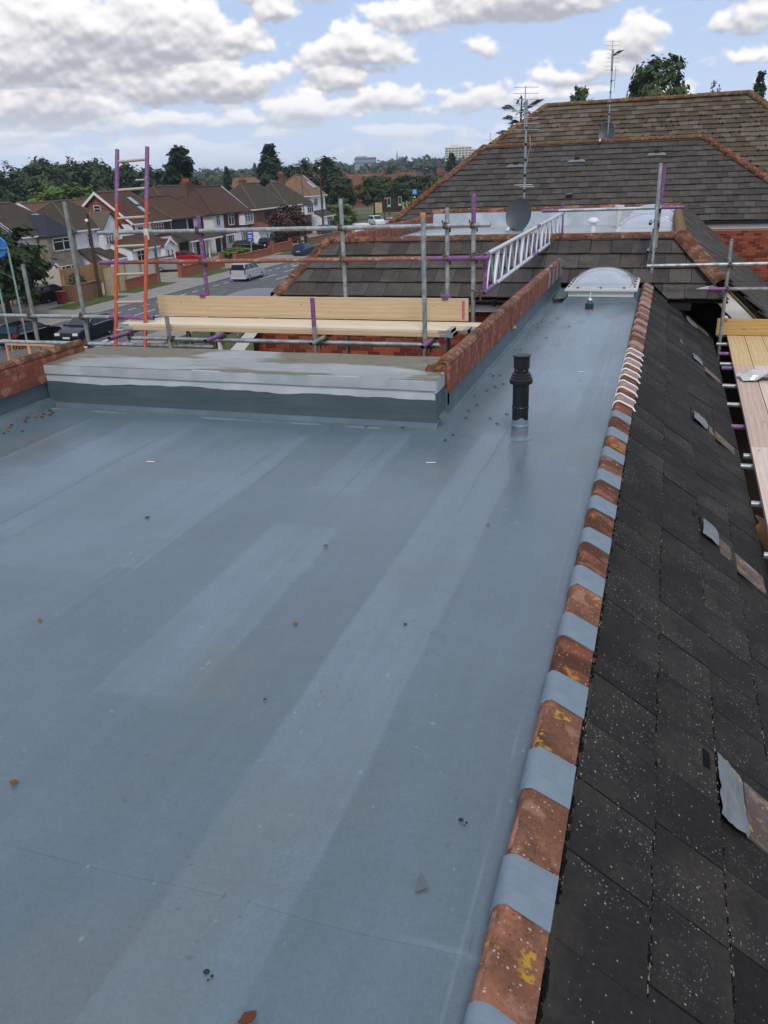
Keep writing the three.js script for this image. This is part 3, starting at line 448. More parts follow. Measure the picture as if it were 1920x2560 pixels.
{
  const t = rooflight('clear domed rooflight in a white bolted frame at the end of the blue-grey strip', [-0.745, 0, -12.12], 0.88, 1.12, 0.21, 0.13, 0.07), y = 0.215;
  for (const [x, z] of [[-0.3, 0.56], [0, 0.56], [0.3, 0.56], [-0.43, 0.45], [-0.43, 0.2], [-0.43, -0.1], [0.43, 0.45], [0.43, 0.2], [0.43, -0.1], [0.43, -0.35], [-0.43, -0.35]]) obj('bolt', lathe([[0.017, 0], [0.017, 0.012], [0.009, 0.02], [0, 0.021]], 10).translate(x, y - 0.015, z), M(0x6b4a40, 0.5), t);
  obj('sticker', bx(-0.24, -0.06, y - 0.012, y - 0.0105, 0.535, 0.57), M(0xf2f2f0, 0.5), t);
  const k = thing('roof_anchor', 'small chrome ball fitting on a dark block in front of the domed rooflight', 'fitting', [-0.845, 0, -11.12]);
  obj('block', rbx(-0.05, 0.05, 0, 0.075, -0.05, 0.05, 0.006), M(0x2c3438, 0.6), k); obj('ball', [new THREE.SphereGeometry(0.036, 18, 12).scale(1, 0.8, 1).translate(0, 0.112, 0), lathe([[0.02, 0.075], [0.02, 0.09]], 12)], M(0xd8d8d8, 0.18, { metalness: 1 }), k); obj('stem', rod([0, 0.13, 0], [0.004, 0.21, -0.01], 0.008), offWhite, k);
  tag(obj('loose_cable', hose([[-1.36, 0.03, -11.75], [-1.32, 0.035, -11.5], [-1.26, 0.02, -11.62], [-1.2, 0.015, -11.85], [-1.12, 0.02, -11.95], [-1.36, 0.04, -11.6], [-1.38, 0.06, -11.9]], 0.012, 70), blackPlastic), 'black cable coiled in the corner by the rooflight', 'cable');
}

// ---------------------------------------------------------------- bricks one by one
const bk = [[118, 56, 42], [140, 70, 52], [104, 50, 40], [152, 82, 60]].map((c, i) => M(new THREE.Color(`rgb(${c})`), 0.92, { bumpMap: grainTex, bumpScale: 0.0015 }));
function brickWall(parent, O, U, w, h, { seed = 1, limit = 290, mats = bk } = {}) {
  O = toV(O); U = toV(U); const N = U.clone().cross(V(0, 1, 0)), R = mulberry(seed), g = uvm(bx(0, 0.215, 0, 0.065, -0.03, 0.008)), half = uvm(bx(0, 0.1025, 0, 0.065, -0.03, 0.008)), basis = new THREE.Matrix4().makeBasis(U, V(0, 1, 0), N);
  const back = obj('mortar', bx(0, w, -0.005, h, -0.06, 0), M(0x9c8a7a, 0.95), parent); back.applyMatrix4(basis.clone().setPosition(O));
  const list = []; for (let k = 0; k * 0.075 < h - 0.06; k++) for (let u = k % 2 ? -0.1125 : 0; u < w - 0.05; u += 0.225) { const s = u < 0 || u + 0.215 > w; const r = R(); list.push([s ? half : g, u < 0 ? 0 : u, k * 0.075 + 0.005, mats[Math.floor(r * mats.length)]]); }
  list.reverse(); const rest = {};
  list.forEach(([q, u, v, m], i) => { const M4 = basis.clone().setPosition(O.clone().addScaledVector(U, u).addScaledVector(V(0, 1, 0), v).addScaledVector(N, (R() - 0.5) * 0.003)); if (i < limit) { const b = new THREE.Mesh(q, m); b.name = 'brick'; b.applyMatrix4(M4); parent.add(b); } else (rest[m.uuid] ??= { m, l: [] }).l.push(q.clone().applyMatrix4(M4)); });
  for (const { m, l } of Object.values(rest)) { const q = obj('brick', l, m, parent); q.userData.kind = 'stuff'; }
}

// ---------------------------------------------------------------- neighbouring block: small hipped roof, flat roof behind it
const nb = thing('hipped_roof_building', 'brick building with a dark tiled hipped roof and a pale flat roof behind its ridge', 'building');
{
  const P = THREE.MathUtils.degToRad(35), cP = Math.cos(P), sP = Math.sin(P), O = [-6.1, -0.15, -12.85], up = [0, sP, -cP];
  tileSlope(nb, O, [1, 0, 0], up, [[0.02, 0], [4.66, 0], [4.66, 1.404], [0.55, 1.404]], { g: 0.325, w: 0.31, mats: [gtA, gtA, gtB, gtC], seed: 31, jit: 1.5, limit: 120 });
  tileSlope(nb, O, [1, 0, 0], up, [[4.66, 0.325], [6.02, 0.325], [6.02, 1.404], [4.66, 1.404]], { g: 0.325, w: 0.31, mats: [gtA, gtB, gtC], seed: 32, jit: 2.2, limit: 60, phase: [0.1, 0.21, 0.05, 0.16] });
  tileSlope(nb, O, [1, 0, 0], up, [[6.02, 0.30], [6.22, 0.0], [7.05, 0.0], [6.36, 1.404], [6.02, 1.404]], { g: 0.325, w: 0.31, mats: [gtA, gtB], seed: 33, jit: 1.5, limit: 40, phase: [0.12, 0.2] });
  capRun(nb, [-5.56, 0.62, -14.0], [0.26, 0.64, -14.0], { mats: [clayMoss, clayB, clayMoss], r: 0.11, seed: 4, joint: mortar });
  capRun(nb, [-5.56, 0.63, -14.0], [-6.12, -0.13, -12.8], { mats: [clayB, clayMoss], r: 0.105, seed: 5, joint: mortar });
  capRun(nb, [0.25, 0.64, -13.98], [0.86, 0.06, -12.95], { mats: [clayB, clayMoss], r: 0.15, seed: 6, joint: mortar, open: 80 });
  obj('left_slope', slab([[-6.13, -0.17, -12.82], [-5.58, 0.62, -14], [-5.58, 0.62, -20.9], [-6.6, -0.17, -20.9]], 0.04), gtB, nb);
  // gutter and fascia
  const gut = new THREE.CylinderGeometry(0.056, 0.056, 4.5, 16, 1, true, 0, Math.PI).rotateX(Math.PI / 2).rotateY(Math.PI / 2).rotateX(Math.PI / 2 * 0).translate(-3.75, -0.19, -12.77);
  const gp = []; for (let i = 0; i <= 10; i++) { const a = Math.PI + (Math.PI * i) / 10; gp.push([0.056 * Math.cos(a), 0.056 * Math.sin(a)]); } for (let i = 10; i >= 0; i--) { const a = Math.PI + (Math.PI * i) / 10; gp.push([0.050 * Math.cos(a), 0.050 * Math.sin(a)]); }
  obj('gutter', [profile(gp, -2.3, 2.3).rotateY(Math.PI / 2).translate(-3.75, -0.165, -12.77)], gutterBlack, nb);
  for (const x of [-5.6, -4.8, -4.0, -3.2, -2.4, -1.7]) obj('gutter_bracket', [bx(x - 0.02, x + 0.02, -0.235, -0.14, -12.84, -12.70)], gutterBlack, nb);
  obj('fascia', [bx(-6.1, -1.62, -0.34, -0.17, -12.87, -12.845)], whitePvc, nb);
  obj('soffit', [bx(-6.1, -1.62, -0.345, -0.335, -13.1, -12.87)], whitePvc, nb);
  brickWall(nb, [-6.75, -1.36, -13.1], [1, 0, 0], 4.95, 0.99, { seed: 5, limit: 280 });
  obj('wall', [bx(-6.75, -1.62, GY, -1.365, -20.9, -13.13), bx(-6.0, 0.2, -1.365, -0.35, -20.9, -13.17), bx(-1.6, 0.3, GY, -0.2, -26, -13.3)], brickDark, nb);
  obj('end_wall', [slab([[0.3, GY, -14.2], [3.2, GY, -14.2], [3.2, -2.2, -14.2], [0.3, 0.45, -14.2]], 0.2)], M(0x2b2420, 0.95), nb); obj('eaves_fascia', [bx(0.1, 0.46, -0.28, -0.165, -12.9, -12.87)], gutterBlack, nb);  // end wall coloured dark brown to imitate the deep shade below the verge
  // white verge boards of the end slope, lead valley
  obj('bargeboard', [slab([[0.44, -0.007, -13.0], [0.522, -0.097, -13.0], [0.717, -0.095, -13.0], [1.6, -0.95, -13.0], [1.90, -0.95, -13.0], [0.922, -0.019, -13.0], [0.728, 0.06, -13.0]], 0.03)], whitePvc, nb);
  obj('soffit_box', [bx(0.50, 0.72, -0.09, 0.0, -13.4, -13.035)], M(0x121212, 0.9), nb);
  obj('verge_mortar', [hose([[0.94, -0.01, -12.99], [1.2, -0.25, -12.99], [1.5, -0.55, -12.99], [1.92, -0.94, -12.99]], 0.016, 20, 6)], M(0x6c6a48, 0.95), nb);
  for (let i = 0; i < 4; i++) obj('lead_valley', [rod([0.27 + i * 0.045, 0.02, -13.12], [0.42 + i * 0.045, -0.10, -12.86], 0.017, 8)], lead, nb);
  // flat roof behind the ridge
  const paleRoof = M(0xffffff, 0.5, { map: tex(512, (u, v) => { const x = u * 6, z = v * 7; let c = mix3([140, 146, 148], [168, 172, 172], fbm(x * 0.9, z * 2.2, 1010, 4)); c = mix3(c, [92, 92, 84], 0.75 * sst(0.56, 0.72, fbm(x * 1.1, z * 2.6, 1020, 4))); return c; }, [6, 7]) });
  obj('flat_membrane', [bx(-5.45, 0.2, 0.25, 0.42, -20.9, -14.02)], paleRoof, nb);
  const paleWall = M(0xffffff, 0.55, { map: softTex([142, 150, 156], [166, 172, 176], 6, 1030, 2) });
  obj('back_upstand', [slab([[-5.45, 0.42, -20.55], [0.2, 0.42, -20.55], [0.2, 0.75, -20.8], [-5.45, 0.75, -20.8]], 0.05), bx(-5.45, 0.2, 0.3, 0.75, -21.0, -20.85)], paleWall, nb);
  obj('side_upstand', [bx(-5.6, -5.45, 0.2, 0.62, -20.9, -14.1)], darkPaint, nb);
  obj('side_outlet', [bx(-5.455, -5.44, 0.45, 0.53, -16.6, -16.5), bx(-5.455, -5.44, 0.45, 0.53, -17.7, -17.6)], gutterBlack, nb);
  capRun(nb, [-5.5, 0.74, -20.88], [0.3, 0.76, -20.88], { mats: [clay, clayMoss], r: 0.10, seed: 7 });
  { const n = 15; for (let i = 0; i < n; i++) { const t = new THREE.Mesh(monoTiles[i % 4], clayRed); t.name = 'kerb_tile'; t.position.set(-5.43, 0.27, -14.3 - i * 0.438); nb.add(t); } }
  { const n = 15, g = rollGeo(0.44, 0.10, 95); for (let i = 0; i < n; i++) { const m = new THREE.Mesh(g, ochreMoss); m.name = 'ridge_tile'; m.position.set(0.24 + (i % 3) * 0.003, 0.66, -14.25 - i * 0.44); nb.add(m); } }
  // end slope falling to the right
  const Q = THREE.MathUtils.degToRad(42), cQ = Math.cos(Q), sQ = Math.sin(Q), top = [0.30, 0.66], Ls = 4.3;
  tileSlope(nb, [top[0] + Ls * cQ, top[1] - Ls * sQ, -12.95], [0, 0, -1], [-cQ, sQ, 0], [[0.02, 0], [13, 0], [13, Ls], [1.02, Ls], [0.02, Ls - 0.78]], { g: 0.31, w: 0.31, mats: [gtA, gtB, gtB, gtC], seed: 35, jit: 3.0, limit: 90, lift: 0.05 });
}
{ // things on that flat roof
  const y = 0.42;
  const v1 = thing('roof_vent', 'white mushroom vent on the pale flat roof behind the ridge', 'vent', [-1.42, y, -18.4]); obj('stem', lathe([[0.06, 0], [0.06, 0.2]], 18), whitePvc, v1); obj('cap', lathe([[0.06, 0.17], [0.115, 0.19], [0.12, 0.22], [0.1, 0.26], [0.05, 0.285], [0, 0.29]], 20), whitePvc, v1);
  const v2 = thing('roof_vent', 'tall white vent pipe with flat cap beside the distant rooflight', 'vent', [-0.98, y, -19.6]); obj('stem', [lathe([[0.06, 0], [0.06, 0.42]], 16), rod([0, 0.06, 0], [0.16, 0.06, 0], 0.05)], offWhite, v2); obj('cap', lathe([[0.06, 0.40], [0.105, 0.41], [0.105, 0.46], [0, 0.465]], 18), offWhite, v2);
  rooflight('clear dome rooflight on the pale flat roof, next to the tall white vent', [-0.30, y, -19.5], 1.05, 0.9, 0.3, 0.1, 0.04);
  rooflight('lower dome rooflight half hidden behind the terracotta ridge', [-0.32, y, -17.2], 1.05, 0.9, 0.24, 0.08, 0.04);
  tag(obj('roof_hatch', [bx(-2.25, -1.75, y, y + 0.15, -16.4, -16.0)], offWhite), 'low white hatch kerb by the far end of the lattice beam', 'hatch');
  const dish = (name, label, pos, r, turn) => {
    const t = thing(name, label, 'satellite dish', pos, turn); const pts = []; for (let i = 0; i <= 10; i++) { const q = (r * i) / 10; pts.push([q, 0.24 * q * q / r]); } const back = pts.slice().reverse().map(([a, b]) => [a, b - 0.012]);
    const d = lathe([...pts, ...back], 32).rotateX(Math.PI / 2 - 0.28).scale(0.88, 1.06, 1); obj('reflector', d.translate(0, r * 0.98, 0), M(0x3c4348, 0.5), t); obj('bracket', [rod([0, 0, -0.14], [0, r * 0.95, -0.05], 0.022), rod([0, 0.1, -0.1], [-0.12, 0.03, 0.34], 0.012)], M(0x34383a, 0.5), t); obj('receiver', [rod([-0.12, 0.03, 0.34], [-0.125, 0.10, 0.29], 0.032, 14)], offWhite, t); return t;
  };
  const d1 = dish('satellite_dish', 'dark grey satellite dish standing on the pale flat roof', [-2.98, y + 0.02, -18.6], 0.33, -0.25);
  dish('satellite_dish', 'dark satellite dish at the foot of the mast on the upper tiled roof', [-2.08, 2.34, -30.3], 0.30, -0.2);
  const steel = M(0xa9acae, 0.35, { metalness: 0.8 });
  const aerial = (label, x, z, y0, y1, tilt, n, w, extra) => {
    const t = thing('television_aerial', label, 'aerial', [x, y0, z]), H = y1 - y0; obj('mast', [rod([0, 0, 0], [0, H, 0], 0.024, 10)], steel, t);
    for (let i = 0; i < 5; i++) obj('mast_tape', rod([0, H * (0.3 + 0.12 * i), 0], [0, H * (0.3 + 0.12 * i) + 0.06, 0], 0.027, 10), blackPlastic, t);
    const a = V(-0.02, H - 0.18, 0.02), b = V(0.24, H + 0.02, -0.42); obj('boom', [rod(a, b, 0.014)], blackPlastic, t);
    const dir = b.clone().sub(a).normalize(), side = V(0.35, 0, 0.2).normalize(); for (let i = 0; i < 8; i++) { const c = a.clone().lerp(b, 0.15 + i * 0.11), s = 0.10; obj('director', [rod(c.clone().addScaledVector(side, -s).add(V(0, 0.012, 0)), c.clone().addScaledVector(side, s).add(V(0, 0.012, 0)), 0.010)], blackPlastic, t); }
    for (let i = 0; i < n; i++) { const yy = H - 0.55 + (i * 0.8) / (n - 1); if (Math.abs(yy - H + 0.15) < 0.04) continue; obj('reflector_rod', [rod([-w, yy, 0.05 + tilt * i], [w, yy - 0.02, 0.0 + tilt * i], 0.0065, 6)], steel, t); }
    obj('reflector_spine', [rod([-0.03, H - 0.57, 0.04], [-0.03, H + 0.27, 0.04], 0.01)], steel, t);
    if (extra) { obj('ring_aerial', [new THREE.TorusGeometry(0.2, 0.007, 6, 28).rotateX(Math.PI / 2).scale(1, 1, 0.35).translate(-0.02, 0.36 * H, 0.04), new THREE.TorusGeometry(0.16, 0.006, 6, 28).rotateX(Math.PI / 2).scale(1, 1, 0.35).translate(0.05, 0.36 * H - 0.04, 0.04)], offWhite, t); obj('cable', hose([[0.08, 0.74 * H, 0.02], [0.11, 0.66 * H, 0.03], [0.07, 0.60 * H, 0.02], [0.03, 0.5 * H, 0.03]], 0.009, 20), steel, t); }
    else obj('side_dipole', [rod([0.11, 0.55 * H, 0], [0.11, 0.82 * H, 0], 0.009), rod([0, 0.68 * H, 0], [0.12, 0.68 * H, 0], 0.012)], steel, t);
  };
  aerial('tall television aerial rising behind the dish on the pale flat roof', -3.02, -19.4, y, 3.02, 0.012, 8, 0.26, true);
  aerial('television aerial on the ridge of the front tiled roof with the dish at its foot', -2.04, -30.3, 2.36, 5.0, 0.01, 8, 0.22, false);
}

// ---------------------------------------------------------------- the larger tiled roofs beyond
{
  const t = thing('tiled_hip_house', 'brick house with a broad grey tiled hip roof and white eaves fascia', 'building');
  const ez = -26.5, ey = 0.07, rz = -30.2, ry = 2.34, L = Math.hypot(rz - ez, ry - ey), up = [0, (ry - ey) / L, (rz - ez) / L];
  tileSlope(t, [-8.4, ey, ez], [1, 0, 0], up, [[0, 0], [12.6, 0], [9.3, L], [2.35, L]], { g: 0.3, w: 0.3, mats: [gtA, gtB, gtC, gtA], seed: 41, jit: 2.5, limit: 285, lift: 0.04 });
  capRun(t, [-6.1, ry + 0.02, rz], [0.92, ry + 0.04, rz], { mats: [ochreMoss, clayMoss], r: 0.11, seed: 8 });
  capRun(t, [-6.1, ry + 0.03, rz], [-8.5, ey, ez + 0.1], { mats: [clayMoss, clayB], r: 0.12, seed: 9 });
  capRun(t, [0.92, ry + 0.03, rz], [4.2, ey, ez + 0.1], { mats: [clayB, clayMoss], r: 0.13, seed: 10 });
  obj('side_slope', [slab([[4.2, ey, ez], [4.2, ey, -34], [0.9, ry, rz]], 0.05), slab([[-8.4, ey, -34], [-8.4, ey, ez], [-6.1, ry, rz]], 0.05)], gtB, t);
  obj('fascia', [bx(0.98, 4.3, ey - 0.19, ey - 0.02, ez + 0.03, ez + 0.06), bx(-8.4, 0.98, ey - 0.19, ey - 0.02, ez + 0.03, ez + 0.06)], whitePvc, t);
  obj('soffit', [bx(-8.4, 4.3, ey - 0.20, ey - 0.185, ez - 0.3, ez + 0.03)], whitePvc, t); obj('gutter', [bx(-8.4, 4.3, ey - 0.06, ey + 0.02, ez + 0.06, ez + 0.15)], gutterBlack, t);
  brickWall(t, [1.25, -2.25, ez + 0.3 - 0.02], [1, 0, 0], 2.1, 2.1, { seed: 9, limit: 280 });
  obj('wall', [bx(-8, 4, GY, ey - 0.2, -40, ez + 0.2)], brickDark, t);
  for (const [x, v, pale] of [[-4.85, 3.15, 1], [-2.9, 3.3, 1], [-0.45, 3.5, 1], [-2.9, 1.25, 0]]) { const c = V(x, ey + (v / L) * (ry - ey) + 0.08, ez + (v / L) * (rz - ez)); obj('vent_tile', [bx(c.x - 0.07, c.x + 0.07, c.y - 0.02, c.y + 0.07, c.z - 0.12, c.z + 0.06)], blackPlastic, t); if (pale) obj('vent_apron', [slab([[c.x - 0.30, c.y - 0.085, c.z + 0.17], [c.x + 0.30, c.y - 0.085, c.z + 0.17], [c.x + 0.22, c.y - 0.01, c.z + 0.04], [c.x - 0.22, c.y - 0.01, c.z + 0.04]], 0.01)], lead, t); else obj('vent_hood', [bx(c.x - 0.10, c.x + 0.10, c.y + 0.07, c.y + 0.10, c.z - 0.14, c.z + 0.09)], lead, t); }
}
{
  const t = thing('tiled_hip_house', 'tall building with a weathered brown tiled hip roof above the grey one', 'building');
  const rz = -34.2, ry = 3.72, ez = -27.9, ey = 0.08, L = Math.hypot(rz - ez, ry - ey), up = [0, (ry - ey) / L, (rz - ez) / L];
  tileSlope(t, [-10.9, ey, ez], [1, 0, 0], up, [[4.75, 0], [17.5, 0], [13.28, L], [6.32, L], [4.75, 0.64 * L]], { g: 0.3, w: 0.3, mats: [btA, btB, btC, btA], seed: 43, jit: 3.2, limit: 285, lift: 0.04 });
  capRun(t, [-4.6, ry + 0.02, rz], [2.4, ry + 0.06, rz], { mats: [ochreMoss, clayMoss, ochreMoss], r: 0.13, seed: 12 });
  capRun(t, [-4.6, ry + 0.03, rz], [-6.22, ey + 0.64 * (ry - ey) + 0.03, ez + 0.64 * (rz - ez)], { mats: [clayMoss, clayB, ochreMoss], r: 0.13, seed: 13 });
  capRun(t, [2.4, ry + 0.05, rz], [6.6, ey, ez], { mats: [clayMoss, ochreMoss], r: 0.14, seed: 14 });
  obj('side_slope', [slab([[6.6, ey, ez], [6.6, ey, -41], [2.4, ry, rz]], 0.05), slab([[-6.3, ey + 0.6 * (ry - ey), -36.5], [-6.3, ey + 0.6 * (ry - ey), ez + 0.62 * (rz - ez)], [-4.6, ry, rz]], 0.05), slab([[6.6, ey, -41], [-6.3, ey, -41], [-4.6, ry, rz], [2.4, ry, rz]], 0.05)], btB, t);
  obj('wall', [bx(-6.0, 6.1, GY, ey, -40.5, -40.1), bx(4.05, 6.1, GY, ey, -40.1, -28.4)], brickDark, t);
  // clumps of moss rolled down between the tiles
  const R = mulberry(77), moss = [], N = V(0, -up[2], up[1]); const gm = new THREE.IcosahedronGeometry(0.035, 0);
  for (let i = 0; i < 330; i++) { const v = Math.floor(5 + R() * 17) * 0.3 + 0.01, u = 6 + R() * 9.5; if (v > L - 0.2 || R() > sst(4, 12, u)) continue; const p = V(-10.9 + u, ey, ez).add(V(...up).multiplyScalar(v)).addScaledVector(N, 0.045); moss.push(uvm(gm.clone().scale(0.8 + R(), 0.8 + 0.6 * R(), 1 + 1.5 * R()).translate(p.x, p.y, p.z))); }
  obj('moss_clumps', moss, M(0x3a3022, 1), t).userData.kind = 'stuff';
}
// ---------------------------------------------------------------- scaffolding
const galv = M(0xffffff, 0.42, { metalness: 0.55, map: softTex([150, 154, 152], [188, 191, 190], 9, 1100, 0.5) });
const galvDull = M(0xffffff, 0.6, { metalness: 0.3, map: softTex([122, 124, 118], [152, 154, 148], 8, 1110, 0.5) });
const purple = M(0xffffff, 0.5, { map: tex(256, (u, v) => mix3(mix3([112, 66, 114], [134, 90, 136], pf(u, v, 8, 1120, 4)), [150, 142, 150], 0.8 * sst(0.66, 0.76, pf(u, v, 14, 1123, 3))), 0.35) });
const rustTube = M(0xffffff, 0.75, { map: tex(256, (u, v) => mix3(mix3([134, 86, 74], [158, 106, 92], pf(u, v, 7, 1130, 4)), [176, 158, 148], 0.7 * sst(0.62, 0.74, pf(u, v, 12, 1133, 3))), 0.5) });
const coupler = M(0xffffff, 0.6, { metalness: 0.35, map: softTex([70, 62, 56], [122, 108, 96], 12, 1140, 0.15) });
const pineTex = (dir, a, b, s) => tex(512, (u, v) => {
  const l = dir ? v : u, w = dir ? u : v, wv = w + 0.05 * (pf(u, v, 2, s, 3) - 0.5), ring = 0.5 + 0.5 * Math.sin(2 * Math.PI * (wv * 9 + 0.8 * vn(l * 2, w * 4, s + 3, 2, 4)));
  let c = mix3(a, b, 0.55 * ring + 0.45 * pf(dir ? w : l * 1, dir ? l : w, 6, s + 5, 4)); c = c.map((q) => q * (0.95 + 0.1 * vn(dir ? w * 140 : l * 8, dir ? l * 8 : w * 140, s + 7, dir ? 140 : 8, dir ? 8 : 140)));
  const k = spots(dir ? w : l, dir ? l : w, 5, s + 9, 0.05, 0.13, 0.22); return mix3(c, [118, 78, 46], 0.75 * k);
}, dir ? [0.5, 1.6] : [1.6, 0.5]);
const pineX = M(0xffffff, 0.75, { map: pineTex(0, [212, 193, 162], [228, 212, 184], 1200) }), pineX2 = M(0xece2d0, 0.78, { map: pineX.map }), toePine = M(0xffffff, 0.75, { map: pineTex(0, [190, 166, 132], [204, 180, 146], 1230) });
const pineZ = M(0xffffff, 0.75, { map: pineTex(1, [196, 164, 116], [212, 184, 138], 1260) }), pineZold = M(0xffffff, 0.8, { map: pineTex(1, [184, 158, 140], [202, 178, 160], 1280) }), pineZpale = M(0xffffff, 0.8, { map: pineTex(1, [206, 182, 166], [222, 202, 186], 1290) });
// a right-angle coupler: two half shells, flap and bolts
function couplerGeo(c, dirA = 'x', dirB = 'y') {
  const ax = { x: V(1, 0, 0), y: V(0, 1, 0), z: V(0, 0, 1) }, A = ax[dirA], B = ax[dirB], C = toV(c), N = A.clone().cross(B), g = [];
  const ring = (o, d) => rod(o.clone().addScaledVector(d, -0.026), o.clone().addScaledVector(d, 0.026), 0.033, 12);
  g.push(ring(C.clone().addScaledVector(N, 0.025), A), ring(C.clone().addScaledVector(N, -0.025), B));
  const bolt = (o, d) => rod(o, o.clone().add(d), 0.009, 6);
  g.push(bolt(C.clone().addScaledVector(N, 0.03).addScaledVector(B, 0.036), N.clone().multiplyScalar(0.05)), bolt(C.clone().addScaledVector(N, -0.03).addScaledVector(A, 0.036), B.clone().multiplyScalar(-0.07)), bolt(C.clone().addScaledVector(A, -0.04), B.clone().multiplyScalar(0.055)));
  g.push(new THREE.BoxGeometry(0.05, 0.05, 0.05).translate(C.x, C.y, C.z)); return g;
}
function tubeIn(t, name, a, b, mat, painted = []) {                    // painted: [from, to, material] along the tube, 0..1
  a = toV(a); b = toV(b); const m = obj(name, pipe(a, b), mat, t);
  for (const [f, g, q] of painted) obj('paint', pipe(a.clone().lerp(b, f), a.clone().lerp(b, g), 0.0250, 14, 0.0052), q, m);
  return m;
}
{
  const t = thing('scaffold', 'tube scaffold with rust-brown and purple rails around the timber platform', 'scaffold'), zb = -9.13, zf = -8.2;
  tubeIn(t, 'standard', [-5.27, GY, zb], [-5.27, 1.34, zb], galvDull, [[0.87, 1, purple]]);
  tubeIn(t, 'standard', [-3.46, GY, zb], [-3.46, 1.48, zb], galv); tubeIn(t, 'standard', [-2.25, GY, zb], [-2.245, 1.36, zb], galv); tubeIn(t, 'standard', [-1.952, GY, zb], [-1.955, 1.49, zb], galv, [[0.965, 1, purple], [0.835, 0.86, purple]]);
  tubeIn(t, 'standard', [-2.253, GY, zf], [-2.258, 1.355, zf], galv); obj('orange_cap', lathe([[0.0, 0.003], [0.026, 0.002], [0.028, -0.004], [0.0265, -0.035], [0.0245, -0.035]], 16).translate(-2.258, 1.357, zf), M(0xd8842c, 0.5), t);
  tubeIn(t, 'standard', [-3.485, GY, zf], [-3.487, 0.535, zf], galvDull, [[0.966, 1, purple]]); tubeIn(t, 'standard', [-5.286, GY, zf], [-5.287, 0.315, zf], galvDull);
  tubeIn(t, 'guard_rail', [-6.67, 1.165, -9.078], [-1.76, 1.182, -9.078], galv); tubeIn(t, 'guard_rail', [-6.71, 0.812, -9.078], [-1.772, 0.845, -9.078], rustTube, [[0, 0.085, purple], [0.865, 1, purple]]);
  tubeIn(t, 'ledger', [-5.83, 0.045, -8.27], [-2.12, 0.058, -8.27], galv); tubeIn(t, 'ledger', [-6.2, 0.06, -9.07], [-1.55, 0.07, -9.07], galvDull);
  for (const [x, m, e] of [[-5.86, purple, 0.05], [-4.64, purple, -0.12], [-3.40, galv, 0.03], [-2.20, purple, 0.1]]) tubeIn(t, 'transom', [x, 0.108, -7.88], [x - 0.02, 0.108, -9.25 + e], galvDull, m === purple ? [[0, 0.3, purple]] : []);
  tubeIn(t, 'transom', [-2.5, 0.098, -8.62], [-1.4, 0.17, -8.72], galvDull);
  for (const [x, y] of [[-5.27, 1.17], [-3.46, 1.174], [-2.25, 1.178], [-1.953, 1.18], [-5.27, 0.82], [-3.46, 0.834], [-2.25, 0.842], [-1.953, 0.844]]) obj('coupler', couplerGeo([x, y, -9.104]), coupler, t);
  for (const x of [-5.86, -4.64, -3.40, -2.20]) obj('coupler', couplerGeo([x, 0.078, -8.28], 'x', 'z'), coupler, t);
  for (const x of [-5.286, -3.486, -2.255]) obj('coupler', couplerGeo([x, 0.052, -8.235]), coupler, t);
  const clip = (x) => obj('toe_board_clip', [lathe([[0.012, 0], [0.05, 0.012], [0.055, 0.03], [0.045, 0.055], [0.0, 0.06]], 14).scale(1.1, 1, 0.6).rotateX(Math.PI).translate(x, 0.465, -9.03), bx(x - 0.035, x + 0.035, 0.41, 0.43, -9.07, -8.985)], M(0xffffff, 0.6, { map: purple.map, color: 0xe8dcea }), t); clip(-5.26); clip(-2.24);
  // boards: each a thing
  const board = (label, x0, x1, y, z0, z1, mat) => { const b = thing('scaffold_board', label, 'board', [(x0 + x1) / 2, y, (z0 + z1) / 2], 0, 'boards of the courtyard platform'); const L = (x1 - x0) / 2, w = Math.abs(z1 - z0) / 2; obj('plank', rbx(-L, L, 0, 0.038, -w, w, 0.003, 1), mat, b); for (const s of [-1, 1]) { obj('end_band', [bx(s * L - 0.05 * (s > 0 ? 1 : 0) , s * L + 0.05 * (s > 0 ? 0 : 1), -0.0015, 0.0395, -w - 0.0015, w + 0.0015), bx(s * (L - 0.14), s * (L - 0.002), 0.006, 0.032, w, w + 0.0025)], M(0xc6c8c8, 0.35, { metalness: 0.7 }), b); } };
  board('new pine scaffold board on top at the front edge of the courtyard platform', -6.0, -2.0, 0.1755, -8.50, -8.275, pineX);
  board('lower pine scaffold board doubled under the front one of the courtyard platform', -5.95, -1.98, 0.1365, -8.50, -8.277, pineX2);
  board('second pine board from the front of the courtyard platform', -5.9, -1.88, 0.1365, -8.735, -8.51, pineX2);
  board('pine board against the upright toe board of the courtyard platform', -5.85, -1.70, 0.1365, -8.975, -8.745, pineX);
  const tb = thing('toe_board', 'wide upright pine toe board along the back of the courtyard platform', 'toe board'); obj('plank', rbx(-5.9, -1.98, 0.18, 0.425, -9.035, -8.997, 0.003, 1), toePine, tb); obj('end_mark', bx(-2.05, -2.02, 0.2, 0.40, -8.9968, -8.9958), M(0xb0607a, 0.8), tb);
  // lattice beam running back to the ridge
  const lb = thing('lattice_beam', 'white aluminium lattice beam with purple ends spanning back to the ridge', 'beam'), alu = M(0xcdd0d6, 0.4, { metalness: 0.35 }), a0 = V(-1.83, 0.865, -9.12), b0 = V(-1.84, 0.47, -9.12), a1 = V(-1.70, 0.97, -15.2), b1 = V(-1.70, 0.62, -15.3);
  tubeIn(lb, 'top_chord', a0, a1, alu, [[0, 0.03, purple], [0.55, 0.6, purple]]); tubeIn(lb, 'bottom_chord', b0, b1, alu, [[0, 0.11, purple], [0.5, 0.58, purple], [0.96, 1, purple]]);
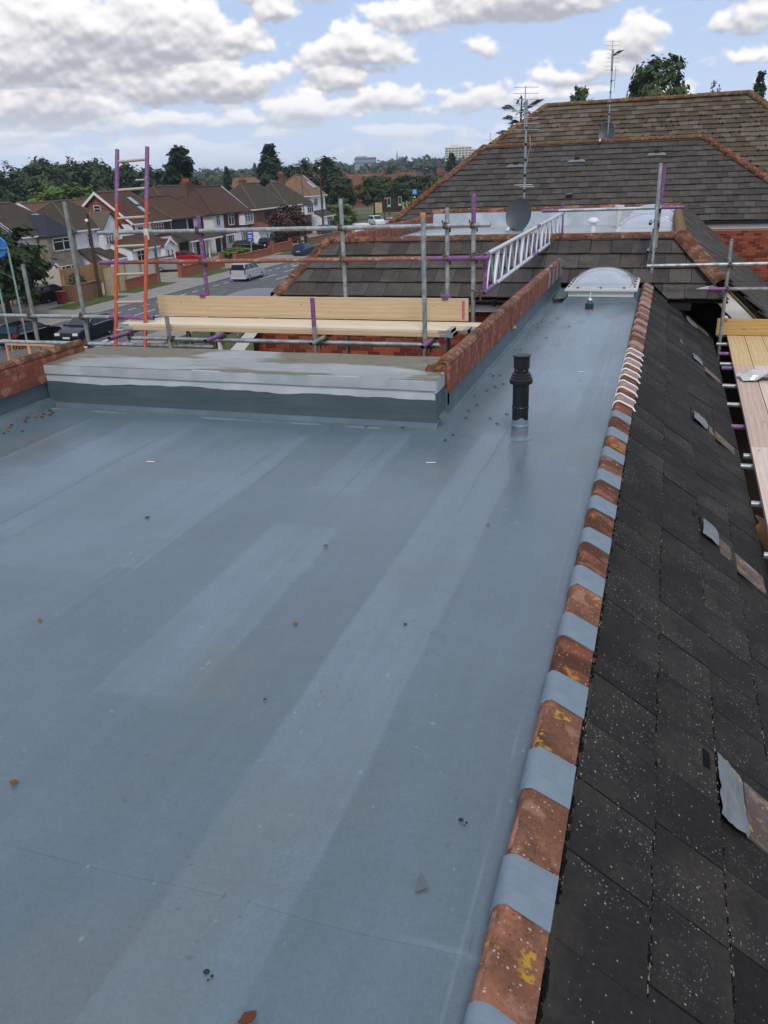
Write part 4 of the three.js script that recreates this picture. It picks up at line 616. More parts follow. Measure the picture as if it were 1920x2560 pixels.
  obj('end_post', pipe(b0.clone().add(V(0, -0.02, -0.06)), a0.clone().add(V(0, 0, -0.06)), 0.024), purple, lb); obj('end_post', pipe(b1.clone().add(V(0, -0.02, 0.04)), a1.clone().add(V(0, 0.16, 0.04)), 0.024), purple, lb);
  for (let i = 0; i < 15; i++) { const f = (i + 0.35) / 15, A = a0.clone().lerp(a1, Math.min(1, f + 0.028)), B = b0.clone().lerp(b1, f), D = b0.clone().lerp(b1, Math.min(1, f + 0.062)); obj('lacing', rod(B, A, i % 4 === 1 ? 0.024 : 0.013, 8), alu, lb); if (i < 14) obj('lacing', rod(A, D, 0.011, 8), alu, lb); }
  for (const p of [a0, b0]) obj('coupler', couplerGeo([p.x - 0.05, p.y - 0.005, p.z + 0.02], 'z', 'y'), coupler, lb);
  obj('coupler', couplerGeo([a1.x, a1.y + 0.05, a1.z], 'x', 'y'), purple, lb); obj('coupler', couplerGeo([b1.x, b1.y, b1.z], 'x', 'y'), purple, lb);
}
{ // far standards on the ridge with a rail back to the lattice beam
  const t = thing('scaffold', 'pair of grey scaffold standards rising from the end of the clay ridge', 'scaffold');
  tubeIn(t, 'standard', [-0.135, 0.13, -13.3], [-0.135, 1.715, -13.3], galv); tubeIn(t, 'standard', [-0.112, 0.55, -13.42], [-0.08, 1.665, -13.42], galvDull, [[0.55, 1, purple]]); tubeIn(t, 'standard', [-0.19, 0.3, -13.42], [-0.15, 0.82, -13.42], galvDull);
  tubeIn(t, 'guard_rail', [-1.80, 1.098, -13.36], [0.245, 1.112, -13.36], galv, [[0, 0.12, purple], [0.84, 1, purple]]);
  for (const y of [0.9, 1.1, 0.5]) obj('coupler', couplerGeo([-0.12, y, -13.36]), coupler, t); for (const y of [0.9, 0.5]) obj('transom_end', pipe([-0.21, y, -13.22], [-0.21, y, -13.7], 0.0242), galvDull, t);
}
{ // right-hand scaffold along the eaves
  const t = thing('scaffold', 'scaffold with white-spattered upright and putlogs along the eaves of the dark roof', 'scaffold'), sp2 = M(0xffffff, 0.6, { metalness: 0.3, map: tex(256, (u, v) => mix3(mix3([120, 120, 116], [146, 146, 142], pf(u, v, 8, 1310, 4)), [214, 212, 206], spots(u, v, 24, 1312, 0.15, 0.45, 0.35)), 0.4) });
  tubeIn(t, 'standard', [0.936, GY, -12.711], [0.883, 0.715, -12.711], sp2); tubeIn(t, 'guard_rail', [-0.199, 0.366, -12.663], [2.6, 0.42, -12.663], galv); tubeIn(t, 'guard_rail', [0.655, 0.052, -12.663], [2.6, 0.073, -12.663], galvDull, [[0, 0.15, purple]]);
  obj('coupler', couplerGeo([0.902, 0.382, -12.687]), coupler, t); obj('coupler', couplerGeo([0.907, 0.055, -12.687]), coupler, t);
  for (const [z, x, p] of [[-13.9, 0.9, 0], [-13.2, 0.87, 0], [-12.5, 0.865, 1], [-11.83, 0.85, 0], [-11.58, 0.86, 1], [-10.6, 0.82, 0], [-9.73, 0.825, 0], [-8.85, 0.815, 1], [-7.9, 0.865, 0], [-7.6, 0.82, 0], [-6.68, 0.835, 0], [-5.7, 0.84, 0], [-4.6, 0.83, 1]]) tubeIn(t, 'putlog', [x * 0.95 + 0.012, -0.692, z * 0.95], [2.6, -0.70, z * 0.95], galv, p ? [[0, 0.2, purple]] : []);
  tubeIn(t, 'ledger', [1.29, -0.745, -12.9], [1.14, -0.745, -2], galvDull); tubeIn(t, 'standard', [1.54, GY, -8.2], [1.54, -0.73, -8.2], galvDull);
  const turn = -0.0184, bd = (label, i, z0, z1, mat, dy = 0) => { const b = thing('scaffold_board', label, 'board', [0.756 + 0.0182 * -(z0 + z1) / 2 + 0.1125 + i * 0.232, -0.666 + dy, (z0 + z1) / 2], turn, 'boards of the eaves platform'); obj('plank', rbx(-0.1125, 0.1125, 0, 0.038, (z1 - z0) / 2, (z0 - z1) / 2, 0.003, 1), mat, b); };
  const ord = ['innermost', 'second', 'third', 'fourth', 'outermost'];
  ord.forEach((w, i) => {
    bd(`yellow pine board by the end toe board, ${w} from the dark roof's eaves`, i, -10.94, -12.87, pineZ, 0.001 * (i % 2)); bd(`greyed pinkish board under the torn foil, ${w} from the dark roof's eaves`, i, -7.62, -10.92, i % 2 ? pineZpale : pineZold, 0.002 * (i % 2)); bd(`pale clean board past the foil, ${w} from the dark roof's eaves`, i, -4.0, -7.60, i % 2 ? pineZpale : pineZpale, 0.001);
  });
  const tb = thing('toe_board', 'yellow pine end board standing across the eaves platform', 'toe board'); obj('plank', rbx(0.835, 2.6, -0.627, -0.395, -12.93, -12.892, 0.003, 1), M(0xffffff, 0.75, { map: pineTex(0, [184, 150, 92], [200, 168, 112], 1320) }), tb);
  obj('clip', [bx(0.895, 0.975, -0.41, -0.38, -12.95, -12.87), lathe([[0.05, 0], [0.02, 0.03], [0, 0.035]], 12).translate(0.936, -0.38, -12.89)], M(0xbdb0a8, 0.6), tb);
  // crumpled foil on the boards
  const g = new THREE.PlaneGeometry(0.85, 0.42, 22, 12).rotateX(-Math.PI / 2), p = g.attributes.position;
  for (let i = 0; i < p.count; i++) { const x = p.getX(i), z = p.getZ(i), e = Math.min(1, (0.43 - Math.abs(x)) * 6); p.setXYZ(i, x + 0.05 * (vn(z * 9, x * 3, 5) - 0.5), 0.012 + 0.16 * Math.pow(fbm(x * 7, z * 9, 1330, 3), 1.6) * (0.3 + 0.7 * e), z * (0.55 + 0.6 * fbm(x * 3, 1, 1340, 2)) + 0.04 * (vn(x * 8, 2, 8) - 0.5)); }
  const gg = g.toNonIndexed(); gg.computeVertexNormals(); tag(obj('plastic_sheet', gg.rotateY(0.1).translate(1.39, -0.624, -10.18), M(0xc9c8c4, 0.25, { side: THREE.DoubleSide, metalness: 0.25 })), 'crumpled pale plastic sheet lying across the eaves platform', 'plastic sheet');
  tag(obj('broken_tile', [slab([[0.80, -0.76, -6.03], [0.90, -0.86, -5.8], [0.95, -0.78, -5.9], [0.88, -0.70, -6.08]], 0.015), slab([[0.83, -0.73, -6.22], [0.88, -0.78, -6.06], [0.93, -0.73, -6.12]], 0.015)], M(0xa07850, 0.9)), 'broken tan tile wedged between putlogs at the eaves', 'broken tile');
}
{ // ladder
  const t = thing('ladder', 'tall ladder with orange stiles and purple tops tied to the upper rail', 'ladder'), orange = M(0xffffff, 0.55, { map: softTex([178, 74, 42], [194, 90, 54], 6, 1350, 0.6) });
  const top = V(-6.135, 2.085, -8.96), bot = V(-6.06, -0.12, -8.22), d = top.clone().sub(bot), foot = bot.clone().addScaledVector(d, -(bot.y - GY) / d.y), w = 0.405, tl = 0.845;
  for (const s of [0, 1]) { const o = V(w * s * (1 - 0.0), s * 0.012, 0); const st = obj('stile', rod(foot.clone().add(o), top.clone().add(o), 0.0215, 12), orange, t); const k = foot.clone().lerp(top, 0.945); obj('purple_top', rod(k.clone().add(o), top.clone().add(o).addScaledVector(d, 0.0), 0.0243, 12), purple, st); }
  const L = top.clone().sub(foot); for (let i = 0; i < 32; i++) { const y = top.y - 0.13 - i * 0.305; if (y < GY + 0.2) break; const p = foot.clone().addScaledVector(L, (y - foot.y) / L.y); obj('rung', rod(p.clone().add(V(0.02, 0, 0)), p.clone().add(V(w - 0.02, 0.012, 0)), 0.0155, 8), M(0xb5a898, 0.7), t); }
  const k = foot.clone().addScaledVector(L, (1.17 - foot.y) / L.y); for (const s of [0, 1]) obj('tie_tape', rod(k.clone().add(V(w * s, -0.06, 0)), k.clone().add(V(w * s - 0.005, 0.06, 0)), 0.029, 12), M(s ? 0xd6d0b8 : 0xb0a090, 0.7), t);
}
{ // hoist scaffold at the left
  const t = thing('scaffold', 'weathered scaffold uprights and ledgers round the rope hoist', 'scaffold');
  tubeIn(t, 'standard', [-6.6, GY, -8.47], [-6.61, 1.553, -8.47], galvDull); tubeIn(t, 'standard', [-7.36, GY, -8.47], [-7.365, 0.86, -8.47], galvDull);
  tubeIn(t, 'ledger', [-9.2, 0.242, -8.42], [-5.6, 0.257, -8.42], galv, [[0.83, 1, purple]]); tubeIn(t, 'ledger', [-9.2, -0.085, -8.42], [-4.85, -0.062, -8.42], galv);
  for (const [x, y] of [[-6.6, 0.25], [-6.6, -0.073], [-7.36, 0.248]]) obj('coupler', couplerGeo([x, y, -8.445]), coupler, t);
  const h = thing('hoist_wheel', 'blue pulley wheel with twin green ropes hanging from it', 'pulley', [-7.79, 1.05, -8.6]), blue = M(0x2f6fb4, 0.45);
  obj('wheel', [new THREE.TorusGeometry(0.115, 0.018, 10, 36), new THREE.CylinderGeometry(0.108, 0.108, 0.012, 36).rotateX(Math.PI / 2), new THREE.CylinderGeometry(0.03, 0.03, 0.05, 16).rotateX(Math.PI / 2)], blue, h); obj('rim_groove', new THREE.TorusGeometry(0.128, 0.006, 6, 36), M(0x1f4c80, 0.5), h); obj('hook', [rod([0, 0.1, 0], [0, 0.35, 0], 0.012), rod([-0.02, -0.012, 0.03], [0.16, -0.012, 0.03], 0.006)], M(0x9a9ea0, 0.4, { metalness: 0.6 }), h);
  const rope = (x) => { const g = []; for (let s = 0; s < 3; s++) { const pts = []; for (let i = 0; i <= 260; i++) { const a = i * 0.55 + (s * 2 * Math.PI) / 3; pts.push([x + 0.006 * Math.cos(a) + 0.008 * Math.sin(i * 0.02), 0 - i * 0.0125, 0.006 * Math.sin(a)]); } g.push(hose(pts, 0.0068, 520, 5)); } return g; };
  const rm = M(0x8fae9f, 0.8); obj('rope', rope(0.132), rm, h); obj('rope', rope(-0.128), rm, h);
  const gt = thing('mesh_gate', 'orange framed wire mesh guard beyond the tiled parapet', 'mesh guard', [-7.25, -0.3, -8.18]), of = M(0xd49870, 0.6);
  obj('frame', [bx(-0.34, 0.34, 0.232, 0.252, -0.01, 0.01), bx(-0.34, 0.34, -0.25, -0.23, -0.01, 0.01), bx(-0.36, -0.335, -0.25, 0.252, -0.01, 0.01), bx(0.335, 0.36, -0.25, 0.252, -0.01, 0.01)], of, gt); obj('middle_post', bx(-0.03, 0.0, -0.23, 0.232, -0.009, 0.009), M(0xe0ac7a, 0.6), gt);
  const wires = []; for (let i = -14; i <= 14; i++) for (const s of [-1, 1]) { const a = clipPoly([[i * 0.045 - s * 0.16 - 0.002, -0.23], [i * 0.045 - s * 0.16 + 0.003, -0.23], [i * 0.045 + s * 0.16 + 0.003, 0.232], [i * 0.045 + s * 0.16 - 0.002, 0.232]], [[-0.335, -0.23], [0.335, -0.23], [0.335, 0.232], [-0.335, 0.232]]); if (a.length > 2) wires.push(slab(a.map(([x, y]) => [x, y, s * 0.003]), 0.004)); }
  obj('wire_mesh', wires, M(0xb89a80, 0.5, { metalness: 0.3 }), gt);
  obj('post', [rod([-0.35, -0.25, 0], [-0.35, GY + 0.3, 0], 0.02), rod([0.35, -0.25, 0], [0.35, GY + 0.3, 0], 0.02)], of, gt);
}
{ // leaves and scraps on the felt
  const leafGeo = [0, 1, 2].map((k) => { const R = mulberry(k + 900), sh = new THREE.Shape(), n = 9, pts = []; for (let i = 0; i <= n; i++) { const t = i / n; pts.push([t * 0.05 - 0.025, 0.017 * Math.sin(Math.PI * Math.pow(t, 0.8)) * (0.75 + 0.5 * R())]); } for (let i = n - 1; i > 0; i--) { const t = i / n; pts.push([t * 0.05 - 0.025, -0.016 * Math.sin(Math.PI * Math.pow(t, 0.8)) * (0.7 + 0.5 * R())]); } sh.setFromPoints(pts.map(([a, b]) => new THREE.Vector2(a, b)));
    const g = new THREE.ExtrudeGeometry(sh, { depth: 0.0012, bevelEnabled: false }).rotateX(-Math.PI / 2), p = g.attributes.position; for (let i = 0; i < p.count; i++) { const x = p.getX(i), z = p.getZ(i); p.setY(i, p.getY(i) + 0.001 + 18 * z * z + 6 * x * x * (k - 0.5) + 0.004 * Math.abs(Math.sin(x * 120 + k)) + 0.004); } g.computeVertexNormals(); return uvm(g); });
  const lm = [[122, 70, 40], [92, 58, 38], [150, 88, 48], [66, 46, 36]].map((c) => M(new THREE.Color(`rgb(${c})`), 0.85));
  const roofL = [[-1.806, -1.584, 1.5], [-1.335, -2.726, 0.95], [-1.495, -3.477, 1.2], [-2.614, -3.589, 1.1], [-1.225, -2.2, 0.7], [-2.43, -2.472, 0.9], [-0.885, -2.834, 0.7], [-0.753, -3.928, 1.0], [-1.325, -5.294, 1.1], [-1.702, -5.53, 1.1], [-1.977, -5.5, 1.0], [-2.218, -5.42, 0.8], [-0.736, -1.083, 1.5], [-2.324, -3.87, 0.5]];
  const stripL = [[-1.32, -10.49], [-1.328, -10.26], [-1.317, -10.04], [-1.37, -9.78], [-1.353, -9.31], [-1.344, -9.06], [-1.125, -9.06], [-1.352, -8.38], [-1.303, -8.41], [-1.357, -7.23], [-1.304, -7.26], [-1.216, -6.95], [-1.266, -6.85], [-1.312, -6.71], [-1.381, -6.52], [-1.40, -7.3], [-1.324, -6.06], [-1.303, -5.87], [-1.124, -5.89], [-1.298, -5.43], [-1.192, -10.05], [-1.166, -10.35], [-1.143, -8.54], [-1.299, -6.24], [-0.80, -11.42], [-0.9, -11.44], [-0.72, -11.45], [-1.34, -9.9], [-1.30, -9.65]];
  const cornL = [[-4.66, -4.8], [-4.67, -4.86], [-4.73, -4.945], [-4.76, -5.0], [-4.763, -5.16], [-4.768, -5.2], [-4.732, -5.24], [-4.749, -5.29], [-4.675, -5.25], [-4.723, -5.33], [-4.727, -5.42], [-4.665, -5.375], [-4.554, -4.88], [-4.708, -5.1], [-4.70, -5.28], [-4.64, -5.31]];
  const R = mulberry(555), put = (l, label, group, s0) => l.forEach(([x, z, s], i) => { const k = Math.floor(R() * 3), m = new THREE.Mesh(leafGeo[k], lm[Math.floor(R() * 4)]); m.name = numbered('dry_leaf'); m.position.set(x, 0.003, z); m.rotation.y = R() * 6.28; m.scale.setScalar((s ?? s0) * (0.8 + 0.4 * R()) * 0.55); scene.add(m); tag(m, label, 'leaf', group); });
  put(roofL, 'dry brown leaf lying out on the open grey roof', 'leaves on the open flat roof', 1); put(stripL, 'dry leaf caught along the narrow strip below the red tiled kerb', 'leaves along the roof strip', 1.25); put(cornL, 'curled dead leaf in the heap where parapet and upstand meet', 'leaves in the roof corner', 1.3);
  const scr = thing('felt_scrap', 'folded grey triangle of felt lying near the clay ridge', 'scrap', [-0.466, 0.004, -1.555], 0.5); scr.scale.setScalar(0.75); obj('scrap', [slab([[-0.025, 0.0, 0.03], [0.025, 0.004, 0.022], [0.012, 0.02, -0.035]], 0.003), slab([[0.012, 0.021, -0.034], [0.026, 0.005, 0.02], [0.018, 0.012, -0.02]], 0.002)], M(0x565c60, 0.7), scr);
  for (const [x, z] of [[-0.414, -1.811], [-0.885, -1.165], [-1.031, -6.038], [-1.055, -5.774], [-0.965, -9.79]]) { const m = obj('grit_crumb', [new THREE.IcosahedronGeometry(0.007, 0).scale(1.3, 0.7, 1).translate(0, 0.004, 0), new THREE.IcosahedronGeometry(0.004, 0).translate(0.018, 0.003, 0.006), new THREE.IcosahedronGeometry(0.003, 0).translate(0.014, 0.003, 0.018)], M(0x1b2024, 0.7)); m.position.set(x, 0.002, z); tag(m, 'tiny black crumb of debris on the painted felt', 'debris', 'crumbs on the felt'); }
  for (const [x, z, a] of [[-1.303, -4.828, 0.3], [-3.148, -4.453, 0.1], [-0.61, -7.52, 0]]) { const m = obj('white_chip', [rbx(-0.03, 0.03, 0.001, 0.005, -0.005, 0.005, 0.001, 1)], M(0xdcdcd6, 0.6)); m.position.set(x, 0.002, z); m.rotation.y = a; tag(m, 'small white sliver lying on the flat roof', 'chip', 'white slivers'); }
}
{ // odds and ends below the hipped roof
  const t = thing('porch_canopy', 'grey curved canopy roof below the corner of the hipped roof', 'canopy', [-7.1, -0.62, -14.2]); const g = new THREE.SphereGeometry(1, 28, 12, 0, Math.PI * 2, 0, Math.PI / 2).scale(0.95, 0.42, 0.9); obj('curved_top', g, M(0x737478, 0.6), t); obj('base', lathe([[0.94, -0.25], [0.97, 0.0]], 28).scale(1, 1, 0.95), M(0x6c6d70, 0.6), t); obj('posts', [rod([-0.7, -0.2, 0.4], [-0.7, GY + 0.62, 0.4], 0.06), rod([-0.7, -0.2, -0.4], [-0.7, GY + 0.62, -0.4], 0.06)], whitePvc, t);
  const b = thing('verge_board', 'white sloping verge board of the lower roof beside the brick wall', 'verge board'); obj('board', [slab([[-7.02, -1.12, -12.4], [-6.72, -1.12, -12.4], [-6.24, -0.6, -12.4], [-6.45, -0.6, -12.4]], 0.03)], whitePvc, b); obj('mossy_edge', hose([[-7.06, -1.12, -12.41], [-6.75, -0.85, -12.41], [-6.48, -0.58, -12.41]], 0.022, 16), M(0x6a6848, 0.95), b); obj('roof_edge', [slab([[-7.05, -1.14, -12.42], [-6.47, -0.57, -12.42], [-6.47, -0.57, -13.09], [-7.05, -1.14, -13.09]].reverse(), 0.03)], gtB, b);
}
// ---------------------------------------------------------------- ground, road, pavements
const asphaltTex = tex(512, (u, v) => { const g = 0.8 + 0.4 * pf(u, v, 40, 1400, 3); let c = mix3([88, 89, 90], [102, 102, 101], pf(u, v, 5, 1401, 4)); return c.map((q) => q * g); }, 9);
const pavTex = tex(512, (u, v) => mix3([128, 124, 118], [150, 145, 137], pf(u, v, 8, 1410, 5)).map((q) => q * (0.92 + 0.16 * pf(u, v, 50, 1412, 2))), 7);
const grassTex = tex(512, (u, v) => mix3(mix3([58, 72, 34], [88, 98, 50], pf(u, v, 10, 1420, 5)), [112, 104, 66], 0.6 * sst(0.55, 0.75, pf(u, v, 4, 1422, 4))).map((q) => q * (0.8 + 0.4 * pf(u, v, 70, 1424, 2))), 6);
const landTex = tex(512, (u, v) => mix3(mix3([66, 78, 46], [92, 98, 62], pf(u, v, 12, 1430, 5)), [116, 106, 90], 0.7 * sst(0.5, 0.68, pf(u, v, 7, 1433, 4))), 160);
const grassM = M(0xffffff, 1, { map: grassTex }), asphalt = M(0xffffff, 0.92, { map: asphaltTex }), pave = M(0xffffff, 0.92, { map: pavTex }), land = M(0xffffff, 1, { map: landTex });
const ground = struct('ground'); obj('land', bx(-2600, 2600, GY - 1, GY - 0.02, -3200, 800), land, ground);
const lawn = struct('grass_verge'); obj('lawn', bx(-33.2, -18, GY - 0.02, GY + 0.03, -75, 10), grassM, lawn);
const yard = struct('yard'); obj('paving', bx(-18, 8, GY - 0.02, GY + 0.02, -60, 30), asphalt, yard);
const road = struct('road'); obj('carriageway', bx(-43.4, -33.3, GY - 0.02, GY, -420, 120), asphalt, road); obj('side_road', bx(-33.3, 40, GY - 0.02, GY - 0.004, -200, -188), asphalt, road);
const whiteLine = M(0xffffff, 0.8, { map: softTex([186, 186, 182], [214, 214, 210], 12, 1440, 3) });
{
  const l = []; const bar = (x, z0, z1, w = 0.13) => l.push([x, z0, z1, w]);
  for (let z = -49; z > -150; z -= 2.1) bar(-42.0 + 0.004 * (z + 74), z, z - 1.05, 0.12); 
  for (const [z0, z1] of [[-49.2, -54.2], [-56, -60], [-62.5, -67], [-79.8, -84], [-86, -90], [-100, -105]]) { bar(-39.7, z0, z1); bar(-37.7, z0 + 0.3, z1 + 0.8); } bar(-38.6, -49.5, -53, 0.28); bar(-38.9, -52.2, -53.4, 0.35);
  for (const z of [-44, -45.2, -46.4]) { bar(-34.6, z, z - 0.7, 0.35); bar(-35.4, z - 0.4, z - 1.1, 0.35); }
  for (let i = 0; i < 7; i++) bar(-41.2 + 0.25 * i, -91.5 - 0.8 * i, -92.6 - 0.8 * i, 0.25); for (let z = -110; z > -165; z -= 6) bar(-38.4, z, z - 3.5); bar(-42.3, -38, -44, 0.15);
  const sets = struct('road_markings'); l.forEach(([x, a, b, w]) => obj('white_line', bx(x - w / 2, x + w / 2, GY - 0.003, GY + 0.004, b, a), whiteLine, sets));
}
const foot = struct('pavement'); obj('footway', bx(-49.3, -43.55, GY - 0.02, GY + 0.10, -170, 60), pave, foot); obj('footway', bx(-33.15, -30.6, GY - 0.02, GY + 0.10, -180, 60), pave, foot);
obj('kerbstone', [bx(-43.55, -43.4, GY - 0.02, GY + 0.115, -170, 60), bx(-33.3, -33.15, GY - 0.02, GY + 0.115, -180, 60)], M(0x8b8982, 0.9), foot);
const drive = struct('front_gardens'); obj('paving', bx(-60, -49.3, GY - 0.02, GY + 0.06, -165, -40), M(0xffffff, 0.95, { map: softTex([134, 122, 106], [158, 146, 130], 8, 1450, 6) }), drive); obj('back_lawn', bx(-120, -68, GY - 0.02, GY + 0.05, -165, -40), grassM, drive);
for (const [x0, x1, z0, z1] of [[-49.2, -46.6, -58.6, -66.6], [-49.2, -47.2, -68.5, -76], [-49.2, -46.6, -80, -88.5], [-49.2, -46.4, -93.5, -99], [-53.5, -49.6, -108, -116], [-49.2, -46.6, -104, -122]]) obj('grass_patch', bx(x0, x1, GY + 0.1, GY + 0.13, z1, z0), grassM, foot);

// ---------------------------------------------------------------- houses along the road
const roofTexFor = (a, b, s) => tex(512, (u, v) => { const k = Math.floor(v * 24), fv = v * 24 - k, fu = (u * 16 + (k % 2) * 0.5) % 1, t = h2(Math.floor(u * 16 + (k % 2) * 0.5) % 16, k, s); let c = mix3(a, b, 0.5 * t + 0.5 * pf(u, v, 6, s, 4)); return c.map((q) => q * (fv < 0.12 ? 0.82 : 1) * (fu < 0.06 ? 0.93 : 1)); }, [4, 6]);
const rfBrown = M(0xffffff, 0.95, { map: roofTexFor([70, 52, 42], [96, 70, 54], 1500) }), rfDark = M(0xffffff, 0.95, { map: roofTexFor([66, 58, 50], [84, 74, 62], 1510) }), rfRed = M(0xffffff, 0.95, { map: roofTexFor([104, 68, 54], [122, 82, 66], 1520) }), rfSlate = M(0xffffff, 0.8, { map: roofTexFor([48, 50, 56], [60, 62, 68], 1530) }), rfTan = M(0xffffff, 0.95, { map: roofTexFor([118, 90, 66], [138, 108, 82], 1540) }), rfGrey = M(0xffffff, 0.95, { map: roofTexFor([92, 82, 72], [108, 98, 86], 1550) });
const render = M(0xffffff, 0.9, { map: softTex([220, 221, 224], [234, 234, 236], 6, 1560, 5) }), renderW = M(0xffffff, 0.9, { map: softTex([216, 214, 208], [228, 226, 220], 6, 1565, 5) }), brickRed = M(0xffffff, 0.92, { map: brickTexFor([128, 68, 52], [142, 80, 60], [140, 100, 84], 43) }), brickBrown = M(0xffffff, 0.92, { map: brickTexFor([98, 66, 52], [114, 78, 60], [112, 90, 76], 44) }), tileHung = M(0xffffff, 0.95, { map: roofTexFor([82, 52, 42], [98, 62, 50], 1570) }), pebble = M(0xffffff, 0.95, { map: softTex([124, 116, 102], [148, 140, 126], 14, 1575, 3) });
const glassDark = M(0x14181c, 0.14), glassPale = M(0x6b7680, 0.12), black = M(0x18181a, 0.6), skyGlass = M(0x93a6b8, 0.1, { metalness: 0.3 });
const out = (pts, t, inside) => { const P = pts.map(toV), n = V(); for (let i = 1; i + 1 < P.length; i++) n.add(P[i].clone().sub(P[0]).cross(P[i + 1].clone().sub(P[0]))); const c = P.reduce((a, p) => a.add(p), V()).multiplyScalar(1 / P.length); return slab(n.dot(toV(inside).sub(c)) > 0 ? P.reverse() : P, t); };
function windowOn(parent, axis, at, c, y, w, h, cols = 2, glass = glassDark, frame = whitePvc) {      // axis 'x': on a wall facing +x; 'z': on a wall facing +z
  const k = 0.07, bars = [[-w / 2, w / 2, h / 2 - k, h / 2], [-w / 2, w / 2, -h / 2 - 0.03, -h / 2 + k], [-w / 2, -w / 2 + k, -h / 2, h / 2], [w / 2 - k, w / 2, -h / 2, h / 2]];
  for (let i = 1; i < cols; i++) { const u = -w / 2 + (w * i) / cols; bars.push([u - 0.04, u + 0.04, -h / 2, h / 2]); } if (h > 1.1) bars.push([-w / 2, w / 2, h * 0.2 - 0.03, h * 0.2 + 0.03]);
  const mk = ([a, b, e, f], d0, d1) => (axis === 'x' ? bx(at + d0, at + d1, y + e, y + f, c - b, c - a) : bx(c + a, c + b, y + e, y + f, at + d0, at + d1));
  const f = obj('window', bars.map((q) => mk(q, 0.004, 0.085)), frame, parent); obj('pane', mk([-w / 2 + 0.02, w / 2 - 0.02, -h / 2 + 0.02, h / 2 - 0.02], 0.002, 0.035), glass, f); return f;
}
function gableRoof(parent, { x0, x1, z0, z1, ey, ry, near = 'hip', far = 'gable', mat, ov = 0.35, hipN = 3.2, hipF = 3.2, barge }) {   // ridge along z; x1 is the front (towards the road)
  const xm = (x0 + x1) / 2, a = z0 + ov, b = z1 - ov, rn = near === 'hip' ? z0 - hipN : a, rf = far === 'hip' ? z1 + hipF : b, I = [xm, ey - 1, (z0 + z1) / 2], X0 = x0 - ov, X1 = x1 + ov;
  const g = [out([[X1, ey, a], [X1, ey, b], [xm, ry, rf], [xm, ry, rn]], 0.12, I), out([[X0, ey, a], [X0, ey, b], [xm, ry, rf], [xm, ry, rn]], 0.12, I)];
  if (near === 'hip') g.push(out([[X0, ey, a], [X1, ey, a], [xm, ry, rn]], 0.12, I)); if (far === 'hip') g.push(out([[X0, ey, b], [X1, ey, b], [xm, ry, rf]], 0.12, I));
  const r = obj('roof', g, mat, parent), caps = [rod([xm, ry + 0.02, rn], [xm, ry + 0.02, rf], 0.13, 6)]; if (near === 'hip') caps.push(rod([xm, ry, rn], [X1, ey, a], 0.12, 6), rod([xm, ry, rn], [X0, ey, a], 0.12, 6)); if (far === 'hip') caps.push(rod([xm, ry, rf], [X1, ey, b], 0.12, 6)); obj('ridge_capping', caps, barge ? mat : rfGrey, r);
  obj('gutter', [bx(X1 - 0.02, X1 + 0.1, ey - 0.16, ey + 0.0, b, a), ...(near === 'hip' ? [bx(X0, X1, ey - 0.16, ey, a - 0.02, a + 0.1)] : [])], barge === 'dark' ? black : whitePvc, r);
  const gab = (z, s) => [out([[X1 + 0.05, ey - 0.05, z], [xm, ry + 0.12, z], [xm, ry - 0.22, z], [X1 - 0.28, ey - 0.12, z]], 0.06, [xm, ey, z - s]), out([[X0 - 0.05, ey - 0.05, z], [xm, ry + 0.12, z], [xm, ry - 0.22, z], [X0 + 0.28, ey - 0.12, z]], 0.06, [xm, ey, z - s])];
  if (near === 'gable') obj('bargeboard', gab(a + 0.06, 1), whitePvc, r); if (far === 'gable') obj('bargeboard', gab(b - 0.0, -1), whitePvc, r); return r;
}
function house(label, { z0, z1, x1 = -60, x0 = -68.5, ey = -3, ry = 0.2, near, far, roof, wall, side = wall, hipN, hipF, barge }) {
  const t = thing('house', label, 'house'); const xm = (x0 + x1) / 2; 
  obj('wall', [bx(x0, x1, GY, ey + 0.02, z1, z0 - 0.25)], wall, t); const endg = [bx(x0 + 0.003, x1 - 0.003, GY, ey, z0 - 0.25, z0)]; if (near === 'gable') endg.push(out([[x0, ey, z0], [x1, ey, z0], [xm, ry - 0.1, z0]], 0.25, [xm, ey, z0 - 1])); obj('side_wall', endg, side, t); if (far === 'gable') obj('far_wall', out([[x0, ey, z1], [x1, ey, z1], [xm, ry - 0.1, z1]], 0.25, [xm, ey, z1 + 1]), wall, t);
  gableRoof(t, { x0, x1, z0, z1, ey, ry, near, far, mat: roof, hipN, hipF, barge }); t.userData.dim = undefined; return t;
}
function chimney(t, x, z, y0, y1, w = 0.6, d = 1.2, mat = brickRed, pots = 4) { const c = obj('chimney', [bx(x - w / 2, x + w / 2, y0, y1, z - d / 2, z + d / 2), bx(x - w / 2 - 0.06, x + w / 2 + 0.06, y1 - 0.35, y1 - 0.1, z - d / 2 - 0.06, z + d / 2 + 0.06)], mat, t); for (let i = 0; i < pots; i++) obj('chimney_pot', lathe([[0.13, 0], [0.10, 0.35], [0.12, 0.4]], 10).translate(x, y1, z - d / 2 + (d * (i + 0.5)) / pots), M(0xb0603c, 0.9), c); }
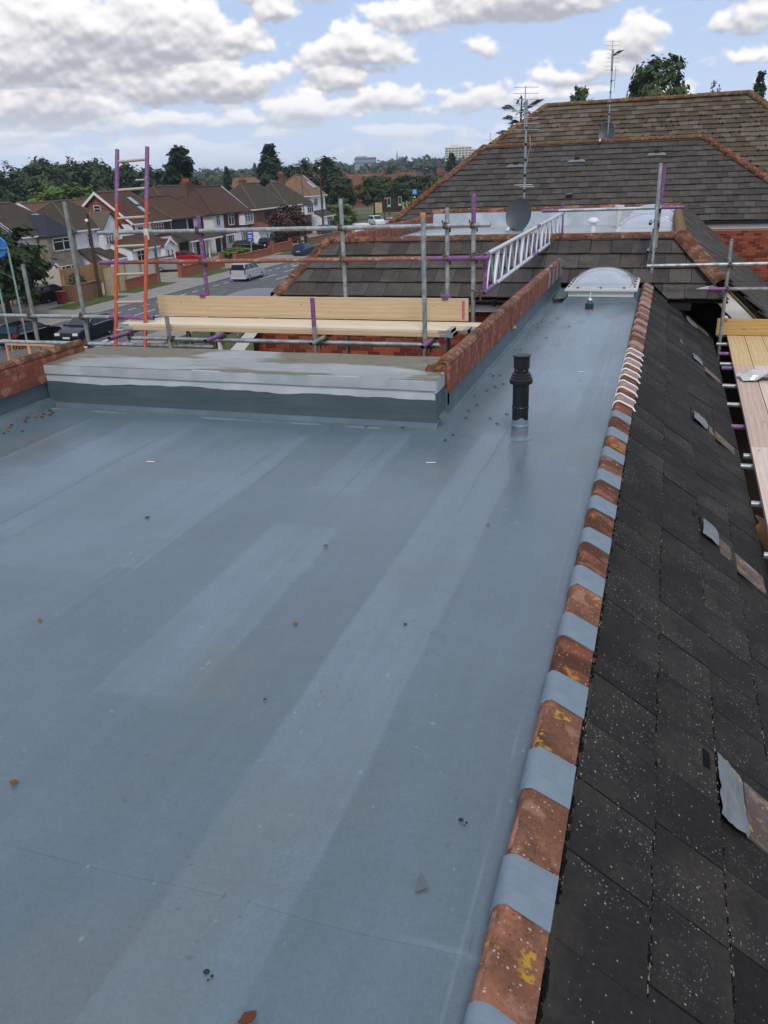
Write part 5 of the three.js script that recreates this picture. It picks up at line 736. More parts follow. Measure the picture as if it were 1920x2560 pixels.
const rooflightOn = (t, x1, ey, ry, x0, f, z, w = 0.8, l = 1.3) => { const xm = (x0 + x1) / 2, P = (k, zz) => { const X = x1 + 0.35 + (xm - x1 - 0.35) * k, Y = ey + (ry - ey) * k; return [X + 0.05, Y + 0.07, zz]; }, L = Math.hypot(xm - x1, ry - ey), k = l / L; const w1 = obj('roof_window', out([P(f - k / 2 - 0.02, z + w / 2 + 0.07), P(f - k / 2 - 0.02, z - w / 2 - 0.07), P(f + k / 2 + 0.02, z - w / 2 - 0.07), P(f + k / 2 + 0.02, z + w / 2 + 0.07)], 0.05, [xm, ey, z]), M(0x5c5c5a, 0.5), t); const up = (q) => [q[0] + 0.02, q[1] + 0.03, q[2]]; obj('pane', out([up(P(f - k / 2, z + w / 2)), up(P(f - k / 2, z - w / 2)), up(P(f + k / 2, z - w / 2)), up(P(f + k / 2, z + w / 2))], 0.02, [xm, ey, z]), skyGlass, w1); };
// projecting front gable or bay: box from the front wall out to x2 with a roof ridge along x
function frontBay(t, { z0, z1, x1 = -60, x2 = -58.6, y0 = GY, ey, ry, wall, roof, gable = 'gable', gmat = wall, back = 2.5, barge }) {
  const zm = (z0 + z1) / 2, b = obj('bay', [bx(x1 - 0.1, x2, y0, ey, z1, z0)], wall, t); if (gable === 'gable') obj('gable', out([[x2, ey, z0], [x2, ey, z1], [zm ? x2 : x2, ry, zm]], 0.15, [x1 - 2, ey, zm]), gmat, b);
  const X2 = x2 + 0.25, rx = gable === 'gable' ? X2 : x2 - (z0 - z1) * 0.35, I = [x1 - 1, ey - 0.6, zm], a = z0 + 0.25, c = z1 - 0.25; const g = [out([[X2, ey, a], [x1 - back, ey, a], [x1 - back, ry, zm], [rx, ry, zm]], 0.1, I), out([[X2, ey, c], [x1 - back, ey, c], [x1 - back, ry, zm], [rx, ry, zm]], 0.1, I)]; if (gable !== 'gable') g.push(out([[X2, ey, a], [X2, ey, c], [rx, ry, zm]], 0.1, I)); obj('bay_roof', g, roof, b);
  if (barge) obj('bargeboard', [out([[X2 + 0.03, ey - 0.02, a + 0.03], [X2 + 0.03, ry + 0.1, zm], [X2 + 0.03, ry - 0.18, zm], [X2 + 0.03, ey - 0.12, a - 0.22]], 0.05, I), out([[X2 + 0.03, ey - 0.02, c - 0.03], [X2 + 0.03, ry + 0.1, zm], [X2 + 0.03, ry - 0.18, zm], [X2 + 0.03, ey - 0.12, c + 0.22]], 0.05, I)], whitePvc, b); return b;
}
const leanTo = (t, name, x1, x2, z0, z1, y1, y2, mat, wall, wy0 = GY) => { const r = obj(name, out([[x2 + 0.3, y2, z0 + 0.2], [x2 + 0.3, y2, z1 - 0.2], [x1, y1, z1 - 0.2], [x1, y1, z0 + 0.2]], 0.12, [x1, y2 - 2, (z0 + z1) / 2]), mat, t); obj('fascia', bx(x2 + 0.27, x2 + 0.33, y2 - 0.24, y2 - 0.06, z1 - 0.2, z0 + 0.2), whitePvc, r); if (wall) obj('porch_wall', [bx(x1, x2, wy0, y2 - 0.05, z1, z0), out([[x1, y2 - 0.05, z0], [x2, y2 - 0.05, z0], [x1, y1 - 0.1, z0]], 0.15, [x1, y2, z1])], wall, r); };
{
  let t = house('dark slate hipped house mostly hidden behind the big garden tree', { z0: -58.5, z1: -68.6, near: 'hip', far: 'gable', roof: rfSlate, wall: pebble, ry: 0.1, hipN: 4 }); rooflightOn(t, -60, -3, 0.1, -68.5, 0.7, -67); windowOn(t, 'x', -60, -62, -4.1, 2, 1.3, 3);
  t = house('brown roofed house with a slate bay, wide dark window and white timber porch', { z0: -68.9, z1: -77.2, near: 'gable', far: 'hip', roof: rfDark, wall: renderW, ry: 0.05, hipF: 3.4 });
  rooflightOn(t, -60, -3, 0.05, -68.5, 0.48, -74.8, 0.9, 1.1); frontBay(t, { z0: -71.6, z1: -76.0, x2: -58.7, ey: -3.15, ry: -1.15, wall: pebble, roof: rfSlate, gable: 'hip' }); windowOn(t, 'x', -58.7, -73.9, -4.0, 3.2, 1.25, 2, glassDark, M(0xc8c8c4, 0.5)); windowOn(t, 'x', -60, -76.6, -4.3, 0.8, 1.2, 2); windowOn(t, 'x', -58.7, -74, -6.8, 2.8, 1.3, 3);
  frontBay(t, { z0: -68.8, z1: -71.4, x1: -59.5, x2: -57.2, ey: -6.7, ry: -5.6, wall: renderW, roof: rfDark, gmat: whitePvc, back: 0.5, barge: true });
  t = house('white rendered house with a tall pointed white front gable', { z0: -77.7, z1: -85.2, near: 'hip', far: 'hip', roof: rfDark, wall: render, ry: -0.1, hipN: 2.6, hipF: 2.2 });
  frontBay(t, { z0: -81.5, z1: -85.1, x2: -59.3, ey: -3.3, ry: -1.3, wall: render, roof: rfGrey, gmat: render, back: 3 }); windowOn(t, 'x', -60, -80.1, -4.15, 0.9, 1.4, 2); windowOn(t, 'x', -59.3, -83.2, -4.2, 2.6, 1.35, 5, glassPale); leanTo(t, 'porch_roof', -60, -57.6, -80.0, -85.2, -5.0, -6.1, rfDark, render); windowOn(t, 'x', -57.6, -83.4, -6.9, 1.4, 1.0, 2);
  leanTo(t, 'side_roof', -60, -58.4, -77.8, -79.4, -4.9, -6.4, rfDark, render);
  t = house('brick gabled house with white bargeboards and two roof windows', { z0: -88.6, z1: -96.7, near: 'gable', far: 'hip', roof: rfBrown, wall: render, side: brickRed, ry: 0.55, hipF: 1.5, x0: -69 });
  windowOn(t, 'z', -88.6, -64.6, -1.5, 1.0, 1.3, 1); rooflightOn(t, -60, -3, 0.55, -69, 0.36, -93.2); rooflightOn(t, -60, -3, 0.55, -69, 0.66, -93.5); windowOn(t, 'x', -60, -93.9, -3.9, 2.3, 1.2, 4); windowOn(t, 'x', -60, -90.0, -4.0, 1.1, 1.2, 2);
  obj('tile_hanging', bx(-60.0, -59.95, -4.9, -3.05, -96.7, -92.4), tileHung, t).position.x = -0.002; obj('render_band', bx(-66.5, -60.05, -5.6, -3.05, -88.58, -88.52), render, t); leanTo(t, 'front_extension', -60, -56.6, -82.6, -91.0, -4.2, -5.35, rfBrown, render); windowOn(t, 'x', -56.6, -84.2, -6.4, 1.5, 1.6, 2); frontBay(t, { z0: -88.2, z1: -90.6, x1: -57.2, x2: -56.0, ey: -5.5, ry: -4.75, wall: render, roof: rfBrown, back: 1.2, barge: true }); windowOn(t, 'x', -56, -89.0, -6.7, 0.5, 1.4, 1); windowOn(t, 'x', -56, -89.9, -6.7, 0.5, 1.4, 1); windowOn(t, 'x', -56.6, -87.2, -6.5, 0.7, 1.6, 1);
  t = house('house with black window panels under a sagging brown roof', { z0: -96.9, z1: -105.2, near: 'hip', far: 'hip', roof: rfBrown, wall: renderW, ry: -0.35, hipN: 0.8, hipF: 1, barge: 'dark' }); obj('cladding', bx(-60.0, -59.93, -4.6, -3.05, -100.6, -97.0), black, t); windowOn(t, 'x', -59.93, -101.6, -3.9, 1.2, 1.5, 1, glassDark, black); windowOn(t, 'x', -60, -104.3, -3.9, 1.2, 1.5, 1, glassDark, black); leanTo(t, 'porch_roof', -60, -57.6, -96.8, -105, -4.75, -5.6, rfDark, null); obj('garage_door', bx(-59.99, -59.9, -8.1, -6.0, -100.4, -98.2), black, t); obj('garage_door', bx(-59.99, -59.9, -8.1, -6.0, -104.6, -102.6), black, t); obj('porch_post', [rod([-57.6, GY, -97.5], [-57.6, -5.6, -97.5], 0.1), rod([-57.6, GY, -101.6], [-57.6, -5.6, -101.6], 0.1)], whitePvc, t);
  t = house('house with a white side wall, brown tile hanging and tall brick chimney', { z0: -107.7, z1: -118.6, near: 'hip', far: 'gable', roof: rfBrown, wall: render, side: renderW, ry: 0.5, hipN: 3.6, barge: 'dark' });
  obj('tile_hanging', bx(-60.0, -59.9, -5.2, -3.05, -118.6, -110.9), tileHung, t); windowOn(t, 'x', -60, -109.2, -3.9, 1.0, 1.4, 2); windowOn(t, 'x', -59.9, -112.9, -3.95, 1.7, 1.5, 2); frontBay(t, { z0: -115.3, z1: -118.4, x2: -59.0, ey: -3.2, ry: -3.0, y0: -4.9, wall: render, roof: rfBrown, gable: 'hip', back: 0.3 }); windowOn(t, 'x', -59.0, -116.8, -3.9, 2.7, 1.35, 3, glassPale); windowOn(t, 'x', -60, -112.6, -6.4, 1.7, 1.7, 3); windowOn(t, 'x', -60, -116.6, -6.4, 2.0, 1.6, 3, glassPale); leanTo(t, 'porch_roof', -60, -58.3, -107.8, -111.4, -5.0, -5.6, rfDark, null); obj('door', bx(-60, -59.93, -8.1, -6.0, -110.8, -109.8), M(0x2a1c18, 0.6), t); obj('door', bx(-60, -59.93, -8.1, -6.0, -109.2, -107.9), black, t); chimney(t, -65.2, -110.6, -1.4, 1.35, 0.8, 1.6, brickBrown, 5);
  leanTo(t, 'side_extension_roof', -60, -57.9, -117.6, -122.5, -4.9, -5.9, rfRed, render);
  t = house('dark roofed brick house with pale hip cappings behind the blue sign', { z0: -121.3, z1: -132.4, near: 'hip', far: 'hip', roof: rfDark, wall: brickBrown, ry: 0.65, hipN: 4.2, hipF: 1.2 }); windowOn(t, 'x', -60, -125.5, -4.0, 2.2, 1.2, 3, glassDark, black); windowOn(t, 'x', -60, -130.2, -3.9, 2.3, 1.5, 3); windowOn(t, 'x', -60, -128, -6.6, 2.2, 1.5, 3); chimney(t, -66, -129.6, -0.6, 1.2, 0.7, 1.2, brickBrown, 3);
  t = house('rounded dark hip roofed house with a white bay window', { z0: -132.7, z1: -143.0, near: 'hip', far: 'hip', roof: rfDark, wall: brickBrown, ry: 0.45, hipN: 4, hipF: 2.5 }); frontBay(t, { z0: -138.6, z1: -141.8, x2: -58.9, ey: -3.1, ry: -2.8, y0: -4.8, wall: render, roof: rfDark, gable: 'hip', back: 0.2 }); windowOn(t, 'x', -58.9, -140.2, -3.9, 2.7, 1.3, 3); windowOn(t, 'x', -60, -136, -4, 1.2, 1.3, 2); chimney(t, -64.4, -141.5, -0.4, 1.9, 0.8, 0.9, brickBrown, 2);
  t = house('white house under a tan tiled roof with one roof window', { z0: -143.6, z1: -150.2, near: 'hip', far: 'gable', roof: rfTan, wall: render, ry: 1.5, ey: -1.9, hipN: 3.2, barge: true }); rooflightOn(t, -60, -1.9, 1.5, -68.5, 0.5, -148.6, 1.3, 1.6); windowOn(t, 'x', -60, -145.6, -3.0, 1.6, 1.3, 2); windowOn(t, 'x', -60, -148.6, -3.0, 1.2, 1.3, 2); leanTo(t, 'porch_roof', -60, -58.4, -144, -150, -4.4, -5.3, rfDark, render); windowOn(t, 'x', -58.4, -147.8, -6.5, 2.2, 1.8, 3);
  const back = (label, x, z0, z1, ry, roof, n = 'hip', f = 'hip') => { const h = house(label, { z0, z1, x1: x, x0: x - 9, near: n, far: f, roof, wall: brickRed, ry }); windowOn(h, 'z', z0, x - 4.5, -4.2, 1.4, 1.3, 2); windowOn(h, 'x', x, (z0 + z1) / 2, -4.2, 1.8, 1.3, 2); return h; };
  back('red roofed house showing over the white gabled house', -74, -92, -108, -0.5, rfRed, 'gable'); back('brown roofed house behind the tall chimney', -78, -126, -142, 0.6, rfBrown); back('far red roofed house left of the thin conifer', -104, -176, -192, 1.6, rfRed); back('pale roofed house in the distance by the poplars', -120, -236, -256, 1.4, rfTan); back('dark roofed far house beyond the two big conifers', -122, -262, -278, 1.2, rfDark); back('small brown house tucked under the woods', -118, -120, -134, 0.2, rfDark, 'gable'); back('red tiled house between the tan roof and the road trees', -86, -208, -224, 0.9, rfRed, 'gable');
}
{ // the far streets: rows of red and brown roofs
  const mats = [rfRed, rfBrown, rfTan, rfDark, rfRed], R = mulberry(3131);
  const proto = mats.map((m, i) => { const g = new THREE.Group(); obj('wall', bx(-5, 5, 0, 5.2, -4, 4), [brickRed, render, brickBrown, renderW, brickRed][i], g); const I = [0, 5, 0]; obj('roof', [out([[-5.4, 5.2, 4.4], [5.4, 5.2, 4.4], [3, 8.8, 0], [-3, 8.8, 0]], 0.1, I), out([[-5.4, 5.2, -4.4], [5.4, 5.2, -4.4], [3, 8.8, 0], [-3, 8.8, 0]], 0.1, I), out([[5.4, 5.2, 4.4], [5.4, 5.2, -4.4], [3, 8.8, 0]], 0.1, I), out([[-5.4, 5.2, 4.4], [-5.4, 5.2, -4.4], [-3, 8.8, 0]], 0.1, I)], m, g); obj('chimney', bx(-3.4, -2.6, 7.4, 10.1, -0.4, 0.4), brickRed, g); for (const [u, v] of [[-2.6, 3.9], [2.6, 3.9], [-2.6, 1.4], [2.6, 1.4]]) windowOn(g, 'z', 4, u, v, 1.5, 1.2, 2); g.name = 'house'; return g; });
  const names = ['red', 'brown', 'tan', 'dark', 'brick red']; const put = (x, z, i, a) => { const h = copyOf(proto[i], [x, GY, z], a, `distant ${names[i]} roofed house in the rows beyond the traffic lights`, `far ${names[i]} roofed houses`); tag(h, h.userData.label, 'house', `far ${names[i]} roofed houses`); };
  for (let r = 0; r < 5; r++) for (let k = 0; k < 6; k++) { const z = -255 - r * 46 - R() * 8, x = -150 + k * 17 - r * 12 + R() * 5; put(x, z, Math.floor(R() * 5), 0.35 + (R() - 0.5) * 0.4); }
}
// ---------------------------------------------------------------- garden walls, fences, bins
{
  const wallB = M(0xffffff, 0.95, { map: brickTexFor([112, 84, 62], [132, 98, 74], [140, 124, 104], 46) }), wallR = M(0xffffff, 0.95, { map: brickTexFor([142, 78, 58], [154, 88, 66], [150, 116, 96], 47) });
  const gw = (label, x0, x1, z0, z1, h, m, pier = true) => { const t = thing('garden_wall', label, 'wall'); obj('brickwork', bx(x0, x1, GY, GY + h, z1, z0), m, t); obj('coping', bx(x0 - 0.05, x1 + 0.05, GY + h, GY + h + 0.09, z1 - 0.03, z0 + 0.03), m, t); if (pier) for (const z of [z0, z1]) obj('pier', [bx(x0 - 0.1, x1 + 0.1, GY, GY + h + 0.35, z - 0.22, z + 0.22), bx(x0 - 0.15, x1 + 0.15, GY + h + 0.35, GY + h + 0.43, z - 0.27, z + 0.27)], m, t); };
  gw('brown brick garden wall holding the planted bed by the black hatchback', -49.55, -49.3, -62.9, -66.4, 1.5, wallB, false); gw('brown brick end wall of the planted bed', -50.9, -49.56, -62.9, -63.15, 1.4, wallB, false); gw('red brick wall under the white fence panel', -49.6, -49.35, -70.4, -76, 1.0, wallR, false); gw('red brick wall with piers in front of the red car', -49.6, -49.35, -80.6, -90, 1.1, wallR); gw('red brick wall at the back of the driveway by the red car', -55.2, -55.0, -79, -88.6, 1.6, wallR, false); gw('low brick wall beside the clipped hedge', -50.2, -49.95, -94.5, -104.5, 0.9, wallR); gw('brick wall by the dark parked cars', -50.5, -50.25, -106, -112, 1.2, wallR); gw('brick wall below the red-leaved bush', -50.2, -49.95, -117, -131, 1.1, wallB); gw('short brick wall near the wooden pole', -52.4, -52.15, -134, -146, 1.2, wallR);
  const tan = M(0xffffff, 0.9, { map: softTex([172, 150, 120], [192, 170, 138], 6, 1600, 3) }), tan2 = M(0xc9b9a0, 0.9, { map: tan.map }), cream = M(0xd8ccb4, 0.85), post = M(0x9a7448, 0.9);
  const panel = (label, x, z0, z1, h, m, y0 = 0) => { const t = thing('fence_panel', label, 'fence panel'); const n = Math.max(1, Math.round(Math.abs(z1 - z0) / 1.2)); for (let i = 0; i < n; i++) { const a = z0 + ((z1 - z0) * i) / n, b = z0 + ((z1 - z0) * (i + 1)) / n; obj('board', bx(x - 0.03, x + 0.03, GY + y0, GY + y0 + h + 0.04 * ((i * 7) % 3), b + 0.01, a - 0.01), m, t); } for (let i = 0; i <= n; i += 2) { const a = z0 + ((z1 - z0) * i) / n; obj('post', bx(x + 0.03, x + 0.13, GY, GY + y0 + h + 0.2, a - 0.06, a + 0.06), post, t); } };
  panel('tall tan plywood hoarding beside the wooden pole', -49.4, -66.9, -70.2, 2.45, tan); panel('pale panel fence on top of the red brick wall', -49.5, -70.5, -75.8, 1.35, M(0xb9b4a8, 0.9), 1.05); panel('cream board fence behind the planted bed', -54.6, -60.5, -67.5, 2.0, cream, 0.4); panel('brown board fence by the slate bay house', -56.3, -70, -78, 2.1, tan2); panel('cream board fence by the white timber porch', -56.6, -58, -64, 1.9, cream);
  const bin = (label, m, x, z, a) => { const t = thing('wheelie_bin', label, 'bin', [x, GY + 0.06, z], a); obj('body', [slab([[-0.27, 0.1, 0.3], [0.27, 0.1, 0.3], [0.31, 1.0, 0.36], [-0.31, 1.0, 0.36]], 0.03), slab([[0.27, 0.1, -0.3], [-0.27, 0.1, -0.3], [-0.31, 1.0, -0.36], [0.31, 1.0, -0.36]], 0.03), slab([[0.27, 0.1, 0.3], [0.27, 0.1, -0.3], [0.31, 1.0, -0.36], [0.31, 1.0, 0.36]], 0.03), slab([[-0.27, 0.1, -0.3], [-0.27, 0.1, 0.3], [-0.31, 1.0, 0.36], [-0.31, 1.0, -0.36]], 0.03)], m, t); obj('lid', [rbx(-0.34, 0.34, 1.0, 1.09, -0.42, 0.4, 0.03)], m, t); obj('wheels', [rod([-0.3, 0.1, -0.28], [0.3, 0.1, -0.28], 0.1, 12)], blackPlastic, t); };
  bin('dark red wheelie bin next to the black hatchback', M(0x7d1c22, 0.5), -50.3, -61.9, 1.4); bin('red lidded bin behind the wall with piers', M(0xa02024, 0.5), -50.2, -83.8, 1.5); bin('green bin behind the wall with piers', M(0x2c4438, 0.5), -50.2, -85.0, 1.5); bin('second green bin behind the wall with piers, further from the red one', M(0x30463c, 0.5), -50.2, -86.1, 1.5);
  const bags = thing('rubble_sacks', 'white sacks heaped beside the black hatchback', 'sacks', [-54.0, GY + 0.05, -61.6]); for (const [x, y, z, s] of [[0, 0.3, 0, 0.45], [-0.5, 0.28, 0.3, 0.4], [0.1, 0.8, 0.05, 0.35]]) obj('sack', new THREE.IcosahedronGeometry(s, 2).scale(1, 0.8, 0.9).translate(x, y, z), M(0xd4d4d2, 0.8), bags);
  const bn = thing('picnic_bench', 'black A-frame bench on the grass below the platform', 'bench', [-26.9, GY + 0.03, -45.2], 0.15), bm = M(0x1c1c1e, 0.7); for (const s of [-1, 1]) obj('leg_frame', [rod([s * 0.8, 0, 0.6], [s * 0.8, 1.3, 0.05], 0.06), rod([s * 0.8, 0, -0.6], [s * 0.8, 1.3, -0.05], 0.06), rod([s * 0.8, 0.55, 0.7], [s * 0.8, 0.55, -0.7], 0.04)], bm, bn); obj('top', bx(-1.1, 1.1, 1.28, 1.34, -0.4, 0.4), bm, bn); for (const s of [-1, 1]) obj('seat', bx(-1.1, 1.1, 0.58, 0.63, s * 0.7 - 0.14, s * 0.7 + 0.14), bm, bn);
}
// ---------------------------------------------------------------- vehicles: x forward, y up, z across
const tyre = M(0x151515, 0.85), rimM = M(0x9a9c9f, 0.35, { metalness: 0.7 }), carGlass = M(0x1b232b, 0.16), redLamp = M(0xa01418, 0.25), clearLamp = M(0xd9dde0, 0.15), plateY = M(0xd2b23a, 0.5), plateW = M(0xd9d9d4, 0.5);
function vehicle(name, label, category, { pts, cab, W = 1.78, wheels, wr = 0.32, col, pos, turn, glass = carGlass, rough = 0.22, extra }) {
  const t = thing(name, label, category, pos, turn), paint = new THREE.MeshPhysicalMaterial({ color: col, roughness: rough, clearcoat: 0.12, clearcoatRoughness: 0.15, metalness: 0.0, specularIntensity: 0.4 });
  const ext = (P, w, bev) => { const s = new THREE.Shape(); s.setFromPoints(new THREE.SplineCurve([]).points.length ? [] : P.map(([x, y]) => new THREE.Vector2(x, y))); return new THREE.ExtrudeGeometry(s, { depth: w - 2 * bev, bevelEnabled: true, bevelThickness: bev, bevelSize: bev * 0.6, bevelSegments: 3, curveSegments: 6 }).translate(0, 0, -w / 2 + bev); };
  obj('body', ext(pts, W, 0.09), paint, t);
  const taper = (g, y0, y1, k) => { const p = g.attributes.position; for (let i = 0; i < p.count; i++) { const f = Math.max(0, Math.min(1, (p.getY(i) - y0) / (y1 - y0))); p.setZ(i, p.getZ(i) * (1 - k * f)); } g.computeVertexNormals(); return g; };
  const yb = Math.min(...cab.map((c) => c[1])), yt = Math.max(...cab.map((c) => c[1])), cabin = obj('cabin', taper(ext(cab, W - 0.06, 0.06), yb, yt, 0.16), paint, t), n = cab.length, sc = (k, y) => (W / 2 - 0.03) * (1 - 0.16 * ((y - yb) / (yt - yb))) + k;
  // cab = [rear foot, rear top, front top, front foot]
  const [rb, rt, ft, fb] = cab, L = (a, b, f) => [a[0] + (b[0] - a[0]) * f, a[1] + (b[1] - a[1]) * f];
  const cut = [0.0, ...(extra?.pillars ?? [0.46]), 1.0];
  for (const s of [-1, 1]) for (let i = 0; i + 1 < cut.length; i++) { const q = (f, h) => { const a = L(L(rb, fb, f), L(rt, ft, f), h); return a; }, m = 0.05 / (fb[0] - rb[0]); const A = q(cut[i] + m + (i ? 0 : 0.02), 0.16), B = q(cut[i + 1] - m - (i + 2 === cut.length ? 0.02 : 0), 0.16), C2 = q(cut[i + 1] - m - 0.01, 0.88), D = q(cut[i] + m + 0.01, 0.88); obj('side_window', out([A, B, C2, D].map(([x, y]) => [x, y, s * sc(0.012, y)]), 0.02, [0, yb, 0]), glass, t); }
  const across = (a, b, o, f0 = 0.12, f1 = 0.9, ins = 0.1) => { const p = L(a, b, f0), q = L(a, b, f1), nx = b[1] - a[1], ny = -(b[0] - a[0]), l = Math.hypot(nx, ny) * Math.sign(o), k = Math.abs(o); const P = (r, s) => [r[0] + (nx / l) * k, r[1] + (ny / l) * k, s * (sc(0, r[1]) - ins)]; return out([P(p, -1), P(p, 1), P(q, 1), P(q, -1)], 0.02, [(rb[0] + fb[0]) / 2, yb, 0]); };
  obj('windscreen', across(fb, ft, 0.065), glass, t); obj('rear_window', across(rb, rt, -0.065), glass, t);
  for (const x of wheels) for (const s of [-1, 1]) { const z = s * (W / 2 - 0.06), w = obj('wheel', [new THREE.TorusGeometry(wr - 0.075, 0.08, 8, 20).translate(x, wr, z)], tyre, t); obj('rim', [new THREE.CylinderGeometry(wr - 0.08, wr - 0.08, 0.1, 16).rotateX(Math.PI / 2).translate(x, wr, z)], rimM, w); }
  const x0 = Math.min(...pts.map((p) => p[0])), x1 = Math.max(...pts.map((p) => p[0])), ly = extra?.ly ?? 0.8;
  for (const s of [-1, 1]) { obj('tail_light', rbx(x0 - 0.075, x0 + 0.1, ly, ly + (extra?.lh ?? 0.2), s * (W / 2 - (extra?.lw ?? 0.30)), s * (W / 2 - 0.02), 0.02, 1), redLamp, t); obj('headlight', rbx(x1 - 0.12, x1 + 0.07, 0.6, 0.76, s * (W / 2 - 0.42), s * (W / 2 - 0.06), 0.02, 1), clearLamp, t); obj('mirror', rbx(fb[0] - 0.32, fb[0] - 0.18, yb + 0.05, yb + 0.18, s * (W / 2), s * (W / 2 + 0.2), 0.03, 1), extra?.mirror ?? paint, t); }
  obj('number_plate', bx(x0 - 0.075, x0 - 0.062, extra?.py ?? 0.62, (extra?.py ?? 0.62) + 0.11, -0.26, 0.26), plateY, t); obj('number_plate', bx(x1 + 0.056, x1 + 0.068, 0.42, 0.53, -0.26, 0.26), plateW, t);
  obj('bumper', [rbx(x0 - 0.08, x0 + 0.15, 0.25, 0.5, -W / 2 + 0.03, W / 2 - 0.03, 0.05), rbx(x1 - 0.15, x1 + 0.065, 0.2, 0.42, -W / 2 + 0.03, W / 2 - 0.03, 0.05)], extra?.bumper ?? paint, t); obj('underside', bx(x0 + 0.2, x1 - 0.2, 0.16, 0.4, -W / 2 + 0.15, W / 2 - 0.15), blackPlastic, t);
  return t;
}
const estate = { pts: [[-2.2, 0.32], [-2.28, 0.55], [-2.22, 0.92], [-1.2, 0.97], [0.75, 0.95], [1.6, 0.86], [2.15, 0.72], [2.25, 0.5], [2.15, 0.28]], cab: [[-2.18, 0.93], [-1.75, 1.44], [-0.1, 1.5], [1.0, 0.95]], wheels: [-1.4, 1.42] };
const hatch = { pts: [[-1.85, 0.32], [-1.92, 0.55], [-1.9, 0.95], [-1.0, 0.99], [0.7, 0.97], [1.5, 0.88], [1.88, 0.7], [1.92, 0.45], [1.85, 0.28]], cab: [[-1.9, 0.95], [-1.55, 1.44], [-0.1, 1.5], [0.95, 0.97]], wheels: [-1.25, 1.25], W: 1.72, wr: 0.3 };
const mpv = { pts: [[-2.08, 0.35], [-2.13, 0.6], [-2.1, 1.08], [-1.0, 1.1], [0.9, 1.06], [1.75, 0.92], [2.12, 0.75], [2.18, 0.45], [2.1, 0.3]], cab: [[-2.1, 1.06], [-2.0, 1.72], [0.25, 1.76], [1.25, 1.04]], wheels: [-1.35, 1.4], W: 1.82, wr: 0.33 };
const R90 = Math.PI / 2;
const chromeTrim = M(0xc8ccd0, 0.2, { metalness: 0.9 });
{
  let t = vehicle('silver_van', 'silver people carrier driving away along the road', 'van', { ...mpv, col: 0xaab2ba, rough: 0.3, pos: [-40.9, GY, -79.6], turn: R90 - 0.02, extra: { pillars: [0.34, 0.68], ly: 0.75, lh: 0.62, lw: 0.15, py: 0.5, bumper: M(0xb8bec6, 0.35) } }); obj('roof_bar', [rod([-1.6, 1.86, 0.6], [0.3, 1.89, 0.6], 0.025), rod([-1.6, 1.86, -0.6], [0.3, 1.89, -0.6], 0.025), bx(-1.2, -1.0, 1.78, 1.88, -0.1, 0.1)], blackPlastic, t); obj('door_sticker', bx(0.55, 0.95, 0.75, 1.15, -0.925, -0.915), M(0xe6e6e2, 0.6), t);
  t = vehicle('dark_estate_car', 'dark navy estate car with bright window trim coming up the road', 'car', { ...estate, col: 0x10141f, pos: [-37.2, GY, -47.6], turn: -R90 + 0.06, W: 1.84, extra: { pillars: [0.3, 0.62] } }); for (const s of [-1, 1]) obj('window_trim', hose([[-2.0, 0.99, s * 0.905], [-1.2, 1.03, s * 0.905], [0.95, 0.99, s * 0.905]], 0.018, 12), chromeTrim, t); for (const s of [-1, 1]) obj('roof_rail', hose([[0.6, 1.25, s * 0.80], [-0.1, 1.56, s * 0.76], [-1.2, 1.55, s * 0.76], [-1.85, 1.42, s * 0.76]], 0.02, 14), chromeTrim, t);
  t = vehicle('dark_saloon_car', 'near-black car beside the navy estate, red tag on its roof', 'car', { ...estate, col: 0x0b0d14, pos: [-40.2, GY, -45.6], turn: R90 + 0.03, extra: { pillars: [0.3, 0.62] } }); obj('roof_tag', rbx(-0.6, -0.3, 1.56, 1.70, -0.1, 0.1, 0.03), M(0xb8403c, 0.5), t); for (const s of [-1, 1]) obj('window_trim', hose([[-2.0, 0.99, s * 0.9], [0.95, 0.99, s * 0.9]], 0.02, 8), chromeTrim, t);
  t = vehicle('dark_saloon_car', 'black car at the kerb behind the mesh guard', 'car', { ...estate, col: 0x0c0e12, pos: [-40.6, GY, -39.2], turn: R90, extra: { pillars: [0.3, 0.62] } }); for (const s of [-1, 1]) obj('window_trim', hose([[-2.0, 0.99, s * 0.9], [0.95, 0.99, s * 0.9]], 0.02, 8), chromeTrim, t);
  vehicle('black_hatchback', 'black hatchback parked tail out on the gravel drive by the red bin', 'car', { ...hatch, col: 0x0d0e12, pos: [-52.6, GY + 0.06, -63.4], turn: R90 - 0.12, extra: { ly: 0.85, lh: 0.3 } });
  vehicle('red_hatchback', 'bright red hatchback parked behind the brick wall with piers', 'car', { ...hatch, col: 0xa0141c, pos: [-56.6, GY + 0.06, -94.4], turn: 0.35 });
  vehicle('white_car', 'pale car parked in front of the white extension', 'car', { ...hatch, col: 0x8d9298, pos: [-53.8, GY + 0.06, -86.2], turn: 0.3 });
  vehicle('black_parked_car', 'black car parked above the clipped hedge', 'car', { ...estate, col: 0x0b0c0e, pos: [-56.2, GY + 0.06, -110.5], turn: 0.4 }); vehicle('black_parked_car', 'second black car, parked beyond the blue roadside sign', 'car', { ...hatch, col: 0x0d0d10, pos: [-55.2, GY + 0.06, -114.3], turn: R90 + 0.2 }); vehicle('black_parked_car', 'black car tucked behind the red-leaved bush', 'car', { ...estate, col: 0x101114, pos: [-56.5, GY + 0.06, -122.5], turn: 0.3 });
  vehicle('blue_estate_car', 'dark blue car at the kerb half hidden by the hip tiles', 'car', { ...estate, col: 0x23374f, pos: [-45.0, GY + 0.0, -104.5], turn: R90 }); vehicle('blue_hatchback', 'blue car parked beyond the wooden pole', 'car', { ...hatch, col: 0x2a4a78, pos: [-56.6, GY + 0.06, -142], turn: 0.4 });
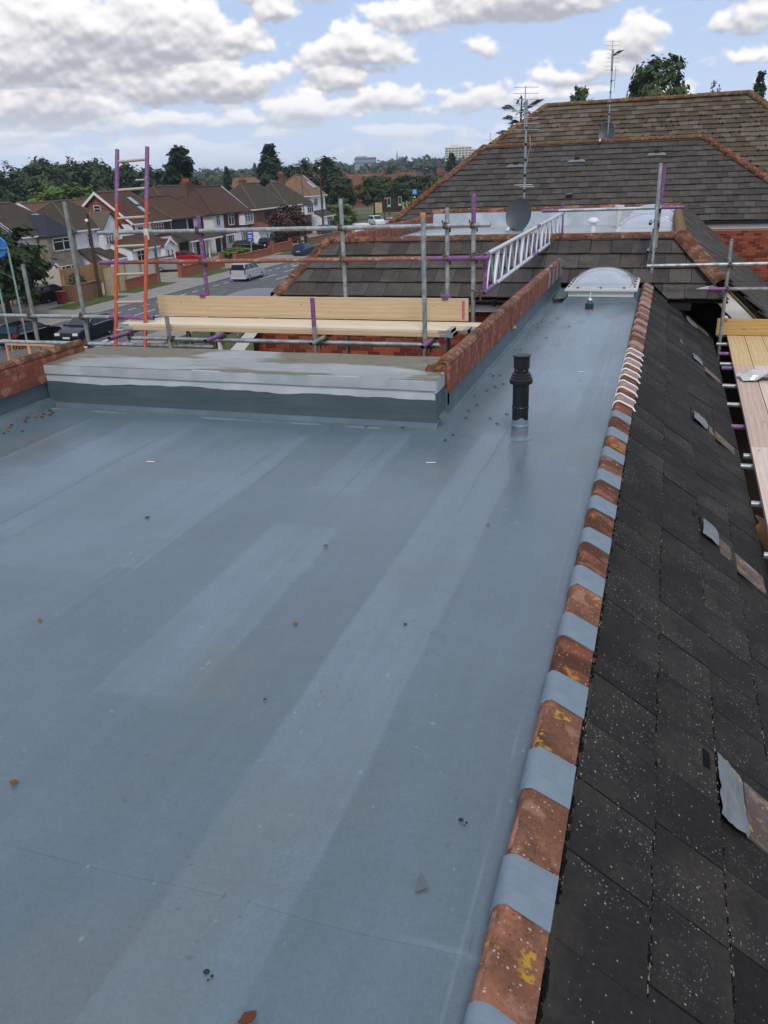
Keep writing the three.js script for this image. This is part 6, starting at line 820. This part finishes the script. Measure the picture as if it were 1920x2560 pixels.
  t = vehicle('white_panel_van', 'white panel van with yellow reflective stripes by the terracotta coping', 'van', { ...mpv, col: 0xd4d6d6, pos: [-49.0, GY, -140.5], turn: R90 - 0.9, W: 1.95, glass: M(0xd0d2d2, 0.4), rough: 0.4 }); obj('reflective_stripe', [bx(-2.0, 0.8, 0.85, 1.15, 0.975, 0.985), bx(-2.0, 0.8, 0.85, 1.15, -0.985, -0.975), bx(-2.2, -2.19, 0.6, 1.5, -0.8, 0.8)], M(0xd8d41e, 0.4), t);
  vehicle('white_pickup', 'white pickup waiting near the traffic lights', 'truck', { ...mpv, col: 0xd2d4d6, pos: [-54.8, GY, -164], turn: -R90 + 0.7, W: 1.95, rough: 0.4 }); vehicle('white_car', 'white car beside the white pickup', 'car', { ...hatch, col: 0xd0d2d4, pos: [-50.2, GY, -161], turn: -R90 + 0.9 }); vehicle('grey_car', 'lilac grey car at the road junction', 'car', { ...hatch, col: 0x7d7f92, pos: [-51.8, GY, -175], turn: R90 - 0.6 });
}
// ---------------------------------------------------------------- poles, lamps, signs, signals
{
  const woodP = M(0x4a3a2c, 0.95), steelP = M(0x4b4f50, 0.6), lampW = M(0xb8bcc0, 0.4);
  const lamp = (label, x, z, h, wood, arm = 0.9) => { const t = thing('street_lamp', label, 'street lamp', [x, GY, z]); obj('column', [rod([0, 0, 0], [0, h, 0], wood ? 0.14 : 0.09, 10, wood ? 0.1 : 0.055)], wood ? woodP : steelP, t); obj('arm', rod([0, h - 0.1, 0], [arm, h + 0.05, 0.1], 0.035), steelP, t); obj('lantern', rbx(arm - 0.15, arm + 0.75, h, h + 0.14, -0.12, 0.3, 0.05), lampW, t); };
  lamp('slim street lamp rising from the verge behind the orange ladder', -48.5, -74.9, 9.9, false, -0.9); lamp('tall dark street lamp in front of the tan roof', -49.7, -116, 10.9, false, -0.9); lamp('distant street lamp over the far red roofs', -78, -270, 9.5, false); lamp('second distant street lamp by the far woods', -70, -255, 10, false); lamp('third distant lamp towards the white tower', -62, -290, 10.5, false);
  const pole = (label, x, z, h) => { const t = thing('utility_pole', label, 'pole', [x, GY, z]); obj('pole', rod([0, 0, 0], [0, h, 0], 0.17, 12, 0.12), woodP, t); obj('step_iron', [rod([-0.25, h - 1.5, 0], [0.25, h - 1.5, 0], 0.02), rod([-0.25, h - 2, 0], [0.25, h - 2, 0], 0.02)], steelP, t); obj('insulator', [new THREE.SphereGeometry(0.16, 10, 8).translate(0, h - 0.6, 0.2)], whitePvc, t); };
  pole('wooden utility pole at the corner of the plywood hoarding', -48.8, -65.3, 7.4); pole('tall dark wooden pole past the red-leaved bush', -52.9, -131, 11.3);
  const blue = M(0x1c4fa0, 0.5), bl = thing('road_sign', 'blue roadside sign on a grey post above the brick wall', 'road sign', [-51.5, GY + 0.06, -101.9], 0.45); obj('post', rod([0, 0, 0], [0, 3.2, 0], 0.045), lampW, bl); obj('panel', rbx(-0.42, 0.42, 1.95, 3.2, 0.05, 0.08, 0.02, 1), blue, bl); obj('lettering', [bx(-0.3, 0.28, 3.0, 3.08, 0.081, 0.084), bx(-0.3, 0.2, 2.62, 2.74, 0.081, 0.084), bx(-0.3, 0.3, 2.42, 2.5, 0.081, 0.084), bx(-0.26, 0.1, 2.1, 2.2, 0.081, 0.084)], whitePvc, bl);
  const b2 = thing('road_sign', 'square blue sign with white symbol beyond the traffic lights', 'road sign', [-52.6, GY, -184.5], 0.28); obj('post', rod([0, 0, 0], [0, 6, 0], 0.07), black, b2); obj('panel', rbx(-0.5, 0.5, 4.9, 6.0, 0.07, 0.1, 0.03, 1), M(0x3f7fc4, 0.5), b2); obj('symbol', [new THREE.TorusGeometry(0.25, 0.05, 6, 20).translate(0, 5.45, 0.115)], whitePvc, b2); obj('roundel', [new THREE.CylinderGeometry(0.16, 0.16, 0.04, 16).rotateX(R90).translate(0, 4.4, 0.1), new THREE.CylinderGeometry(0.2, 0.2, 0.04, 16).rotateX(R90).translate(0, 3.7, 0.1)], whitePvc, b2);
  const sig = (label, x, z) => { const t = thing('traffic_light', label, 'traffic light', [x, GY, z], 0.3); obj('post', rod([0, 0, 0], [0, 4.0, 0], 0.07), black, t); obj('head', rbx(-0.28, 0.28, 2.9, 4.75, -0.1, 0.16, 0.04), black, t); obj('border', [bx(-0.33, 0.33, 4.75, 4.81, 0.0, 0.05), bx(-0.33, -0.28, 2.9, 4.78, 0.0, 0.05), bx(0.28, 0.33, 2.9, 4.78, 0.0, 0.05)], whitePvc, t); for (const [y, m] of [[4.4, M(0x2a0c0c, 0.3)], [3.82, M(0x2a200c, 0.3)], [3.24, M(0x0c7a58, 0.3, { emissive: 0x18d8a0, emissiveIntensity: 0.9 })]]) obj(y === 3.24 ? 'green_lens' : 'dark_lens', new THREE.CylinderGeometry(0.2, 0.2, 0.05, 18).rotateX(R90).translate(0, y, 0.175), m, t); };
  sig('traffic light showing green, next to the brown hoarding', -54.6, -172); sig('traffic light showing green, set beyond its twin', -53.6, -176.5);
  const hd = thing('hoarding', 'brown notice board behind the traffic lights', 'board', [-56.4, GY, -180], 0.3); obj('board', bx(-2.2, 2.2, 1.6, 4.3, -0.05, 0.05), M(0x3a2a22, 0.8), hd); obj('legs', [bx(-1.8, -1.65, 0, 1.6, -0.06, 0.06), bx(1.65, 1.8, 0, 1.6, -0.06, 0.06)], woodP, hd);
  const sw = thing('garden_wall', 'cream rendered wall on the bend past the junction', 'wall'); obj('render', [bx(-63.5, -56.5, GY, GY + 2.6, -215, -214.5), bx(-72, -63.5, GY, GY + 2.4, -213.5, -213)], M(0xb8a678, 0.9), sw);
}
// ---------------------------------------------------------------- trees
const bark = M(0xffffff, 0.95, { map: softTex([62, 52, 42], [84, 72, 58], 12, 1700, 1.5) });
function leafCloud(seed, { n = 2400, clumps = 46, size = 0.075, shape = 'round', a, b, spread = 0.2 }) {       // unit crown: radius about 1, base at y = 0, top at y = 2
  const R = mulberry(seed), g3 = () => (R() + R() + R() - 1.5) * 1.15, cs = [], pos = [], nor = [], col = [];
  for (let i = 0; i < clumps; i++) {
    let p; const t = R();
    if (shape === 'round') { const th = R() * 6.283, u = R() * 2 - 1, r = 0.45 + 0.5 * Math.cbrt(R()), s = Math.sqrt(1 - u * u), lump = 0.8 + 0.35 * vn(th * 1.3, u * 2 + 9, seed); p = [r * s * Math.cos(th) * lump * 0.92, 1 + u * r * 0.95 * lump, r * s * Math.sin(th) * lump * 0.92]; }
    else if (shape === 'tall') { const th = R() * 6.283, y = 0.1 + 1.9 * t, r = (0.35 + 0.65 * R()) * Math.sin(Math.PI * Math.pow(t * 0.9 + 0.08, 0.85)); p = [r * Math.cos(th), y, r * Math.sin(th)]; }
    else { const y = 0.05 + 1.93 * Math.pow(t, 0.9), w = Math.pow(1 - y / 2.02, 0.75) * (0.85 + 0.3 * R()), th = R() * 6.283, r = w * (0.35 + 0.65 * Math.sqrt(R())); p = [r * Math.cos(th), y - 0.12 * r, r * Math.sin(th)]; }
    cs.push([p, spread * (0.6 + 0.8 * R()) * (shape === 'cone' ? 0.75 : 1), R()]);
  }
  for (let i = 0; i < n; i++) {
    const [c, s, tone] = cs[Math.floor(R() * clumps)], P = V(c[0] + g3() * s, c[1] + g3() * s * (shape === 'cone' ? 0.5 : 0.75), c[2] + g3() * s); if (P.y < 0.02) continue;
    const N = P.clone().sub(V(0, 0.9, 0)).normalize().multiplyScalar(0.7).add(V(R() - 0.5, R() - 0.15, R() - 0.5)).normalize(), T = V(R() - 0.5, (R() - 0.5) * 0.6 - (shape === 'cone' ? 0.3 : 0), R() - 0.5).cross(N).normalize(), B = N.clone().cross(T), z = size * (0.6 + 0.8 * R()), w = z * (0.45 + 0.3 * R());
    const q = [P.clone().addScaledVector(T, -z), P.clone().addScaledVector(B, w).addScaledVector(N, z * 0.12), P.clone().addScaledVector(T, z), P.clone().addScaledVector(B, -w).addScaledVector(N, z * 0.12)];
    const c0 = new THREE.Color().setRGB(...mix3(a, b, Math.min(1, Math.max(0, 0.6 * tone + 0.6 * R() - 0.1)))); for (const k of [0, 1, 2, 0, 2, 3]) { pos.push(q[k].x, q[k].y, q[k].z); nor.push(N.x, N.y, N.z); col.push(c0.r, c0.g, c0.b); }
  }
  const g = new THREE.BufferGeometry(); g.setAttribute('position', new THREE.Float32BufferAttribute(pos, 3)); g.computeVertexNormals(); g.setAttribute('color', new THREE.Float32BufferAttribute(col, 3)); g.userData.ready = true; return g;
}
const leafM = M(0xffffff, 0.9, { vertexColors: true, side: THREE.DoubleSide });
const K = {                                                              // kinds of crown, two or three shapes each
  dark: [1, 2, 3].map((s) => leafCloud(s * 11, { n: 4200, clumps: 70, a: [0.021, 0.037, 0.015], b: [0.055, 0.080, 0.030], spread: 0.17, size: 0.085 })),
  mid: [1, 2, 3].map((s) => leafCloud(s * 13, { n: 4200, clumps: 64, a: [0.036, 0.058, 0.021], b: [0.085, 0.111, 0.041], spread: 0.17, size: 0.085 })),
  bright: [1, 2].map((s) => leafCloud(s * 17, { n: 4600, clumps: 60, a: [0.064, 0.106, 0.023], b: [0.148, 0.201, 0.048], spread: 0.19, size: 0.08 })),
  cone: [1, 2, 3].map((s) => leafCloud(s * 19, { n: 5200, clumps: 130, a: [0.017, 0.032, 0.016], b: [0.044, 0.066, 0.032], shape: 'cone', spread: 0.15, size: 0.08 })),
  tall: [1, 2].map((s) => leafCloud(s * 23, { n: 3600, clumps: 80, a: [0.027, 0.048, 0.020], b: [0.070, 0.098, 0.036], shape: 'tall', spread: 0.17, size: 0.085 })),
  red: [1].map((s) => leafCloud(s * 29, { n: 4000, clumps: 60, a: [0.048, 0.027, 0.020], b: [0.117, 0.058, 0.037], spread: 0.2, size: 0.075 })),
  silver: [1].map((s) => leafCloud(s * 31, { n: 3200, clumps: 50, a: [0.106, 0.138, 0.117], b: [0.201, 0.233, 0.201], spread: 0.2, size: 0.08 })),
  wispy: [1].map((s) => leafCloud(s * 37, { n: 700, clumps: 34, a: [0.032, 0.048, 0.021], b: [0.074, 0.095, 0.042], spread: 0.12, size: 0.08 })),
};
function tree(name, label, kind, x, z, h, r, { y = GY, bole = 0.22, group, v = 0, sx = 1, lean = 0 } = {}) {
  const t = thing(name, label, kind === 'hedge' ? 'hedge' : name.includes('shrub') || name.includes('bush') ? 'shrub' : 'tree', [x, y, z], (x * 7.3 + z * 3.1) % 6.28, group), g = K[kind][v % K[kind].length], b0 = h * bole, ch = (h - b0) / 2.02;
  const R = mulberry(Math.abs(Math.floor(x * 31 + z * 17))), tk = [rod([0, 0, 0], [lean * 0.3, b0 + ch * 0.8, 0], 0.035 * r + 0.1, 8, 0.02 * r + 0.05)];
  for (let i = 0; i < 7; i++) { const a = i * 0.9 + R(), e = b0 + ch * (0.15 + 0.9 * R()); tk.push(rod([lean * 0.2, e * 0.75, 0], [Math.cos(a) * r * 0.6, e + ch * 0.45, Math.sin(a) * r * 0.6], 0.014 * r + 0.03, 5, 0.015)); }
  obj('trunk', tk, bark, t); const c = obj('crown', g, leafM, t); c.position.set(lean, b0 - ch * 0.06, 0); c.scale.set(r * sx, ch, r * sx); return t;
}
tree('garden_tree', 'broad dark tree filling the garden behind the rope hoist', 'dark', -51.2, -56.2, 7.6, 4.0, { bole: 0.2, v: 0 });
tree('garden_tree', 'dense dark tree leaning out over the low wall at the road edge', 'dark', -48.4, -51.5, 6.9, 3.1, { bole: 0.22, v: 1 });
tree('green_tree', 'bright yellow-green tree behind the slate bay house', 'bright', -93.3, -118, 11.4, 6.2, { bole: 0.1 });
tree('conifer', 'large dark spruce behind the tall brick chimney', 'cone', -89.3, -150, 16.2, 6.6, { bole: 0.03, v: 0 }); tree('conifer', 'slim spruce between the chimney and the paler roofs', 'cone', -106, -200, 12.6, 2.5, { bole: 0.03, v: 1 }); tree('conifer', 'tall dark fir over the dark hipped roofs', 'cone', -89.2, -190, 17, 6.4, { bole: 0.03, v: 2 }); tree('conifer', 'pointed dark fir near the far woods beside the roof hip', 'cone', -62.5, -260, 14.5, 4.0, { bole: 0.04, v: 1 }); tree('conifer', 'small dark conifer hugging the large spruce', 'cone', -84, -158, 9, 3, { bole: 0.03, v: 1 });
tree('dark_tree', 'rounded dark tree right of the tall fir', 'dark', -79.5, -185, 13.3, 4.6, { v: 2 }); tree('silver_shrub', 'silvery grey-green bushy tree behind the hipped roofs', 'silver', -78, -168, 9.9, 3.0, { bole: 0.1 }); tree('silver_shrub', 'second silvery bushy tree, lower beside the dark ridge', 'silver', -80, -160, 8.6, 2.6, { bole: 0.1 }); tree('poplar', 'lone pale poplar on the hazy skyline', 'tall', -206, -420, 16, 2.2, {}); tree('green_tree', 'light green bush peeping over the silvery tree', 'bright', -76.5, -176, 10.6, 2.2, { v: 1 });
tree('roadside_tree', 'tall dark tree screening the road past the wooden pole', 'tall', -70.5, -178, 13.0, 5.8, { bole: 0.12, v: 0 }); tree('roadside_tree', 'broad dark tree crowding the tall one by the road', 'dark', -67.5, -176, 10.6, 4.6, { bole: 0.1, v: 1 }); tree('roadside_tree', 'rounded dark tree on a thin trunk left of the traffic lights', 'mid', -61.2, -182, 9.8, 4.3, { bole: 0.3, v: 2 });
tree('green_shrub', 'bright green rounded shrub below the roadside trees', 'bright', -60.4, -158, 5.0, 3.7, { bole: 0.04, v: 1 }); tree('green_shrub', 'small light green shrub at the foot of the bright one', 'bright', -58.6, -149, 2.6, 1.4, { bole: 0.02, v: 0 }); tree('red_bush', 'red-brown leaved bush over the brick wall', 'red', -51.4, -114.5, 6.4, 3.0, { bole: 0.12 });
tree('flowering_shrub', 'straggly green shrub in the planted brick bed', 'mid', -50.6, -64.6, 1.9, 0.9, { y: GY + 0.5, bole: 0.02, v: 0 }); tree('flowering_shrub', 'small yellow-flecked shrub beside the red bin', 'bright', -52.6, -60.6, 2.0, 0.9, { bole: 0.05 });
{ const t = thing('clipped_hedge', 'clipped green hedge in front of the white house wall', 'hedge', [-52.6, GY + 0.05, -99.6], 0); const g = K.bright[0].clone(); g.userData.ready = true; const c = obj('foliage', g, leafM, t); c.scale.set(1.7, 0.85, 3.0); }
tree('evergreen_hedge', 'dark evergreen mass behind the cream wall', 'dark', -68, -232, 9.2, 5.4, { bole: 0.05, v: 1 }); tree('evergreen_hedge', 'dark evergreen mass next to the blue square sign', 'dark', -61.5, -230, 8.8, 4.8, { bole: 0.05, v: 2 }); tree('evergreen_hedge', 'dark evergreen mass under the far street lamps', 'dark', -74, -246, 8.8, 5.5, { bole: 0.05, v: 0 }); tree('evergreen_hedge', 'purple-brown tree behind the yellow-green one', 'red', -48, -190, 9.3, 4.6, { bole: 0.08 });
tree('yellow_green_tree', 'feathery yellow-green tree against the left hip of the grey roof', 'bright', -21.9, -86, 9.8, 2.0, { bole: 0.1, v: 1 }); tree('yellow_green_tree', 'lower feathery yellow-green tree beside it at the hip', 'bright', -22.6, -80, 8.8, 1.7, { bole: 0.1, v: 0 }); tree('yellow_green_tree', 'third feathery green tree at the foot of the grey roof hip', 'bright', -23.8, -84, 7.6, 1.6, { bole: 0.1, v: 1 });
// behind the big roofs
{ // cedar with flat tiers
  const t = thing('cedar_tree', 'dark cedar with level tiers behind the aerial mast', 'tree', [-16.6, GY, -101]), R = mulberry(808), pos = [], g = []; obj('trunk', rod([0, 0, 0], [0.3, 16.6, 0], 0.4, 8, 0.08), bark, t);
  const unit = K.cone[0]; for (let i = 0; i < 24; i++) { const y = 9.4 + i * 0.31, a = i * 2.4, l = (1.1 - i / 40) * (2.6 + 2.2 * R()) * (i > 20 ? 0.45 : 1); const q = unit.clone().scale(0.75 * l * 0.62, 0.26, 0.55 * l * 0.5).rotateZ(0.12).translate(l * 0.62, 0, 0).rotateY(a).translate(0.2, y, 0); q.userData.ready = true; const p = q.attributes.position, keep = []; for (let k = 0; k < p.count; k += 6) if (R() < 0.34) keep.push(k); const gg = new THREE.BufferGeometry(); for (const n of ['position', 'normal', 'color']) { const A = q.attributes[n], arr = []; for (const k of keep) for (let m = 0; m < 6; m++) arr.push(A.getX(k + m), A.getY(k + m), A.getZ(k + m)); gg.setAttribute(n, new THREE.Float32BufferAttribute(arr, 3)); } gg.userData.ready = true; g.push(gg); }
  obj('crown', g, leafM, t);
}
tree('tall_tree', 'tall leafy tree rising above the ridge of the brown roof', 'mid', -2.1, -121, 22.6, 3.9, { bole: 0.52, v: 0 }); tree('tall_tree', 'side crown of leafy trees left of the tallest one above the ridge', 'mid', -6.9, -124, 17.8, 3.4, { bole: 0.45, v: 1 }); tree('tall_tree', 'lower leafy crown close under the tallest tree', 'mid', -4.4, -126, 18.4, 2.6, { bole: 0.45, v: 2 }); tree('tall_tree', 'small round treetop showing over the ridge near the second mast', 'mid', -13.9, -141, 21.2, 1.9, { bole: 0.6, v: 1 }); tree('sparse_tree', 'thin sparse treetop near the right end of the brown ridge', 'wispy', 4.2, -115, 19.4, 1.4, { bole: 0.5 }); tree('tall_tree', 'dark treetop at the far right end of the brown ridge', 'cone', 9.4, -120, 19.6, 1.7, { bole: 0.6, v: 2 });
// the woods on the left, tree by tree
[[-163, -190, 16.2, 7.5, 'dark'], [-152, -186, 15, 7, 'mid'], [-164, -204, 17, 8, 'dark'], [-157, -208, 17, 8, 'dark'], [-143, -196, 16, 7.5, 'dark'], [-135, -185, 14.8, 6.6, 'dark'], [-127, -172, 13.2, 6, 'mid'], [-122, -176, 13.2, 6, 'dark'], [-131, -196, 14.3, 7, 'dark'], [-121, -190, 13.6, 6.2, 'dark'], [-114, -180, 12.8, 5.4, 'dark'], [-141, -160, 13, 6.4, 'dark'], [-128, -158, 10, 5.4, 'mid'], [-170, -215, 16.5, 7.5, 'mid'], [-108, -172, 9.5, 4.6, 'mid'], [-118, -158, 9.6, 5, 'dark'], [-104, -164, 9, 4.4, 'dark'], [-110, -148, 8, 4, 'mid'], [-150, -150, 11.5, 6, 'dark'], [-133, -142, 8.5, 4.6, 'mid'], [-101, -150, 8.2, 4, 'mid'], [-148, -170, 13, 6.5, 'mid']].forEach(([x, z, h, r, k], i) => tree('woodland_tree', k === 'dark' ? 'dark full-crowned tree in the wood on the left skyline' : 'mid-green tree in the wood on the left skyline', k, x, z, h, r, { v: i, bole: 0.08, group: k === 'dark' ? 'dark trees of the left wood' : 'mid-green trees of the left wood' }));
// ---------------------------------------------------------------- hazy distance
{
  const hill = struct('hill'), g = new THREE.PlaneGeometry(2600, 1500, 90, 40).rotateX(-R90).translate(-500, 0, -1250), p = g.attributes.position;
  const hillY = (x, z) => GY - 1 + sst(-480, -1100, z) * (3 + 8 * fbm(x * 0.0035 + 3, z * 0.003, 1800, 3) + 8 * sst(-420, -200, x)) + sst(-1100, -1900, z) * 9; for (let i = 0; i < p.count; i++) p.setY(i, hillY(p.getX(i), p.getZ(i))); g.computeVertexNormals(); obj('slope', g, land, hill);
  const simple = [leafCloud(5001, { n: 420, clumps: 26, size: 0.17, spread: 0.17, a: [0.032, 0.053, 0.021], b: [0.090, 0.117, 0.048] }), leafCloud(5002, { n: 420, clumps: 26, size: 0.17, spread: 0.17, a: [0.048, 0.066, 0.026], b: [0.117, 0.133, 0.058] })], R = mulberry(6161);
  simple.forEach((s, q) => {
    const list = []; for (let i = 0; i < 1500; i++) { const z = -300 - Math.pow(R(), 0.8) * 1500, az = -0.86 + R() * 1.0, x = Math.tan(az) * -z * 1.0; if (z > -520 && R() < 0.55) continue; if (z > -480 && x > -160 && x < -50 && R() < 0.75) continue; const sz = 3.2 + 3.6 * R(); list.push([x, z > -480 ? GY : hillY(x, z), z, sz * (0.8 + 0.5 * R()), sz]); }
    const im = new THREE.InstancedMesh(s, leafM, list.length), d = new THREE.Object3D(); list.forEach(([x, y, z, h, r], i) => { d.position.set(x, y - 0.3, z); d.scale.set(r, h, r); d.rotation.y = i; d.updateMatrix(); im.setMatrixAt(i, d.matrix); }); im.name = numbered('distant_trees'); im.userData.kind = 'stuff'; tag(im, q ? 'paler trees massed over the hazy distance' : 'darker trees massed over the hazy distance', 'trees'); scene.add(im);
  });
  const block = (label, x, z, w, d, y0, h, rows, wallM, winM, turn, top) => { const t = thing('tower_block', label, 'building', [x, y0, z], turn); obj('wall', bx(-w / 2, w / 2, -20, h, -d / 2, d / 2), wallM, t); for (let r = 0; r < rows; r++) { const y = h - 1.2 - (r * (h + 2)) / rows; for (let c = 0; c < 8; c++) { const u = -w / 2 + (w * (c + 0.5)) / 8; obj('window', bx(u - w * 0.048, u + w * 0.048, y - 0.9, y + 0.5, d / 2, d / 2 + 0.12), winM, t); } } if (top) for (const [a, b, hh] of top) obj('roof_plant', bx(a * w, b * w, h, h + hh, -d / 4, d / 4), wallM, t); };
  const pale = M(0xe0d8c4, 0.8), glz = M(0x6d7478, 0.4), greyB = M(0x8d949a, 0.8);
  block('pale cream hospital-like tower block on the skyline left of the roof hip', -209, -900, 27, 12, 12, 9.5, 5, pale, glz, 0.2, [[-0.3, 0.05, 2.2], [0.1, 0.3, 1.4]]); block('lower cream wing beside the pale tower block', -193, -905, 9, 12, 12, 7, 4, M(0xd8d0b4, 0.8), glz, 0.2); block('grey flat office block on the hazy skyline', -276, -800, 20, 10, 9, 5, 2, greyB, M(0x59626a, 0.4), 0.25, [[-0.45, 0.05, 1.0]]); block('pale glassy block partly hidden by the roof hip', -178, -900, 12, 10, 12, 8, 4, M(0xb8c2ca, 0.5), glz, 0.2);
  const sp = thing('church_spire', 'thin church spire poking above the far woods', 'spire', [-275, 8, -900]); obj('spire', new THREE.ConeGeometry(1.6, 12, 8).translate(0, 8, 0), greyB, sp); obj('tower', bx(-1.8, 1.8, -16, 2.5, -1.8, 1.8), greyB, sp);
  const cr = thing('tower_crane', 'slender pale crane above the glassy block', 'crane', [-180, 18, -920]); obj('mast', bx(-0.5, 0.5, -20, 16, -0.5, 0.5), M(0xc8ccd0, 0.6), cr); obj('jib', bx(-6, 2, 9, 9.6, -0.3, 0.3), M(0xc8ccd0, 0.6), cr);
}
scene.fog = new THREE.FogExp2(0xc4d0e0, 0.0002);
scene.traverse((o) => { if (o.isMesh) { o.castShadow = true; o.receiveShadow = true; } });
renderer.render(scene, camera);
